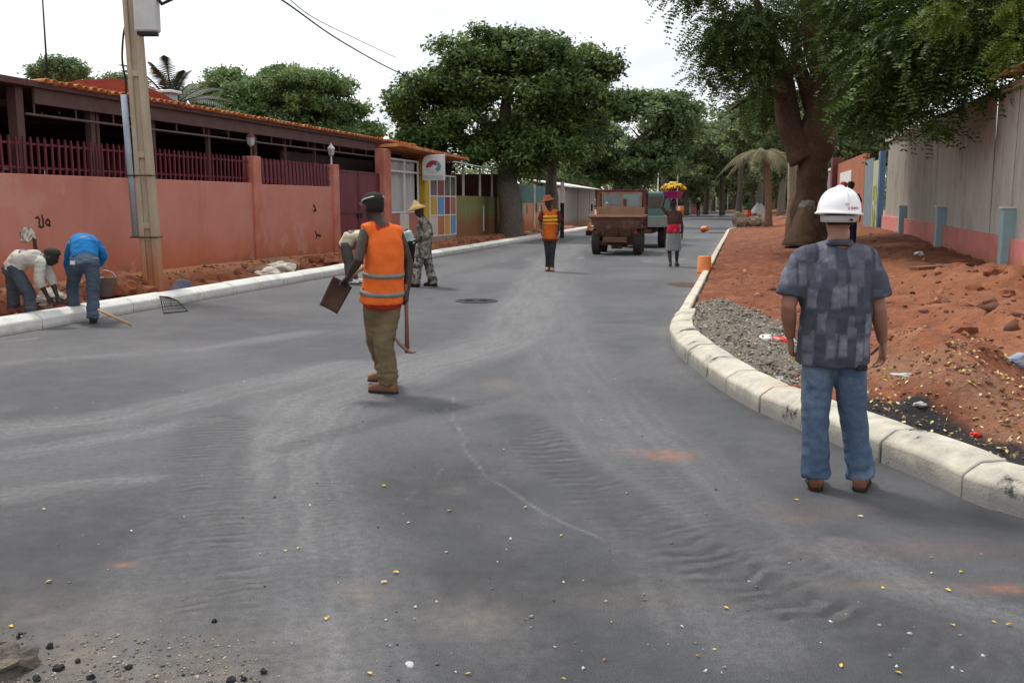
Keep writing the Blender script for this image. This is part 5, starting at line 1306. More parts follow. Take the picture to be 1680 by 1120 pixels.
def shoes(J, mat, k=1.0, z=None):
    for s_ in 'LR':
        mb = MB().loft(foot_secs(J['an' + s_], J['toe' + s_], 1.0, .006), 16, 2.8); o = mb.build('shoe', mat, J['_root'], True)
        d = (J['toe' + s_] - J['an' + s_]); d.z = 0; d.normalize(); a = J['an' + s_]
        so = MB(); si = d.cross(Vector((0, 0, 1))); zb = a.z - .093
        out = [(-.082, .024), (-.06, .040), (.05, .046), (.11, .052), (.165, .044), (.195, .02)]
        L_ = [Vector((a.x, a.y, 0)) + d * y + si * w_ for y, w_ in out] + [Vector((a.x, a.y, 0)) + d * y - si * w_ for y, w_ in reversed(out)]
        so.rings([[p + Vector((0, 0, zb - .004)) for p in L_], [p + Vector((0, 0, zb + .010)) for p in L_]], True).build('sole', m_black, o)
def hair_cap(J, mat, c, f, u, zc=.01, infl=.006, name='hair', back=True):
    u = perp(u, f); r = f.cross(u); mb = MB(); rr = []
    for z, a, b_, yo in ((-.045, .064, .080, -.012), (.0, .0735, .092, -.006), (.04, .077, .099, -.007), (.075, .071, .092, -.009), (.100, .053, .070, -.009), (.120, .020, .028, -.009)):
        rr.append((c + u * (z) + f * (yo - .006 - (.012 if z < .03 else 0)), r * (a + infl), f * (b_ + infl - (.014 if z < .03 else 0))))
    return mb.loft(rr, 22).build(name, mat, J['_root'], True)
def cloth_mat(name, c1, c2=None, scale=3, bump=.35, rough=.95, **kw):
    m = M(name, c1, c2 or tuple(x * .8 for x in c1), scale, rough, bump, 22, spec=.15, **kw); return m
skin_dark = M('skin_dark', (.040, .026, .020), (.030, .019, .015), 8, .5, .06, 120, spec=.4)
skin_brown = M('skin_brown', (.085, .050, .036), (.065, .038, .028), 8, .55, .06, 120, spec=.4)
skin_tan = M('skin_tan', (.27, .135, .088), (.22, .105, .068), 8, .55, .06, 120, spec=.4)
m_hair = M('hair_black', (.012, .010, .009), (.008, .007, .006), 60, .7, .6, 150)
m_jean = cloth_mat('denim', (.078, .118, .178), (.050, .080, .128), 4, .5, dirt=(.16, .22, .29), dirt_scale=3, dirt_lo=.5, dirt_hi=.7)

# ---- man in the white helmet (right foreground)
Y0 = 5.52; g = G(1376, 798); root = Vector((g.x, g.y, 0))
def B(px, py, dy=0.0): return A(px, py, Y0 + dy)
J = dict(head=B(1376, 356, .02), neck=B(1374, 398, 0), shL=B(1316, 424), shR=B(1422, 424), elL=B(1293, 503, -.04), elR=B(1441, 506, -.04), wrL=B(1296, 552, .06), wrR=B(1448, 560, .04), hdL=B(1298, 580, .09), hdR=B(1447, 590, .06),
         hipL=B(1346, 553), hipR=B(1390, 553), knL=B(1338, 672, .02), knR=B(1399, 672, .02), anL=B(1339, 772, 0), anR=B(1413, 774, -.02), toeL=B(1334, 765, .3), toeR=B(1421, 766, .28), back=B(1372, 490, -.02))
J['anL'].z = J['anR'].z = .105
t1, J1 = person('man in patterned shirt, jeans and white helmet standing by the kerb, back turned', J, (-.06, 1, -.05), skin_tan, root, .010, 1.12, curlL=.75, curlR=.45, arm_k=1.12)
m_shirt = M('shirt_patterned', (.060, .068, .090), (.044, .050, .068), 9, .95, .35, 25, spec=.15)
def blocks(n, L):
    t = n.new('ShaderNodeTexCoord'); mp_ = n.new('ShaderNodeMapping'); mp_.inputs['Scale'].default_value = (19, 0.01, 7.5); L.new(t.outputs['Object'], mp_.inputs[0])
    v = n.new('ShaderNodeTexVoronoi'); v.distance = 'CHEBYCHEV'; v.inputs['Scale'].default_value = 1.0; v.inputs['Randomness'].default_value = .62; L.new(mp_.outputs[0], v.inputs['Vector'])
    sp = n.new('ShaderNodeSeparateColor'); L.new(v.outputs['Color'], sp.inputs[0])
    e = n.new('ShaderNodeMapRange'); e.inputs[1].default_value = .54; e.inputs[2].default_value = .30; L.new(v.outputs['Distance'], e.inputs[0])
    c = n.new('ShaderNodeMapRange'); c.inputs[1].default_value = .12; c.inputs[2].default_value = .75; c.inputs[3].default_value = .12; L.new(sp.outputs[0], c.inputs[0])
    z = n.new('ShaderNodeTexNoise'); z.inputs['Scale'].default_value = 30; z.inputs['Detail'].default_value = 6; L.new(t.outputs['Object'], z.inputs['Vector'])
    rr_ = n.new('ShaderNodeMapRange'); rr_.inputs[1].default_value = .3; rr_.inputs[2].default_value = .65; rr_.inputs[3].default_value = .5; L.new(z.outputs[0], rr_.inputs[0])
    m1 = n.new('ShaderNodeMath'); m1.operation = 'MULTIPLY'; L.new(e.outputs[0], m1.inputs[0]); L.new(c.outputs[0], m1.inputs[1])
    m2 = n.new('ShaderNodeMath'); m2.operation = 'MULTIPLY'; L.new(m1.outputs[0], m2.inputs[0]); L.new(rr_.outputs[0], m2.inputs[1]); return m2.outputs[0]
overlay(m_shirt, (.190, .202, .245), blocks)
garment_top(J1, m_shirt, w=[(-.27, .188, .135), (-.12, .186, .135), (.0, .182, .132), (.22, .182, .132), (.45, .182, .130), (.62, .180, .126), (.76, .140, .104), (.885, .076, .072), (.95, .066, .064)], infl=.015, sleeve=.80, sleeve_r=(.076, .084, .088), wr=.009, shoulder_r=.070, voxel=.0105)
MB().tube([J1['neck'] + Vector((math.cos(a) * .068, math.sin(a) * .070 - .004, -.006 - .010 * math.sin(a))) for a in np.linspace(0, 2 * math.pi, 25)], .020, 8, flat=1.0).build('collar', m_shirt, t1, True)
trousers(J1, m_jean, r=(.094, .078, .074, .080), k=1.0, wr=.007, drop=.04, voxel=.0105, wsc=(9, 9, 13))
m_shoe = M('leather_brown', (.20, .075, .04), (.14, .05, .03), 6, .6, .2, 60); shoes(J1, m_shoe)
hair_cap(J1, m_hair, J1['head'], J1['_f'], Vector((0, 0, 1)))
# helmet with shell, brim, head band and red marks
hc = B(1376, 352, .015) - root; hk = .0
m_helm = M('helmet_white', (.80, .81, .83), (.76, .77, .79), 5, .25, spec=.5)
hm = MB(); prof = []
Hh = .142
for i in range(15):
    q = i / 14 * math.pi / 2; prof.append((math.cos(q) ** .9 if q < 1.55 else 0.0, math.sin(q)))
rr = []
for wx, zz, off in ((.124, -.006, .0), (.124, .0, .0)): pass
def hring(sx, sy, z, n=36): return [hc + Vector((sx * math.cos(2 * math.pi * k / n), sy * math.sin(2 * math.pi * k / n), z + .012 * math.sin(2 * math.pi * k / n) * 0)) for k in range(n)]
rg_ = [hring(.128, .160, .000), hring(.129, .161, .006), hring(.119, .148, .013)]
for q in np.linspace(.06, math.pi / 2, 13): rg_.append(hring(.117 * math.cos(q) ** .8 + .0005, .144 * math.cos(q) ** .8 + .0005, .012 + Hh * math.sin(q)))
he = hm.rings(rg_, True).build('helmet', m_helm, t1, True)
he.data.transform(Matrix.Translation(hc) @ Matrix.Rotation(R(2.5), 4, 'Y') @ Matrix.Rotation(R(-2), 4, 'X') @ Matrix.Translation(-hc))
MB().tube([hc + Vector((0, -.14 * math.cos(a) * .98, .018 + (Hh - .004) * math.sin(a))) if False else hc + Vector((0, -.146 * math.cos(a) ** .8 if math.cos(a) > 0 else .146 * abs(math.cos(a)) ** .8, .012 + (Hh + .001) * math.sin(a))) for a in np.linspace(.3, math.pi - .3, 24)], .010, 8).build('ridge', m_helm, he, True)
mb = MB(); mb.rings([hring(.091, .112, -.042), hring(.094, .116, -.040), hring(.097, .120, -.004), hring(.092, .114, -.004)], False); mb.build('head_band', M('band_grey', (.42, .42, .41), (.36, .36, .35), 5, .6), he, True)
MB().tube([hc + Vector((.032, -.116, -.028)), hc + Vector((.032, -.126, -.028))], .007, 10).build('adjuster_knob', m_black, he)
m_mark = M('mark_red', (.42, .05, .06), None, 4, .6)
def on_dome(dx, dz):                # point on the back of the shell
    q = math.asin(min(.99, (dz - .012) / Hh)); cy = .144 * math.cos(q) ** .8; cx = .117 * math.cos(q) ** .8
    return hc + Vector((dx, -cy * math.sqrt(max(0, 1 - (dx / cx) ** 2)) - .0015, dz))
glyphs = [[((0, 0), (0, 4)), ((0, 0), (2, 0)), ((0, 2), (2, 2)), ((0, 4), (2, 4))], [((0, 0), (0, 4)), ((3, 0), (3, 4)), ((0, 0), (3, 0)), ((0, 4), (3, 4)), ((0, 2), (3, 2))], [((0, 0), (0, 4)), ((0, 4), (1.5, 1)), ((1.5, 1), (3, 4)), ((3, 4), (3, 0))], [((0, 0), (0, 4)), ((0, 4), (3, 0)), ((3, 0), (3, 4))]]
for gi, gl_ in enumerate(glyphs):
    x0 = .006 + gi * .0165; mb = MB()
    for (ax_, az_), (bx_, bz_) in gl_:
        mb.tube([on_dome(x0 + ax_ * .0032, .030 + az_ * .0032), on_dome(x0 + (ax_ + bx_) / 2 * .0032, .030 + (az_ + bz_) / 2 * .0032), on_dome(x0 + bx_ * .0032, .030 + bz_ * .0032)], .0013, 5)
    mb.build('red_mark', m_mark, he)
MB().box(B(1414, 603, -.11) - root, (.06, .03, .035)).build('belt_pouch', m_black, t1, bevel=.006)
n_ = tag(MB().box((0, 0, 0), (.012, .02, .07), Matrix.Rotation(.5, 3, 'Y')).build('folded_paper', M('paper_yellow', (.60, .45, .05), None, 4, .7), None, loc=B(1307, 583, .06)), 'small yellow folded paper in the left hand of the helmeted man', 'paper')

# ---- worker in the orange vest (left foreground)
Y0 = 8.37; g = G(634, 645); root = Vector((g.x, g.y, 0))
J = dict(head=B(612, 340, .02), neck=B(619, 364, 0), shL=B(598, 380, -.09), shR=B(655, 384, .09), elL=B(588, 428, -.22), elR=B(671, 432, .10), wrL=B(573, 452, -.12), wrR=B(668, 476, .05), hdL=B(563, 466, -.06), hdR=B(666, 500, .02),
         hipL=B(613, 480, -.05), hipR=B(643, 480, .06), knL=B(618, 556, .16), knR=B(630, 560, .02), anL=B(636, 613, .42), anR=B(638, 630, .0), toeL=B(618, 612, .45), toeR=B(612, 634, .05), back=B(630, 430, -.02))
J['anR'].z = .10; J['anL'].z = max(.12, J['anL'].z)
t2_, J2 = person('worker in orange reflective vest walking with shovel and pickaxe, back turned', J, (-.62, .78, -.08), skin_dark, root, .011, 1.0, curlL=1.15, curlR=1.2, palmL=(.3, -.2, -.9), thumbL=(-.2, -.6, .3), palmR=(-1, .2, 0), thumbR=(-.5, .8, 0))
m_red = cloth_mat('shirt_red', (.38, .030, .022), None, 4); garment_top(J2, m_red, 'undershirt', w=[(-.20, .162, .125), (-.05, .165, .126), (.2, .15, .11), (.6, .15, .11), (.80, .12, .09), (.905, .072, .068)], infl=.008, sleeves=False, shoulder_r=.05, wr=.008)
m_vest = cloth_mat('vest_orange', (.72, .150, .030), (.64, .120, .022), 3, .4)
VW = [(-.13, .192, .150), (-.02, .182, .140), (.14, .165, .125), (.35, .160, .120), (.55, .164, .122), (.70, .160, .116), (.80, .128, .095), (.895, .074, .070)]
garment_top(J2, m_vest, 'safety_vest', w=VW, infl=.012, sleeves=False, shoulder_r=.066, wr=.010, seed=4, wsc=(8, 8, 5))
m_refl = M('reflective_grey', (.20, .21, .19), (.16, .17, .15), 6, .45, .15, 40)
def vest_band(J, f0, f1, mat, W_, infl, name='reflective_band', n=32, pw=2.2):
    fs = [q[0] for q in W_]; w1 = [(f, float(np.interp(f, fs, [q[1] for q in W_])), float(np.interp(f, fs, [q[2] for q in W_]))) for f in (f0, f1)]
    mb = MB(); rr = []
    for ex in (0, .010):
        for c, a, b_ in spine_secs(J, w1, infl + ex):
            ring = []
            for k in range(n):
                q = 2 * math.pi * k / n; cx, sy = math.cos(q), math.sin(q); cx = math.copysign(abs(cx) ** (2 / pw), cx); sy = math.copysign(abs(sy) ** (2 / pw), sy); ring.append(c + a * cx + b_ * sy)
            rr.append(ring)
    mb.rings([rr[0], rr[1], rr[3], rr[2], rr[0]], False); return mb.build(name, mat, J['_root'], True)
vest_band(J2, -.015, .045, m_refl, VW, .013); vest_band(J2, .24, .295, m_refl, VW, .013)
m_khaki = cloth_mat('trousers_khaki', (.175, .132, .075), (.125, .095, .053), 4, .5); trousers(J2, m_khaki, r=(.100, .088, .086, .080), wr=.013, k=1.0, drop=.02)
m_boot = M('boot_tan', (.21, .105, .055), (.14, .07, .04), 6, .8, .3, 50); shoes(J2, m_boot)
m_capw = cloth_mat('cap_grey', (.30, .30, .28), (.03, .03, .03), 26, .3, lo=.45, hi=.55)
cp = hair_cap(J2, m_hair, J2['head'], J2['_f'], Vector((0, 0, 1)))
hd, f = J2['head'], J2['_f']; r_ = f.cross(Vector((0, 0, 1))).normalized()
cpo = MB().loft([(hd + Vector((0, 0, z)) + f * yo, r_ * a, f * b_) for z, a, b_, yo in ((.045, .084, .108, -.004), (.075, .083, .106, -.004), (.105, .070, .088, -.006), (.122, .040, .05, -.008), (.128, .012, .015, -.008))], 20).build('cap', cloth_mat('cap_dark', (.035, .035, .03), None, 8), t2_, True)
MB().loft([(hd + Vector((0, 0, .052)) + f * .085, r_ * .070, Vector((0, 0, .006))), (hd + Vector((0, 0, .042)) + f * .125, r_ * .062, Vector((0, 0, .006))), (hd + Vector((0, 0, .028)) + f * .165, r_ * .030, Vector((0, 0, .005)))], 12).build('cap_peak', M('cap_peak', (.40, .42, .38), (.26, .28, .25), 9, .9), cpo, True)
MB().tube([hd + Vector((0, 0, .050 + .035 * (1 - math.cos(a)) / 2)) + r_ * (math.sin(a) * .086) + f * (math.cos(a) * .110) for a in np.linspace(-2.6, 2.6, 25)], .005, 6).build('cap_piping', m_white, cpo, True)
# shovel in the left hand
bl = [B(546, 453, -.12), B(578, 471, .0), B(553, 515, .02), B(524, 500, -.10)]; bc = sum(bl, Vector()) / 4
sv = thing('shovel', 'square bladed steel shovel held in the left hand of the orange vest worker', 'shovel', bc)
m_steel_brown = M('steel_rusty', (.13, .075, .055), (.085, .05, .04), 5, .55, .2, 50, metal=.3, spec=.4)
P = [p - bc for p in bl]; nrm = (P[1] - P[0]).cross(P[3] - P[0]).normalized()
n = 8; V_ = []; F_ = []
for i in range(n + 1):
    for j in range(n + 1):
        a, b_ = i / n, j / n; p = (P[0] * (1 - a) + P[1] * a) * (1 - b_) + (P[3] * (1 - a) + P[2] * a) * b_; V_.append(tuple(p + nrm * (.03 * (1 - (2 * a - 1) ** 2) * (1 - .5 * b_))))
F_ = [(i * (n + 1) + j, (i + 1) * (n + 1) + j, (i + 1) * (n + 1) + j + 1, i * (n + 1) + j + 1) for i in range(n) for j in range(n)]
bo = MB().add(V_, F_).build('blade', m_steel_brown, sv, True, fix=False); bo.modifiers.new('t', 'SOLIDIFY').thickness = .005
tm_ = (P[0] + P[1]) / 2 + nrm * .02; hdw = B(565, 462, -.07) - bc; far_ = B(612, 425, 1.0) - bc
MB().tube([tm_ - (hdw - tm_) * .6, tm_, hdw], [.012, .020, .019], 10).build('socket', m_steel_brown, sv, True)
MB().tube([hdw, hdw.lerp(far_, .5), far_], [.018, .018, .018], 10).build('handle', M('wood_handle', (.32, .19, .10), (.22, .12, .06), 6, .8, .2, 40, stretch=(3, 3, 1)), sv, True)
# pickaxe in the right hand
m_wood_red = M('wood_handle_red', (.24, .095, .06), (.17, .065, .04), 6, .7, .2, 40)
pk0 = B(668, 575, .03); pk = thing('pickaxe', 'pickaxe with reddish wooden handle hanging from the right hand', 'pickaxe', pk0)
MB().tube([B(666, 466, .04) - pk0, B(667, 520, .03) - pk0, Vector((0, 0, -.02))], [.016, .017, .021], 10).build('handle', m_wood_red, pk, True)
MB().loft([(B(648, 553, .02) - pk0, Vector((0, .022, 0)), Vector((.008, 0, .008))), (B(656, 564, .03) - pk0, Vector((0, .016, 0)), Vector((.012, 0, .012))), (Vector((0, 0, .008)), Vector((0, .022, 0)), Vector((0, 0, .028))), (B(676, 578, .03) - pk0, Vector((0, .014, 0)), Vector((0, 0, .014))), (B(683, 577, .03) - pk0, Vector((0, .005, 0)), Vector((0, 0, .005)))], 10).build('head', M('steel_worn', (.36, .20, .12), (.16, .13, .12), 9, .5, .2, 50, metal=.3), pk, True)

# ---- bent worker in the pale shirt (far left)
Y0 = 13.2; zf = .10
g = B(40, 515); root = Vector((g.x, g.y, zf))
J = dict(head=B(84, 421, .05), neck=B(72, 423, .0), shL=B(68, 428, .16), shR=B(66, 432, -.14), back=B(42, 420, 0), elL=B(84, 458, .16), elR=B(64, 462, -.16), wrL=B(94, 486, .1), wrR=B(78, 486, -.08),
         hipL=B(20, 440, .1), hipR=B(22, 442, -.08), knL=B(22, 480, .1), knR=B(48, 482, -.08), anL=B(22, 511, .1), anR=B(50, 512, -.10), toeL=B(45, 516, .1), toeR=B(75, 516, -.10))
for q in ('anL', 'anR'): J[q].z = zf + .10
t3, J3 = person('worker in pale grey shirt bending right over the trench', J, (.85, .25, -.5), skin_dark, root, .014, headup=(.6, 0, .8), curlL=.9, curlR=.9)
garment_top(J3, cloth_mat('shirt_pale', (.56, .54, .47), (.42, .40, .35), 5, .5), w=[(-.02, .16, .118), (.1, .158, .116), (.35, .16, .12), (.66, .165, .115), (.80, .15, .095), (.88, .08, .07)], sleeve=1.35, sleeve_r=(.075, .070, .062), infl=.016, wr=.012)
trousers(J3, cloth_mat('trousers_slate', (.085, .10, .12), (.05, .06, .075), 4, .5), r=(.095, .08, .075, .072), wr=.012); shoes(J3, M('boot_dark_red', (.10, .012, .02), (.05, .02, .02), 6, .6))
MB().loft([(J3['head'] + Vector((.02, 0, .05)).lerp(Vector((0, 0, 0)), 0) + Vector((0, 0, z)) + Vector((yo, 0, 0)), Vector((0, a, 0)), Vector((b_, 0, 0))) for z, a, b_, yo in ((-.03, .088, .11, .0), (.03, .088, .108, -.01), (.06, .06, .075, -.02), (.075, .015, .02, -.02))], 16).build('cap', cloth_mat('cap_olive', (.05, .05, .04), None, 9), t3, True)
# ---- bent worker in blue
Y0 = 13.37; g = G(152, 531); root = Vector((g.x, g.y, 0))
J = dict(head=B(138, 425, .75), neck=B(137, 408, .62), shL=B(117, 402, .48), shR=B(160, 402, .48), back=B(138, 396, .28), elL=B(112, 432, .58), elR=B(169, 420, .5), wrL=B(117, 462, .66), wrR=B(160, 440, .72),
         hipL=B(127, 430, .02), hipR=B(151, 430, 0), knL=B(119, 468, .25), knR=B(153, 478, .05), anL=B(121, 505, .38), anR=B(152, 520, 0), toeL=B(120, 503, .6), toeR=B(155, 515, .22))
J['anR'].z = .10; J['anL'].z = .20
t4, J4 = person('worker in bright blue jacket and jeans bending over the kerb', J, (0, .7, -.7), skin_dark, root, .014, headup=(0, .7, .7), curlL=.9, curlR=.9)
garment_top(J4, cloth_mat('jacket_blue', (.020, .19, .46), (.014, .14, .36), 4, .4), 'jacket', w=[(.06, .155, .112), (.16, .158, .114), (.38, .162, .12), (.66, .17, .118), (.80, .155, .1), (.88, .085, .075)], sleeve=1.7, sleeve_r=(.078, .070, .06), infl=.018, wr=.010)
trousers(J4, cloth_mat('jeans_grey_blue', (.085, .12, .165), (.06, .085, .12), 4, .5), r=(.095, .082, .078, .078), wr=.011, waist=(.16, .12)); shoes(J4, m_black)
garment_top(J4, m_black, 'underlayer', w=[(-.0, .150, .108), (.1, .152, .11), (.2, .15, .108)], sleeves=False, shoulder_r=.03, infl=.014, wr=0)
MB().add([tuple(B(x, y, -.17) - root) for x, y in ((115, 427), (123, 428), (123, 434), (115, 434))], [(0, 1, 2, 3)]).build('pocket_patch', m_white, t4)
# ---- two bent workers behind the orange vest
Y0 = 20.0; g = G(577, 464); root = Vector((g.x, g.y, 0))
J = dict(head=B(608, 402, .1), neck=B(600, 394, .05), shL=B(597, 392, .2), shR=B(594, 395, -.12), back=B(580, 382, 0), elL=B(602, 418, .2), elR=B(590, 412, -.16), wrL=B(606, 438, .15), wrR=B(596, 436, -.1),
         hipL=B(566, 402, .1), hipR=B(567, 403, -.08), knL=B(574, 434, .12), knR=B(572, 434, -.08), anL=B(582, 458, .1), anR=B(574, 459, -.1), toeL=B(597, 459, .1), toeR=B(590, 461, -.1))
for q in ('anL', 'anR'): J[q].z = .10
t5, J5 = person('bent worker in cream shirt half hidden behind the orange vest, left side', J, (.8, .2, -.55), skin_brown, root, .016, headup=(.6, 0, .8))
garment_top(J5, cloth_mat('shirt_cream', (.60, .52, .38), (.50, .43, .31), 5), sleeve=.9, infl=.02, w=[(-.06, .16, .118), (.1, .158, .116), (.35, .16, .12), (.66, .165, .115), (.80, .15, .095), (.88, .08, .07)])
trousers(J5, cloth_mat('trousers_grey', (.105, .092, .088), (.075, .068, .066), 5), r=(.11, .095, .085, .08)); shoes(J5, m_white)
Y0 = 20.0; g = G(670, 464); root = Vector((g.x, g.y, 0))
J = dict(head=B(634, 398, .1), neck=B(642, 390, .05), shL=B(646, 390, -.14), shR=B(646, 387, .2), back=B(660, 378, 0), elL=B(645, 414, -.14), elR=B(640, 414, .2), wrL=B(640, 436, -.1), wrR=B(636, 436, .15),
         hipL=B(672, 400, -.08), hipR=B(672, 399, .1), knL=B(673, 432, -.08), knR=B(668, 432, .12), anL=B(676, 458, -.1), anR=B(672, 457, .1), toeL=B(660, 461, -.1), toeR=B(656, 459, .1))
for q in ('anL', 'anR'): J[q].z = .10
t6, J6 = person('bent worker in pale green shirt half hidden behind the orange vest, right side', J, (-.8, .2, -.55), skin_dark, root, .016, headup=(-.6, 0, .8))
garment_top(J6, cloth_mat('shirt_pale_green', (.50, .60, .56), (.30, .40, .38), 6), sleeve=.9, infl=.02, w=[(-.06, .16, .118), (.1, .158, .116), (.35, .16, .12), (.66, .165, .115), (.80, .15, .095), (.88, .08, .07)])
trousers(J6, cloth_mat('trousers_black', (.022, .022, .022), (.014, .014, .014), 5), r=(.10, .085, .08, .075)); shoes(J6, m_black)
# ---- standing man in camouflage and straw hat
Y0 = 19.28; g = G(695, 470); root = Vector((g.x, g.y, 0))
J = dict(head=B(688, 345, -.02), neck=B(693, 357, 0), shL=B(692, 363, -.16), shR=B(698, 363, .17), back=B(697, 385, 0), elL=B(705, 384, -.22), elR=B(700, 386, .22), wrL=B(690, 392, -.24), wrR=B(688, 396, .18),
         hipL=B(693, 408, -.09), hipR=B(697, 408, .09), knL=B(685, 438, -.09), knR=B(704, 438, .1), anL=B(682, 462, -.1), anR=B(711, 462, .1), toeL=B(670, 465, -.1), toeR=B(699, 465, .1))
for q in ('anL', 'anR'): J[q].z = .10
t7, J7 = person('man in camouflage overalls and straw hat standing on the road', J, (-.95, -.15, -.25), skin_dark, root, .015, curlL=.8, curlR=.8)
m_camo = cloth_mat('camouflage', (.30, .28, .24), (.045, .045, .04), 11, .3, lo=.44, hi=.56); overlay(m_camo, (.15, .14, .11), f_noise(7, .5, .56))
garment_top(J7, m_camo, 'jacket', sleeve=1.85, sleeve_r=(.085, .08, .07), infl=.03, wr=.012); trousers(J7, m_camo, r=(.100, .085, .088, .092), wr=.012, drop=.05); shoes(J7, m_black)
m_straw = M('straw', (.52, .34, .15), (.42, .26, .10), 14, .9, .5, 40, stretch=(1, 1, 6))
hh = B(684, 346, 0) - root
ht = MB().lathe([(.0, .175), (.03, .165), (.06, .105), (.10, .065), (.21, -.005), (.205, -.015), (.09, .045), (.0, .06)], (0, 0, 0), 22).build('straw_hat', m_straw, t7, True); ht.location = hh + Vector((0, 0, .04)); ht.rotation_euler = (0, R(-14), 0)
# ---- man in the yellow and orange vest facing the camera
Y0 = 23.6; g = G(900, 446); root = Vector((g.x, g.y, 0))
J = dict(head=B(899, 331, -.05), neck=B(902, 343, 0), shL=B(915, 349, -.02), shR=B(890, 349, .02), back=B(903, 365, 0), elL=B(919, 365, .0), elR=B(887, 364, .02), wrL=B(917, 377, -.12), wrR=B(888, 378, -.1),
         hipL=B(908, 384, 0), hipR=B(897, 384, 0), knL=B(906, 413, -.05), knR=B(899, 413, .0), anL=B(905, 440, -.05), anR=B(899, 438, .1), toeL=B(908, 445, -.3), toeR=B(896, 443, -.12))
for q in ('anL', 'anR'): J[q].z = .10
t8, J8 = person('walking man in orange vest with yellow stripes and brimmed hat', J, (-.7, -.7, -.1), skin_dark, root, .015)
m_or2 = cloth_mat('vest_amber', (.58, .14, .02), (.45, .09, .015), 4)
garment_top(J8, skin_dark if False else cloth_mat('shirt_maroon', (.10, .03, .025), None, 4), 'undershirt', sleeve=.9, infl=.008, wr=.006)
VW8 = [(-.20, .175, .13), (-.02, .17, .128), (.14, .162, .12), (.35, .16, .118), (.55, .165, .12), (.70, .172, .118), (.81, .15, .095), (.885, .085, .075)]
garment_top(J8, m_or2, 'safety_vest', w=VW8, sleeves=False, infl=.014, shoulder_r=.07, wr=.008)
m_yel = M('stripe_yellow', (.72, .45, .02), (.62, .38, .02), 4, .6)
vest_band(J8, .52, .60, m_yel, VW8, .016); vest_band(J8, .66, .74, m_yel, VW8, .016); vest_band(J8, .40, .44, m_yel, VW8, .016)
trousers(J8, cloth_mat('trousers_charcoal', (.045, .043, .045), (.03, .029, .03), 4), r=(.090, .072, .062, .058), wr=.008, waist=(.155, .115)); shoes(J8, M('sandal', (.32, .2, .15), None, 4, .8))
ht = MB().lathe([(.0, .125), (.06, .118), (.09, .09), (.10, .03), (.17, .012), (.175, .0), (.10, .015), (.0, .05)], (0, 0, 0), 20).build('hat', cloth_mat('hat_rust', (.26, .085, .04), (.2, .06, .03), 5), t8, True); ht.location = J8['head'] + Vector((0, 0, .035)); ht.rotation_euler = (R(4), R(-12), 0)
MB().loft([(J8['head'] + Vector((.05, .06, .02)), Vector((.05, .02, 0)), Vector((0, .04, 0))), (J8['head'] + Vector((.08, .06, -.10)), Vector((.05, .02, 0)), Vector((0, .05, 0))), (J8['head'] + Vector((.10, .06, -.2)), Vector((.05, .02, 0)), Vector((0, .05, 0)))], 10).build('neck_cloth', MATS['hat_rust'], t8, True)
# ---- woman carrying a basin of bananas
Y0 = 25.4; g = G(1105, 437); root = Vector((g.x, g.y, 0))
J = dict(head=B(1105, 334, 0), neck=B(1105, 345, 0), shL=B(1095, 351, 0), shR=B(1115, 351, 0), back=B(1105, 366, -.01), elL=B(1086, 340, 0), elR=B(1119, 370, -.02), wrL=B(1091, 322, .02), wrR=B(1119, 384, .02), hdL=B(1094, 316, .02),
         hipL=B(1099, 384, 0), hipR=B(1111, 384, 0), knL=B(1098, 410, .02), knR=B(1111, 410, .02), anL=B(1100, 431, -.05), anR=B(1110, 430, .06), toeL=B(1099, 429, .18), toeR=B(1114, 428, .25))
for q in ('anL', 'anR'): J[q].z = .09
t9, J9 = person('woman in grey skirt carrying a heaped basin on her head, back turned', J, (0, 1, 0), skin_dark, root, .014, .9, curlL=.6)
garment_top(J9, cloth_mat('blouse_brown', (.085, .045, .035), (.06, .032, .026), 5), 'blouse', sleeve=.4, infl=.010, w=[(.05, .14, .105), (.22, .138, .102), (.45, .15, .108), (.66, .158, .11), (.80, .14, .09), (.88, .075, .065)], shoulder_r=.06, sleeve_r=(.06, .06, .055))
mb = MB(); hc9 = (J9['hipL'] + J9['hipR']) / 2; kz = J9['knL'].z - .02
mb.loft([(Vector((hc9.x, hc9.y, z)), Vector((a, 0, 0)), Vector((0, b_, 0))) for z, a, b_ in ((kz, .20, .14), (kz + .2, .19, .14), (hc9.z, .175, .14), (hc9.z + .12, .15, .115))], 20)
me_ = remesh(mb, .014, 5, .012, (9, 9, 3), 3.0); link('skirt', me_, cloth_mat('skirt_grey', (.24, .26, .26), (.18, .20, .20), 4), t9)
mb = MB(); mb.loft([(Vector((hc9.x - .01, hc9.y - .02, hc9.z + z)), Vector((a, 0, 0)), Vector((0, b_, 0))) for z, a, b_ in ((.03, .165, .15), (.10, .17, .17), (.18, .165, .165), (.25, .15, .13))], 18)
link('wrap', remesh(mb, .014, 5, .010, (9, 9, 9), 5.0), cloth_mat('wrap_red', (.44, .02, .045), (.36, .34, .34), 9, lo=.36, hi=.44), t9)
bz = B(1104, 326, 0); bs = thing('basin', 'magenta plastic basin balanced on the head of the woman', 'basin', bz)
m_mag = M('plastic_magenta', (.42, .02, .20), (.36, .016, .17), 4, .35, spec=.5)
MB().lathe([(.0, .0), (.17, .0), (.185, .012), (.265, .17), (.30, .178), (.30, .19), (.255, .185), (.17, .02), (.0, .015)], n=26).build('bowl', m_mag, bs, True)
m_ban = M('banana_skin', (.72, .50, .02), (.55, .36, .02), 7, .5, dirt=(.20, .14, .03), dirt_scale=14, dirt_lo=.58, dirt_hi=.7)
words_b = ['at the left rim', 'left of the middle', 'in the middle front', 'right of the middle', 'at the right rim', 'at the back', 'crowning the heap', 'tucked low in front']
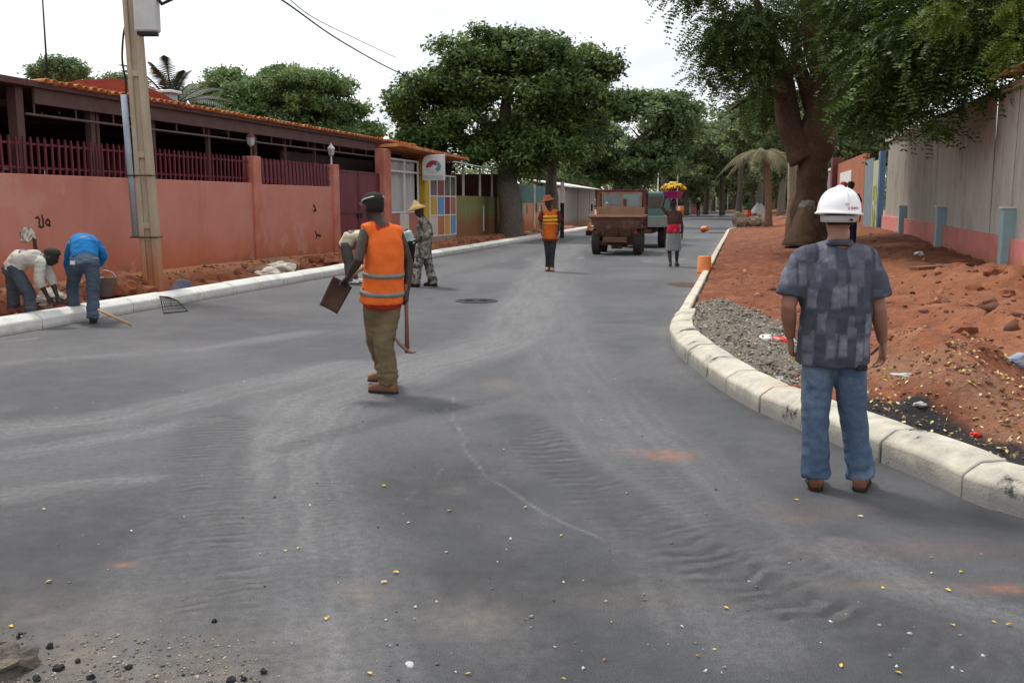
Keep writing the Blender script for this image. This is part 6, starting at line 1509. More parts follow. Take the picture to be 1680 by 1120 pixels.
for i, (x, y, z) in enumerate(((-.19, -.02, .19), (-.10, -.06, .25), (.0, -.10, .21), (.10, -.06, .25), (.19, .0, .18), (.02, .10, .24), (.03, 0, .30), (-.05, -.16, .19))):
    bn_ = thing('banana_bunch', 'bunch of yellow bananas heaped in the basin, ' + words_b[i], 'bananas', bz + Vector((x, y, z)), i * 1.1, 'banana bunches in the basin')
    for k in range(6):
        a = k * .38 - .95; d = Vector((math.sin(a), math.cos(a), 0)); pts_ = [Vector((0, 0, .03)) + d * (.17 * q) + Vector((0, 0, .08 * math.sin(q * 2.6) - .03 * q)) + Vector((0, 0, .02 * (k % 2))) for q in np.linspace(0, 1, 6)]
        MB().tube(pts_, [.010, .024, .030, .028, .020, .008], 7).build('banana', m_ban, bn_, True)
# ---- people beyond the helmeted man and far along the road
def simple_person(label, Y, x_head, y_head, ground_z, face, top, low, skin, hat=None, sp=1.0):
    h = A(x_head, y_head, Y); H = (h.z - ground_z) + .12; q = H / 1.74; f = Vector(face).normalized(); r = f.cross(Vector((0, 0, 1)))
    o = Vector((h.x, h.y, ground_z))
    def p(x, y, z): return o + r * (x * q) + f * (y * q) + Vector((0, 0, z * q))
    J = dict(head=h, neck=p(0, -.01, 1.47), shL=p(-.17, 0, 1.40), shR=p(.17, 0, 1.40), back=p(0, -.02, 1.15), elL=p(-.24, -.02, 1.13), elR=p(.24, -.02, 1.13), wrL=p(-.24, .08, .90), wrR=p(.24, .08, .90),
             hipL=p(-.09, 0, .90), hipR=p(.09, 0, .90), knL=p(-.1, .02, .5), knR=p(.1, .02, .5), anL=p(-.11, 0, .10), anR=p(.11, 0, .10), toeL=p(-.12, .2, .05), toeR=p(.12, .2, .05))
    t, J = person(label, J, face, skin, o, .02); garment_top(J, top, sleeve=.6, wr=.006, voxel=.018); trousers(J, low, wr=.006, voxel=.018); shoes(J, m_black)
    if hat: MB().lathe([(.0, .13), (.05, .125), (.085, .09), (.098, .03), (.10, .02)], J['head'] + Vector((0, 0, .01)), 16, 1, 1.2).build('cap', hat, t, True)
    return t
gz = lambda px, Y: float(h_right(np.array([A(px, 340, Y).x]), np.array([Y]))[0])
m_navy = cloth_mat('overalls_navy', (.018, .024, .07), None, 4)
simple_person('person in red cap standing beyond the white helmet', 25.5, 1384, 307, gz(1384, 25.5), (-.3, 1, 0), cloth_mat('shirt_dark_red', (.25, .04, .03), None, 4), m_navy, skin_dark, M('cap_red', (.55, .04, .02), None, 4, .5))
simple_person('person in navy overalls and black cap beside the red cap', 26.5, 1396, 306, gz(1396, 26.5), (.4, 1, 0), m_navy, m_navy, skin_dark, m_black)
simple_person('far person in green top and red trousers behind the rubble', 92, 1230, 330, .25, (.2, -1, 0), cloth_mat('top_green', (.03, .07, .04), None, 4), cloth_mat('trousers_red', (.55, .05, .02), None, 4), skin_dark)
simple_person('far person in dark clothes walking near the crimson kiosk', 120, 1146, 329, .0, (.2, -1, 0), m_black, cloth_mat('trousers_far', (.10, .08, .09), None, 4), skin_dark)
simple_person('far person standing at the right edge of the road end', 110, 1286, 330, .45, (-1, -.2, 0), cloth_mat('top_far_white', (.5, .5, .48), None, 4), MATS['trousers_far'], skin_dark)

# ================================================================== VEHICLES
m_rust_skip = M('skip_rusty', (.17, .085, .055), (.10, .055, .04), 3, .75, .3, 30, dirt=(.30, .18, .11), dirt_scale=2.5, dirt_lo=.52, dirt_hi=.7)
m_rim_tan = M('skip_rim', (.36, .22, .13), (.26, .15, .09), 4, .8, .2, 30)
m_cabred = M('cab_red', (.20, .040, .048), (.15, .035, .038), 3, .6, dirt=(.30, .14, .10), dirt_scale=3, dirt_lo=.5, dirt_hi=.75)
m_tyre = M('tyre_dusty', (.060, .045, .038), (.035, .030, .028), 6, .9, .4, 40)
def wheel(parent, c, r, w_, rim_mat, axis=Vector((1, 0, 0)), name='wheel'):
    c = Vector(c); out = []; n = 28
    prof = [(r * .55, -w_ * .42), (r * .82, -w_ * .5), (r * .96, -w_ * .46), (r, -w_ * .3), (r, w_ * .3), (r * .96, w_ * .46), (r * .82, w_ * .5), (r * .55, w_ * .42)]
    wh = bpy.data.objects.new(name, None); col.objects.link(wh); wh.parent = parent; wh.location = c
    MB().rings([[Vector((x, rr_ * math.cos(2 * math.pi * k / n), rr_ * math.sin(2 * math.pi * k / n))) for k in range(n)] for rr_, x in prof], False).build('tyre', m_tyre, wh, True)
    mb = MB()
    for k in range(18):
        a = 2 * math.pi * k / 18
        for s_ in (-1, 1): mb.box((s_ * w_ * .22, (r + .006) * math.cos(a + s_ * .09), (r + .006) * math.sin(a + s_ * .09)), (w_ * .42, .05, .02), Matrix.Rotation(a + s_ * .09 + math.pi / 2, 3, 'X'))
    mb.build('tread', m_tyre, wh)
    MB().rings([[Vector((x, rr_ * math.cos(2 * math.pi * k / n), rr_ * math.sin(2 * math.pi * k / n))) for k in range(n)] for rr_, x in ((r * .57, -w_ * .4), (r * .5, -w_ * .3), (r * .2, -w_ * .36), (r * .2, w_ * .36), (r * .5, w_ * .3), (r * .57, w_ * .4))], True).build('rim', rim_mat, wh, True)
    return wh
def rect_rings(specs): return [[Vector((-w_ / 2, y0, z)), Vector((w_ / 2, y0, z)), Vector((w_ / 2, y1, z)), Vector((-w_ / 2, y1, z))] for w_, y0, y1, z in specs]
g = G(1010, 418); dp = thing('dumper', 'rusty brown site dumper with red cab frame standing on the road', 'dumper', (g.x, g.y, 0), ROT + .02)
sk = MB().rings(rect_rings([(1.05, .22, 1.25, .56), (1.40, .05, 1.35, .86), (1.66, -.06, 1.42, 1.20), (1.60, -.02, 1.39, 1.20), (1.30, .15, 1.28, .80), (1.0, .3, 1.2, .64)]), True).build('skip', m_rust_skip, dp, bevel=.012)
mb = MB()
mb.box((0, -.09, 1.215), (1.80, .10, .07)); mb.box((-.86, .66, 1.217), (.08, 1.45, .066)); mb.box((.86, .66, 1.217), (.08, 1.45, .066)); mb.build('skip_rim', m_rim_tan, sk, bevel=.01)
hb = MB().box((0, 1.46, 1.32), (1.58, .07, .34)).build('headboard', m_rim_tan, sk, bevel=.01)
for x in (-.42, 0.0, .42): MB().box((x, .06, .90), (.06, .06, .56), Matrix.Rotation(.25, 3, 'X')).build('stiffener', m_rust_skip, sk)
MB().box((0, .75, .48), (.75, 2.2, .16)).build('chassis', m_rust_skip, dp, bevel=.01)
MB().box((0, .42, .36), (1.15, .14, .14)).build('axle', m_rust_skip, dp); MB().box((0, .30, .28), (.34, .2, .2)).build('differential', m_rust_skip, dp, bevel=.03)
for x in (-.66, .66): wheel(dp, (x, .42, .40), .40, .26, m_rust_skip)
for x in (-.62, .62): wheel(dp, (x, 2.05, .38), .38, .22, m_rust_skip)
# cab frame
cab = MB()
for x in (-.76, .76):
    for y in (1.62, 2.55): cab.box((x, y, 1.38), (.09, .08, 1.32))
for y in (1.62, 2.55): cab.box((0, y, 1.99), (1.60, .084, .10))
for x in (-.76, .76): cab.box((x, 2.08, 1.992), (.086, .86, .09))
cab = cab.build('cab_frame', m_cabred, dp, bevel=.01)
MB().box((0, 2.08, 2.05), (1.64, 1.06, .03)).build('cab_roof', m_cabred, cab)
wf = MB()
for x in (-.62, .02, .64): wf.box((x, 1.57, 1.72), (.055, .04, .50))
for z in (1.49, 1.95): wf.box((.01, 1.572, z), (1.32, .042, .05))
wf.build('window_frame', m_rim_tan, cab, bevel=.005)
mg = bpy.data.materials.new('clear_glass'); mg.use_nodes = True; nn, LL, bb = mnode(mg)
tr_ = nn.new('ShaderNodeBsdfTransparent'); gl2 = nn.new('ShaderNodeBsdfGlossy'); gl2.inputs['Roughness'].default_value = .05; mxs = nn.new('ShaderNodeMixShader'); mxs.inputs[0].default_value = .08
tr_.inputs[0].default_value = (.82, .86, .84, 1); LL.new(tr_.outputs[0], mxs.inputs[1]); LL.new(gl2.outputs[0], mxs.inputs[2]); LL.new(mxs.outputs[0], nn['Material Output'].inputs[0])
for x in (-.30, .33): MB().box((x, 1.575, 1.72), (.57, .008, .42)).build('pane', mg, cab)
MB().box((-.1, 2.2, .95), (.5, .45, .5)).build('seat', m_black, dp, bevel=.03); MB().box((0, 2.75, .85), (1.1, .7, .75)).build('engine_cover', m_cabred, dp, bevel=.03)
MB().tube([(-.95, 1.7, 1.5), (-.80, 1.66, 1.58)], .015, 6).build('mirror_arm', m_black, dp); MB().box((-1.0, 1.7, 1.48), (.05, .12, .24)).build('mirror', m_black, dp, bevel=.01)
for x in (-.62, .62): MB().box((x, -.02, .70), (.12, .06, .10)).build('lamp', M('lamp_red_dusty', (.22, .03, .02), None, 4, .3) if x < 0 else MATS['lamp_red_dusty'], dp, bevel=.015)
for x in (-.7, .7): MB().lathe([(.0, .05), (.06, .05), (.075, .03), (.07, -.03), (.0, -.05)], n=14).build('headlight', m_white, dp, True, loc=(x, 1.58, 1.36)).rotation_euler[0] = R(90)
for x in (-.25, .25): MB().tube([(x, .35, .55), (x, .1, .95)], [.035, .028], 9).build('hydraulic_ram', m_black, dp, True)
MB().tube([(.62, 2.9, 1.1), (.62, 2.9, 1.9), (.62, 3.0, 2.0)], .04, 9).build('exhaust', m_black, dp, True)
for x in (-.93, .93): MB().box((x * .74, .42, .86), (.30, .72, .04)).build('mudguard', m_rust_skip, dp, bevel=.01)
# --- second truck
c2 = A(1052, 360, 36.0); tr2 = thing('flatbed_truck', 'pale green flatbed truck with teal cab partly hidden by the dumper', 'truck', (c2.x, c2.y, 0), ROT)
m_gg = M('paint_grey_green', (.30, .34, .30), (.24, .27, .24), 3, .7, .1, 30, dirt=(.28, .2, .14), dirt_scale=2, dirt_lo=.55, dirt_hi=.75); m_teal = M('paint_teal', (.10, .17, .16), (.08, .14, .13), 3, .6)
bed = MB().box((0, 1.1, .80), (1.70, 2.3, .08)).build('bed', m_gg, tr2)
for x in (-.83, .83): MB().box((x, 1.1, 1.0), (.05, 2.3, .34)).build('side_board', m_gg, bed, bevel=.008)
MB().box((0, -.03, .99), (1.70, .05, .32)).build('tail_board', m_gg, bed, bevel=.008)
cb2 = MB().rings(rect_rings([(1.66, 2.35, 3.9, .62), (1.70, 2.33, 3.92, 1.25), (1.60, 2.38, 3.6, 2.0), (1.5, 2.45, 3.5, 2.06)]), True).build('cab', m_teal, tr2, bevel=.02)
MB().box((.1, 2.33, 1.66), (.9, .02, .42)).build('rear_window', m_glass, cb2); MB().box((.835, 2.95, 1.6), (.02, .55, .45), Matrix.Rotation(-.06, 3, 'Y')).build('side_window', m_glass, cb2)
MB().box((.90, 3.5, 1.6), (.05, .14, .25)).build('mirror', m_black, cb2)
MB().box((0, 1.6, .60), (.8, 3.6, .16)).build('chassis', m_rust_skip, tr2)
for x in (-.70, .70):
    wheel(tr2, (x, .75, .37), .37, .26, m_rust_skip); wheel(tr2, (x, 3.1, .37), .37, .22, m_rust_skip)
MB().tube([(.95, .2, .75), (1.05, .3, .6), (1.0, .35, .42)], .05, 8).build('fuel_pipe', m_gg, tr2, True); MB().box((.98, 1.6, .62), (.22, .5, .28)).build('battery_box', m_white, tr2, bevel=.02)
# --- far parked car and other small things at the road end
c3 = A(1196, 345, 178); c3.z = 0; cr = thing('car', 'dark car parked across the far end of the road', 'car', c3, .15)
MB().rings([[Vector((x, y * w_, z)) for x, y in ((-2.1, -.8), (2.1, -.8), (2.1, .8), (-2.1, .8))] for z, w_ in ((.35, 1), (.6, 1.04), (.92, 1.0))], True).build('body', M('car_dark', (.03, .032, .036), None, 4, .3), cr, bevel=.06)
MB().rings([[Vector((x * k, y * k, z)) for x, y in ((-1.2, -.75), (1.0, -.75), (1.0, .75), (-1.2, .75))] for z, k in ((.92, 1), (1.42, .78))], True).build('cabin', m_glass, cr, bevel=.04)
for x in (-1.3, 1.3):
    for y in (-.8, .8): MB().rings([[Vector((x + .32 * math.cos(a), y + yy, .32 + .32 * math.sin(a))) for a in np.linspace(0, 2 * math.pi, 17)[:-1]] for yy in (-.1, .1)], True).build('wheel', m_tyre, cr)
def heap(px, py, Y, rx, rz, mat, label, name, cat, seed, ry=None):
    c = A(px, py, Y); n, m = 22, 8; mb = MB(); rr = []
    for i in range(m):
        q = i / (m - 1); ring = []
        for k in range(n):
            a = 2 * math.pi * k / n; d = Vector((math.cos(a), math.sin(a), q)); w_ = 1 + .35 * noise.noise(d * 1.6 + Vector((seed, 0, 0)))
            ring.append(Vector((rx * math.cos(a) * (1 - q ** 1.3) * w_, (ry or rx) * math.sin(a) * (1 - q ** 1.3) * w_, rz * q * (1 + .25 * noise.noise(d * 3 + Vector((seed, 1, 0)))) - .05)))
        rr.append(ring)
    o = mb.rings(rr, True).build(name, mat, None, True, loc=(c.x, c.y, c.z)); return tag(o, label, cat)
m_conc = M('broken_concrete', (.36, .30, .22), (.22, .18, .13), 5, .95, .6, 30, dirt=(.45, .28, .15), dirt_scale=3, dirt_lo=.5, dirt_hi=.7)
heap(1245, 350, 100, .95, 1.35, M('tarpaulin_grey', (.36, .38, .38), (.28, .30, .30), 3, .8), 'grey tarpaulin covered heap at the far right roadside', 'tarpaulin_heap', 'heap', 2)
heap(1205, 349, 160, 4.2, .5, m_soil, 'low bank of red earth across the far road end', 'earth_bank', 'earth bank', 5, 2)
def rock(loc, size, mat, label=None, seed=0, name='rock', cat='rock', group=None, sub=2, rough=.4, parent=None):
    bm = bmesh.new(); bmesh.ops.create_icosphere(bm, subdivisions=sub, radius=1)
    for v in bm.verts:
        p = v.co.copy(); k = 1 + rough * noise.noise(p * 1.3 + Vector((seed * 3.7, seed, 0))) + rough * .5 * noise.noise(p * 3.1 + Vector((0, seed * 2.1, 4)))
        v.co = Vector((p.x * size[0], p.y * size[1], p.z * size[2])) * k
    me = bpy.data.meshes.new(name); bm.to_mesh(me); bm.free()
    o = link(name, me, mat, parent, loc, seed * 1.7)
    if label: tag(o, label, cat, group)
    return o
# broken concrete pieces in the road beside the kerb end
b0 = G(1222, 375); rock((b0.x - .35, b0.y, .42), (.42, .5, .62), m_conc, 'tall hump of broken concrete, left piece at the kerb end', 3, 'concrete_lump', 'concrete', sub=3)
rock((b0.x + .45, b0.y + .1, .30), (.62, .5, .42), m_conc, 'low block of broken concrete in the middle at the kerb end', 5, 'concrete_lump', 'concrete', sub=3)
rock((b0.x + 1.15, b0.y + .2, .42), (.38, .45, .62), m_conc, 'peaked block of broken concrete, right piece at the kerb end', 8, 'concrete_lump', 'concrete', sub=3)
# stone stump leaning at the foot of the big tree
sY = 29.0; sb = A(1318, 396, sY); sz = float(h_right(np.array([sb.x]), np.array([sY]))[0]); so = Vector((sb.x, sY, sz - .1))
ss_ = thing('stone_stump', 'pale topped stone stump leaning at the foot of the big tree', 'stone', so)
q = [A(1316, 398, sY) - so, A(1317, 370, sY) - so, A(1321, 350, sY) - so, A(1324, 337, sY) - so]
m_stump = M('stone_stump', (.19, .125, .08), (.11, .075, .05), 4, .95, .8, 22)
rough_tube(MB(), q, [.40, .32, .27, .22], 14, .22, 7).build('shaft', m_stump, ss_, True)
rock(A(1324, 339, sY) - so, (.25, .22, .18), M('stone_pale', (.30, .29, .24), (.2, .19, .15), 5, .95, .6, 25), None, 4, 'top', parent=ss_, sub=3)
# ================================================================== BUCKETS, CONE, BARREL
m_or = M('plastic_orange', (.70, .22, .045), (.60, .17, .035), 3, .45, spec=.4, dirt=(.45, .22, .10), dirt_scale=4, dirt_lo=.55, dirt_hi=.75)
def bucket(loc, label, h=.42, r0=.165, r1=.145, mat=m_or, tilt=None, group='orange buckets on the road'):
    t = thing('bucket', label, 'bucket', loc, 0, group)
    MB().lathe([(r0 + .012, 0), (r0 + .012, .02), (r0, .025), (r0 - (r0 - r1) * .12, .05), (r0 - (r0 - r1) * .12 + .008, .055), (r0 - (r0 - r1) * .15, .07), (r1, h - .01), (r1 - .01, h), (0, h - .008)], n=28).build('shell', mat, t, True)
    MB().tube([(r0 * math.cos(a) * 1.03, -r0 * .35 * abs(math.sin(a)) - r0 * .95 * math.sin(a) * .4, .03 + .02 * math.sin(a)) for a in np.linspace(0, math.pi, 14)], .005, 6).build('handle', m_steel, t, True)
    if tilt: t.rotation_euler = tilt
    return t
bucket(G(1155, 451), 'orange bucket standing upside down beside the pale edging', .43, .168, .152)
b_ = G(1153, 381); bucket((b_.x, b_.y + .0, .16), 'small orange bucket lying on the road further off', .42, .17, .14, tilt=(R(80), 0, R(30)))
cn = thing('traffic_cone', 'orange traffic cone on dark base left of the dumper', 'traffic cone', G(967, 386))
MB().box((0, 0, .12), (.36, .36, .24)).build('base', m_black, cn, bevel=.02); MB().lathe([(.17, .24), (.04, .66), (.03, .66), (.0, .655)], n=18).build('cone', m_or, cn, True)
br_ = A(1117, 350, 112); t = thing('barrel', 'orange barrel right of the head of the woman', 'barrel', (br_.x, br_.y, .2)); MB().lathe([(.0, 0), (.33, 0), (.36, .1), (.36, .5), (.38, .52), (.36, .55), (.35, .95), (.0, .97)], n=20).build('drum', m_or, t, True)
MB().lathe([(.36, .97), (.36, 1.02), (0, 1.03)], n=20).build('lid', m_white, t, True)
# grey bucket and pan by the kerb workers
def on_left(px, py, t=-9.9):
    s = s_at(px, t); p = RW(s, t); z = float(h_left(np.array([s]), np.array([t]))[0]); return Vector((p.x, p.y, z))
p = on_left(172, 490, -9.75); t = thing('metal_pail', 'grey metal pail standing in the trench by the blue worker', 'pail', p)
MB().lathe([(.0, .0), (.12, .0), (.17, .30), (.178, .30), (.165, .295), (.118, .012), (0, .012)], n=22).build('shell', M('zinc', (.34, .36, .36), (.26, .27, .27), 4, .5, metal=.4), t, True)
MB().tube([(.17 * math.cos(a), 0, .29 + .12 * math.sin(a)) for a in np.linspace(0, math.pi, 12)], .005, 6).build('handle', m_steel, t, True)
p = on_left(298, 478, -9.5); t = thing('metal_pan', 'blue grey metal pan leaning on the trench edge beside the pole', 'pan', p + Vector((0, 0, .05)), .3)
MB().lathe([(.0, .0), (.12, .01), (.16, .05), (.17, .05), (.13, .0), (0, -.01)], n=22).build('bowl', M('pan_blue_grey', (.14, .17, .22), None, 4, .5), t, True).rotation_euler = (R(60), 0, 0)
# wooden handle lying off the kerb
a0, a1 = G(160, 508, .24), G(216, 533, .03); md = (a0 + a1) / 2
tag(MB().tube([a0 - md, (a0 - md) * .4, a1 - md], [.017, .018, .019], 9).build('broomstick', M('wood_light', (.50, .34, .16), (.38, .25, .11), 6, .8), None, True, loc=md), 'long wooden stick lying from the kerb onto the road', 'stick')
# wire mesh sieve draped over the kerb
wm = thing('wire_mesh', 'bent grey wire mesh draped over the white kerb', 'wire mesh', G(285, 505, .1)); wl0 = Vector(wm.location)
c0, c1, c2, c3 = G(262, 486, .225), G(275, 487, .225), G(308, 510, .012), G(268, 514, .012)
for i in range(9):
    a = i / 8; MB().tube([c0.lerp(c1, a) - wl0, (c0.lerp(c1, a).lerp(c3.lerp(c2, a), .5) + Vector((0, 0, .05))) - wl0, c3.lerp(c2, a) - wl0], .004, 5).build('wire', m_black, wm)
for i in range(9):
    a = i / 8; p0, p1 = c0.lerp(c3, a), c1.lerp(c2, a); up_ = Vector((0, 0, .10 * a * (1 - a) * 2)); MB().tube([p0 + up_ - wl0, p1 + up_ - wl0], .004, 5).build('wire', m_black, wm)
MB().tube([p - wl0 for p in (c0, c1, c1.lerp(c2, .5) + Vector((0, 0, .05)), c2, c3, c0.lerp(c3, .5) + Vector((0, 0, .05)), c0)], .009, 6).build('rim', m_black, wm)
# ================================================================== ROAD DETAILS
m_iron = M('cast_iron', (.035, .034, .036), (.02, .02, .022), 20, .7, .5, 60)
g = G(782, 494); mh = thing('manhole_cover', 'dark round manhole cover in the middle of the road', 'manhole cover', g)
MB().lathe([(.36, -.02), (.36, .010), (.31, .012), (.31, -.02)], n=36).build('ring', m_iron, mh); MB().lathe([(.30, -.02), (.30, .008), (0, .010)], n=36).build('lid', m_iron, mh)
for k in range(8): MB().box((.15 * math.cos(k * .785), .15 * math.sin(k * .785), .014), (.22, .02, .008), Matrix.Rotation(k * .785, 3, 'Z')).build('tread_bar', m_iron, mh)
def blotch(g, rx, ry, mat, label, name, cat, seed, z=.006):
    n = 26; P = []
    for k in range(n):
        a = 2 * math.pi * k / n; w_ = 1 + .5 * noise.noise(Vector((math.cos(a) * 1.5, math.sin(a) * 1.5, seed))); P.append(Vector((rx * math.cos(a) * w_, ry * math.sin(a) * w_, 0)))
    rr = [[p * k + Vector((0, 0, zz)) for p in P] for k, zz in ((1, -.01), (.9, .008), (.5, .02), (.1, .022))]
    return tag(MB().rings(rr, True).build(name, mat, None, True, loc=(g.x, g.y, z), fix=True), label, cat)
blotch(G(1122, 467), .34, .55, M('mud_brown', (.10, .06, .045), (.06, .04, .03), 9, .9, .6, 40), 'brown mud patch beside the upside down bucket', 'mud_patch', 'mud', 3)
blotch(G(1200, 382), 2.0, .9, M('tar_dark', (.03, .03, .032), None, 6, .8), 'dark tar seam across the road near the broken concrete', 'tar_patch', 'tar', 6)
g_ = G(672, 1090); rock((g_.x, g_.y, .0), (.016, .022, .010), M('paint_drop', (.50, .50, .50), None, 5, .9), 'pale grey cement splat on the near asphalt', 2, 'cement_splat', 'cement')
# fallen leaves
m_leafy = M('leaf_fallen_yellow', (.72, .55, .05), (.55, .38, .03), 9, .7)
LV = [(630, 797), (670, 857), (737, 838), (468, 903), (489, 899), (650, 939), (630, 955), (992, 1082), (768, 1105), (606, 1104), (925, 1113), (862, 832), (1003, 1020), (921, 878), (1307, 820), (1268, 772), (1412, 847), (1375, 860), (1448, 964), (1555, 968), (1576, 938), (1528, 940), (1388, 1008), (1380, 1092), (1562, 1025), (1190, 997), (1172, 1065), (1144, 1076), (1473, 1103), (1630, 1020), (1655, 1025), (72, 835), (95, 893), (80, 954), (18, 1027), (535, 1015), (1640, 838), (1632, 832), (1108, 602), (1117, 610)]
def leaf_obj(m_leafy, sd):
    rd_ = random.Random(sd); 
    mb = MB(); mb.add([(x + rd_.uniform(-.004, .004), y + rd_.uniform(-.004, .004), z + rd_.uniform(0, .006)) for x, y, z in ((-.022, 0, .002), (-.008, .013, .004), (.012, .010, .008), (.026, .003, .003), (.014, -.009, .009), (-.008, -.013, .006), (0, 0, .001))], [(0, 1, 6), (1, 2, 6), (2, 3, 6), (3, 4, 6), (4, 5, 6), (5, 0, 6)]); o = mb.build('fallen_leaf', m_leafy, None, fix=False); me = o.data; bpy.data.objects.remove(o); return me
lms = [leaf_obj(mm_, q_) for q_, mm_ in enumerate((m_leafy, M('leaf_fallen_pale', (.68, .62, .30), (.55, .46, .18), 9, .7), M('leaf_fallen_ochre', (.48, .30, .05), (.34, .2, .03), 9, .7), m_leafy, m_leafy))]
for i, (x, y) in enumerate(LV):
    o = link('fallen_leaf', lms[i % 5], None, None, G(x, y, .004), rng.random() * 6); k = .30 + .38 * rng.random(); o.scale = (k, k * (.6 + .7 * rng.random()), k)
    tag(o, 'small yellow fallen leaf lying on the asphalt', 'leaf', 'yellow leaves scattered on the asphalt')
def scatter_stones(P, size, name, mat, label, cat, seed, flat=.7, parent=None):
    rg = np.random.default_rng(seed); n = len(P); s = size[0] + (size[1] - size[0]) * rg.random(n) ** 2
    base = np.array([(1, 0, 0), (0, 1, 0), (-1, 0, 0), (0, -1, 0), (0, 0, 1), (0, 0, -1)], float); tri = np.array([(0, 1, 4), (1, 2, 4), (2, 3, 4), (3, 0, 4), (1, 0, 5), (2, 1, 5), (3, 2, 5), (0, 3, 5)])
    a = rg.random(n) * 6.283; ca, sa = np.cos(a), np.sin(a)
    jit = .55 + .9 * rg.random((n, 6, 1)); V = base[None] * jit * s[:, None, None] * np.array([1, 1, flat]) + rg.normal(size=(n, 6, 3)) * s[:, None, None] * .18
    V = np.stack([V[..., 0] * ca[:, None] - V[..., 1] * sa[:, None], V[..., 0] * sa[:, None] + V[..., 1] * ca[:, None], V[..., 2]], -1) + P[:, None, :]
    F = (tri[None] + (np.arange(n) * 6)[:, None, None]).reshape(-1, 3)
    me = npmesh(name, V.reshape(-1, 3), F); set_attr(me, 'tint', np.repeat(rg.random(n), 6)); return stuff(link(name, me, mat, parent), label, cat)
def tint_mat(name, c0, c1, c2, rough=.9):
    m = bpy.data.materials.new(name); m.use_nodes = True; n, L, b = mnode(m); a = n.new('ShaderNodeAttribute'); a.attribute_name = 'tint'; r = n.new('ShaderNodeValToRGB')
    r.color_ramp.elements[0].color = (*c0, 1); r.color_ramp.elements[1].color = (*c2, 1); e = r.color_ramp.elements.new(.5); e.color = (*c1, 1); L.new(a.outputs['Fac'], r.inputs[0]); L.new(r.outputs[0], b.inputs['Base Color']); b.inputs['Roughness'].default_value = rough; return m
rg = np.random.default_rng(3)
px_ = rg.uniform(-100, 1780, 330); py_ = 560 + 600 * rg.random(330) ** .8
P = np.array([G(a, b_, .003) for a, b_ in zip(px_, py_)]); tt_ = st(P[:, 0], P[:, 1]); ok = (tt_[1] > TL + .1) & ((P[:, 0] < 1.5) | (P[:, 1] < 4.6)); P = P[ok]
scatter_stones(P, (.002, .011), 'road_grit', tint_mat('grit_pale', (.05, .05, .05), (.30, .29, .27), (.68, .67, .62)), 'fine pale grit scattered over the asphalt', 'grit', 4)
# ================================================================== GRAVEL HEAP, CLODS, LITTER
iK = [i for i in range(len(K2)) if 8.1 < K2[i, 1] < 15.2 and st(*K2[i])[1] < 1]
KK = K2[iK]; NN = Nn[iK]; nu, nv = len(KK), 22
u = np.linspace(0, 1, nu)[:, None] * np.ones((1, nv)); v = np.ones((nu, 1)) * np.linspace(0, 1, nv)[None]
wdt = .25 + .95 * np.sin(np.pi * np.clip(u, 0, 1)) ** .7
XY = KK[:, None, :] + NN[:, None, :] * (.09 + v * wdt)[..., None]
hx, hy = XY[..., 0], XY[..., 1]; env = np.sin(np.pi * u) ** .6 * (1 - v ** 2.2) * (.55 + .45 * sstep(0, .3, v))
nz_ = fbm(hx * 4, hy * 4, 90, 4); zz_ = h_right(hx, hy) * 1.0 - .02 + env * .15 * (.6 + .8 * nz_) + .03 * env * (fbm(hx * 14, hy * 14, 91, 2) - .5); zz_ = np.where(v > .999, zz_ - .05, zz_)
idx = np.arange(nu * nv).reshape(nu, nv); Q = np.stack([idx[:-1, :-1].ravel(), idx[:-1, 1:].ravel(), idx[1:, 1:].ravel(), idx[1:, :-1].ravel()], 1)
m_grav = tint_mat('gravel_grey', (.10, .085, .07), (.21, .18, .145), (.36, .32, .26))
m_gbase = M('gravel_base', (.19, .165, .13), (.10, .085, .07), 30, .95, .9, 45)
gh = stuff(link('gravel_heap', npmesh('gravel_heap', np.stack([hx.ravel(), hy.ravel(), zz_.ravel()], 1), Q, True), m_gbase), 'heap of grey gravel inside the curve of the kerb', 'gravel')
ri, rj = rg.integers(0, nu - 1, 5200), rg.integers(0, nv - 1, 5200)
P = np.stack([hx[ri, rj], hy[ri, rj], zz_[ri, rj]], 1) + rg.normal(size=(5200, 3)) * np.array([.03, .03, .004])
scatter_stones(P, (.007, .030), 'gravel_stones', m_grav, 'loose grey stones covering the gravel heap', 'gravel', 6)
# grit band and leaf litter along the inside of the kerb
def verge_pts(n, pxr, pyr, seed, zadd=.0):
    rg = np.random.default_rng(seed); a, b_ = rg.uniform(*pxr, n), rg.uniform(*pyr, n); P = np.array([G(x, y, .2) for x, y in zip(a, b_)]); P[:, 2] = h_right(P[:, 0], P[:, 1]) + zadd
    d, _, sd_ = pdist(P[:, 0], P[:, 1], kr); ok = (d > .32) & (sd_ < 0) ; return P[ok]
P = verge_pts(2600, (1240, 1760), (600, 800), 8); scatter_stones(P, (.004, .018), 'verge_grit', tint_mat('grit_brown', (.05, .035, .025), (.22, .13, .075), (.42, .30, .18)), 'brown grit along the inside of the kerb', 'grit', 9)
P = verge_pts(5200, (1150, 1760), (395, 760), 12); P = P[(pdist(P[:, 0], P[:, 1], [tuple(G(1240, 645, .1)[:2]), tuple(G(1440, 680, .1)[:2]), tuple(G(1760, 800, .1)[:2])])[0] > .42)]; scatter_stones(P, (.005, .034), 'soil_crumbs', tint_mat('soil_crumb', (.10, .034, .017), (.20, .07, .034), (.33, .145, .07)), 'crumbs of red soil strewn over the right verge', 'soil', 13)
n = 3200; s_r = 9 + 40 * rg.random(n) ** 1.5; t_r = TL - .35 - 1.4 * rg.random(n); P = np.stack([s_r * ST + t_r * CT, s_r * CT - t_r * ST, h_left(s_r, t_r)], 1)
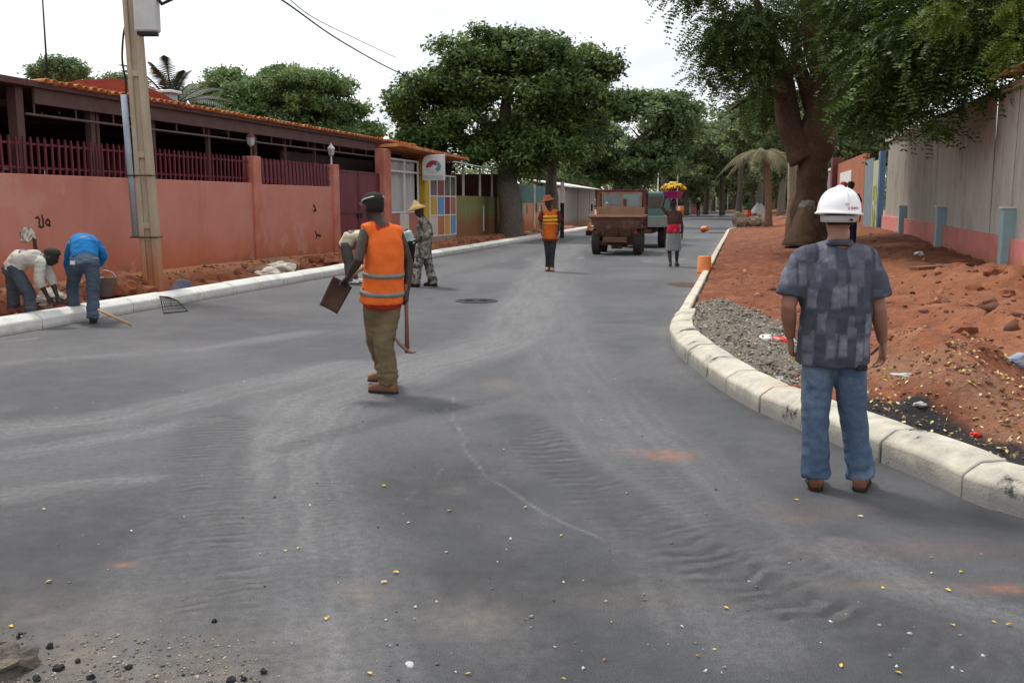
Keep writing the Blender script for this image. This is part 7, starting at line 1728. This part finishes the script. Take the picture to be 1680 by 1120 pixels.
scatter_stones(P, (.01, .060), 'soil_crumbs', MATS.get('x') or bpy.data.materials['soil_crumb'], 'crumbs of red soil strewn behind the white kerb', 'soil', 15)
P = verge_pts(900, (1330, 1720), (630, 790), 17, .012); N_ = unit(rg.normal(size=P.shape) * .5 + np.array([0, 0, 1])); T = unit(np.cross(N_, rg.normal(size=P.shape)))
me = npmesh('leaf_litter', leaf_quads(P, N_, T, .02 + .03 * rg.random(len(P)), .015 + .012 * rg.random(len(P))), np.arange(len(P) * 4).reshape(-1, 4)); set_attr(me, 'tint', np.repeat(rg.random(len(P)), 4))
stuff(link('leaf_litter', me, tint_mat('litter_leaf', (.20, .10, .04), (.48, .33, .10), (.62, .52, .30))), 'dry yellow leaf litter along the right kerb', 'leaves')
# clods and stones on the left verge
m_clod = M('clod_red', (.25, .085, .040), (.15, .05, .024), 4, .95, .7, 25); m_wstone = M('stone_white', (.62, .58, .50), (.42, .37, .30), 5, .95, .5, 30)
rock(on_left(192, 490, -9.75) + Vector((0, 0, .12)), (.34, .32, .28), m_clod, 'big rounded clod of red earth left of the utility pole', 2, 'earth_clod', 'earth clod', sub=3)
for i, (px, t_) in enumerate(((330, -9.9), (350, -10.0), (372, -9.8), (392, -9.95), (404, -9.7), (322, -9.6), (345, -9.55), (500, -9.8), (520, -9.9), (540, -9.8), (225, -9.6), (240, -9.7), (470, -9.7), (120, -9.8), (95, -9.7), (20, -9.75), (545, -9.6), (760, -9.9), (780, -9.7), (810, -9.8))):
    z = rng.random(); o = rock(on_left(px, 0, t_) + Vector((0, 0, .04)), (.16 + .12 * z, .13 + .1 * z, .10 + .08 * z), m_clod, 'lump of dug red earth in the strip behind the white kerb', i + 20, 'earth_clod', 'earth clod', 'lumps of dug earth behind the white kerb', rough=.55)
for i, (px, t_, sz_, lb) in enumerate(((424, -9.95, (.42, .26, .12), 'flat brown slab of broken ground above the white stones'), (462, -10.0, (.5, .3, .13), 'larger flat brown slab tilted beside the wall foot'))):
    o = rock(on_left(px, 0, t_) + Vector((0, 0, .10)), sz_, M('slab_brown', (.30, .17, .10), (.21, .11, .065), 4, .95, .5, 25), lb, i + 50, 'ground_slab', 'slab', sub=3, rough=.3); o.rotation_euler = (.1, -.2 + .3 * i, i)
rock(on_left(438, 0, -9.45) + Vector((0, 0, .10)), (.26, .17, .13), m_wstone, 'rough white stone behind the kerb, darker speckled one', 61, 'white_stone', 'stone', sub=3)
rock(on_left(462, 0, -9.45) + Vector((0, 0, .13)), (.30, .18, .15), m_wstone, 'smooth white stone lying behind the kerb', 63, 'white_stone', 'stone', sub=3)
rock(on_left(80, 0, -9.75) + Vector((0, 0, .10)), (.24, .18, .14), m_wstone, 'pale stone between the two bent kerb workers', 65, 'white_stone', 'stone', sub=3)
for i, px in enumerate((70, 84, 92, 60)): rock(on_left(px, 0, -9.6 - .1 * i) + Vector((0, 0, .05)), (.12, .1, .08), M('stone_dull', (.22, .16, .13), (.14, .1, .08), 5, .95, .5, 30) if i == 0 else MATS['stone_dull'], ['second', 'third', 'rightmost', 'leftmost'][i] + ' dull brown stone in the trench by the bent workers', 70 + i, 'trench_stone', 'stone', 'stones in the trench by the bent workers')
P = verge_pts(420, (1200, 1760), (400, 720), 44, .0); P = P[(P[:, 1] > 9.5)]; scatter_stones(P, (.03, .12), 'soil_clods', bpy.data.materials['soil_crumb'], 'rough clods of red soil heaped over the right verge', 'soil', 45)
# asphalt lumps in the near left corner
m_lump = M('asphalt_lump', (.17, .14, .105), (.045, .042, .04), 9, .95, .9, 60)
g = G(35, 1090); rock((g.x - .05, g.y - .03, .02), (.13, .10, .055), m_lump, 'large crust of broken asphalt in the near left corner', 80, 'asphalt_lump', 'asphalt lump', sub=3, rough=.6)
m_lumpd = M('asphalt_lump_dark', (.03, .029, .029), (.02, .019, .019), 9, .9, .8, 80)
for i, (x, y, k) in enumerate(((82, 1062, 1), (95, 1098, 1.2), (128, 1086, .7), (212, 1096, .8), (432, 1103, .8), (352, 1020, .7), (5, 1062, 1.4), (8, 1075, 1.2), (33, 1042, .6), (30, 1046, .5), (380, 1118, 1), (400, 1116, .8), (150, 1112, .9), (60, 1115, 1))):
    g = G(x, y); rock((g.x, g.y, .006), (.016 * k, .014 * k, .012 * k), m_lumpd, 'small black asphalt crumb near the left corner of the road', 90 + i, 'asphalt_crumb', 'asphalt crumb', 'asphalt crumbs in the near left corner', sub=2, rough=.6)
px_ = rg.uniform(-80, 420, 700) ; py_ = 1130 - 90 * rg.random(700) ** 1.5 - np.clip(60 - px_, 0, 90) * .2; P = np.array([G(a, b_, .002) for a, b_ in zip(px_, py_)])
scatter_stones(P, (.002, .009), 'corner_grit', tint_mat('grit_tan', (.05, .045, .04), (.24, .20, .15), (.40, .35, .27)), 'tan grit spilled over the near left corner', 'grit', 19)
# litter on the right verge
def on_right(px, py, z=.2):
    g = G(px, py, z); return Vector((g.x, g.y, float(h_right(np.array([g.x]), np.array([g.y]))[0])))
m_redp = M('plastic_red', (.62, .02, .015), None, 4, .35); m_film = M('film_white', (.72, .72, .70), (.6, .6, .58), 5, .4)
def crumple(name, loc, sz, mat, label, cat, seed, group=None, rot=0):
    o = rock(loc, sz, mat, label, seed, name, cat, group, 2, .7); o.rotation_euler[2] = rot; return o
p = on_right(1280, 545, .25); t = thing('snack_packet', 'red and white snack packet lying on the gravel behind the helmeted man', 'packet', p + Vector((0, 0, .04)), .2)
rock((0, 0, 0), (.13, .06, .045), m_redp, None, 3, 'red_half', parent=t); rock((-.17, 0, .02), (.09, .05, .05), m_film, None, 5, 'white_half', parent=t, rough=.6); rock((.10, -.02, .0), (.025, .07, .05), m_film, None, 6, 'white_stripe', parent=t)
crumple('yellow_wrapper', on_right(1262, 556, .2) + Vector((0, 0, .02)), (.12, .06, .025), M('wrapper_yellow', (.60, .36, .03), None, 4, .6), 'yellow wrapper beside the red snack packet', 'wrapper', 7)
crumple('paper_cup', on_right(1276, 612, .15) + Vector((0, 0, .02)), (.06, .04, .03), m_film, 'crushed white paper cup on the brown grit', 'cup', 9)
crumple('foil_scrap', on_right(1250, 583, .15) + Vector((0, 0, .015)), (.04, .03, .02), m_film, 'small white scrap left of the crushed cup', 'scrap', 11)
crumple('plastic_film', on_right(1482, 656, .15) + Vector((0, 0, .015)), (.10, .035, .015), M('film_grey', (.50, .50, .47), None, 5, .5), 'thin grey plastic strip beside the black soil', 'plastic', 13, None, -.4)
crumple('film_scrap', on_right(1508, 693, .12) + Vector((0, 0, .012)), (.045, .03, .02), M('film_grey2', (.42, .44, .42), None, 5, .5), 'crumpled pale plastic scrap on the black soil', 'plastic', 14)
crumple('red_scrap', on_right(1600, 720, .12) + Vector((0, 0, .012)), (.03, .025, .018), m_redp, 'small red plastic scrap on the black soil', 'plastic', 16)
crumple('paper_scrap', on_right(1375, 672, .12) + Vector((0, 0, .02)), (.05, .035, .02), m_film, 'white paper scrap seen between the legs of the helmeted man', 'paper', 17)
crumple('cloth_roll', on_right(1664, 636, .2) + Vector((0, 0, .05)), (.16, .07, .05), M('cloth_blue_stripe', (.42, .44, .45), (.10, .14, .24), 3, .8, stretch=(1, 9, 1)), 'rolled grey cloth with blue stripes on the mound', 'cloth', 19, None, .5)
a0, a1 = on_right(1592, 600, .25), on_right(1685, 598, .25); md = (a0 + a1) / 2; tag(MB().tube([a0 - md + Vector((0, 0, .03)), Vector((0, 0, .05)), a1 - md + Vector((0, 0, .04))], [.022, .028, .025], 8).build('grey_branch', M('branch_grey_green', (.20, .23, .20), (.13, .15, .13), 9, .9, .5, 40), None, True, loc=md), 'straight grey green branch lying across the red mound', 'branch')
a0, a1 = on_right(1500, 430, .45), on_right(1588, 424, .45); md = (a0 + a1) / 2; tag(MB().box((0, 0, .10), ((a1 - a0).length, .22, .07), Matrix.Rotation(math.atan2((a1 - a0).y, (a1 - a0).x), 3, 'Z')).build('timber_plank', M('timber_brown', (.24, .12, .07), (.17, .085, .05), 4, .9, .3, 25), None, loc=md, bevel=.01), 'brown timber plank lying before the second blue post', 'plank')
p = on_right(1560, 432, .4); tag(MB().box((0, 0, .08), (.6, .2, .06), Matrix.Rotation(-.9, 3, 'Z') @ Matrix.Rotation(.2, 3, 'Y')).build('timber_plank', MATS['timber_brown'], None, loc=p, bevel=.01), 'short plank propped across the end of the longer one', 'plank')
crumple('white_bag', on_right(1508, 411, .45) + Vector((0, 0, .05)), (.12, .09, .06), m_film, 'small white plastic bag before the low rose plinth', 'bag', 23)
for i, (x, y) in enumerate(((1630, 465), (1600, 470), (1655, 478), (1570, 455), (1690, 470), (1545, 505), (1620, 560), (1580, 545), (1660, 500))):
    z = rng.random(); rock(on_right(x, y, .3) + Vector((0, 0, .02)), (.10 + .1 * z, .09 + .08 * z, .06 + .05 * z), m_clod, 'red earth lump on the heaps before the rose plinth', 130 + i, 'earth_clod', 'earth clod', 'earth lumps on the right heaps', rough=.55)
for i, (x, y) in enumerate(((1497, 481), (1520, 492))): rock(on_right(x, y, .2) + Vector((0, 0, .015)), (.05, .04, .025), m_lumpd, ['farther', 'nearer'][i] + ' black crumb on the sandy path right of the helmeted man', 150 + i, 'dark_crumb', 'crumb', 'black crumbs on the sandy path')
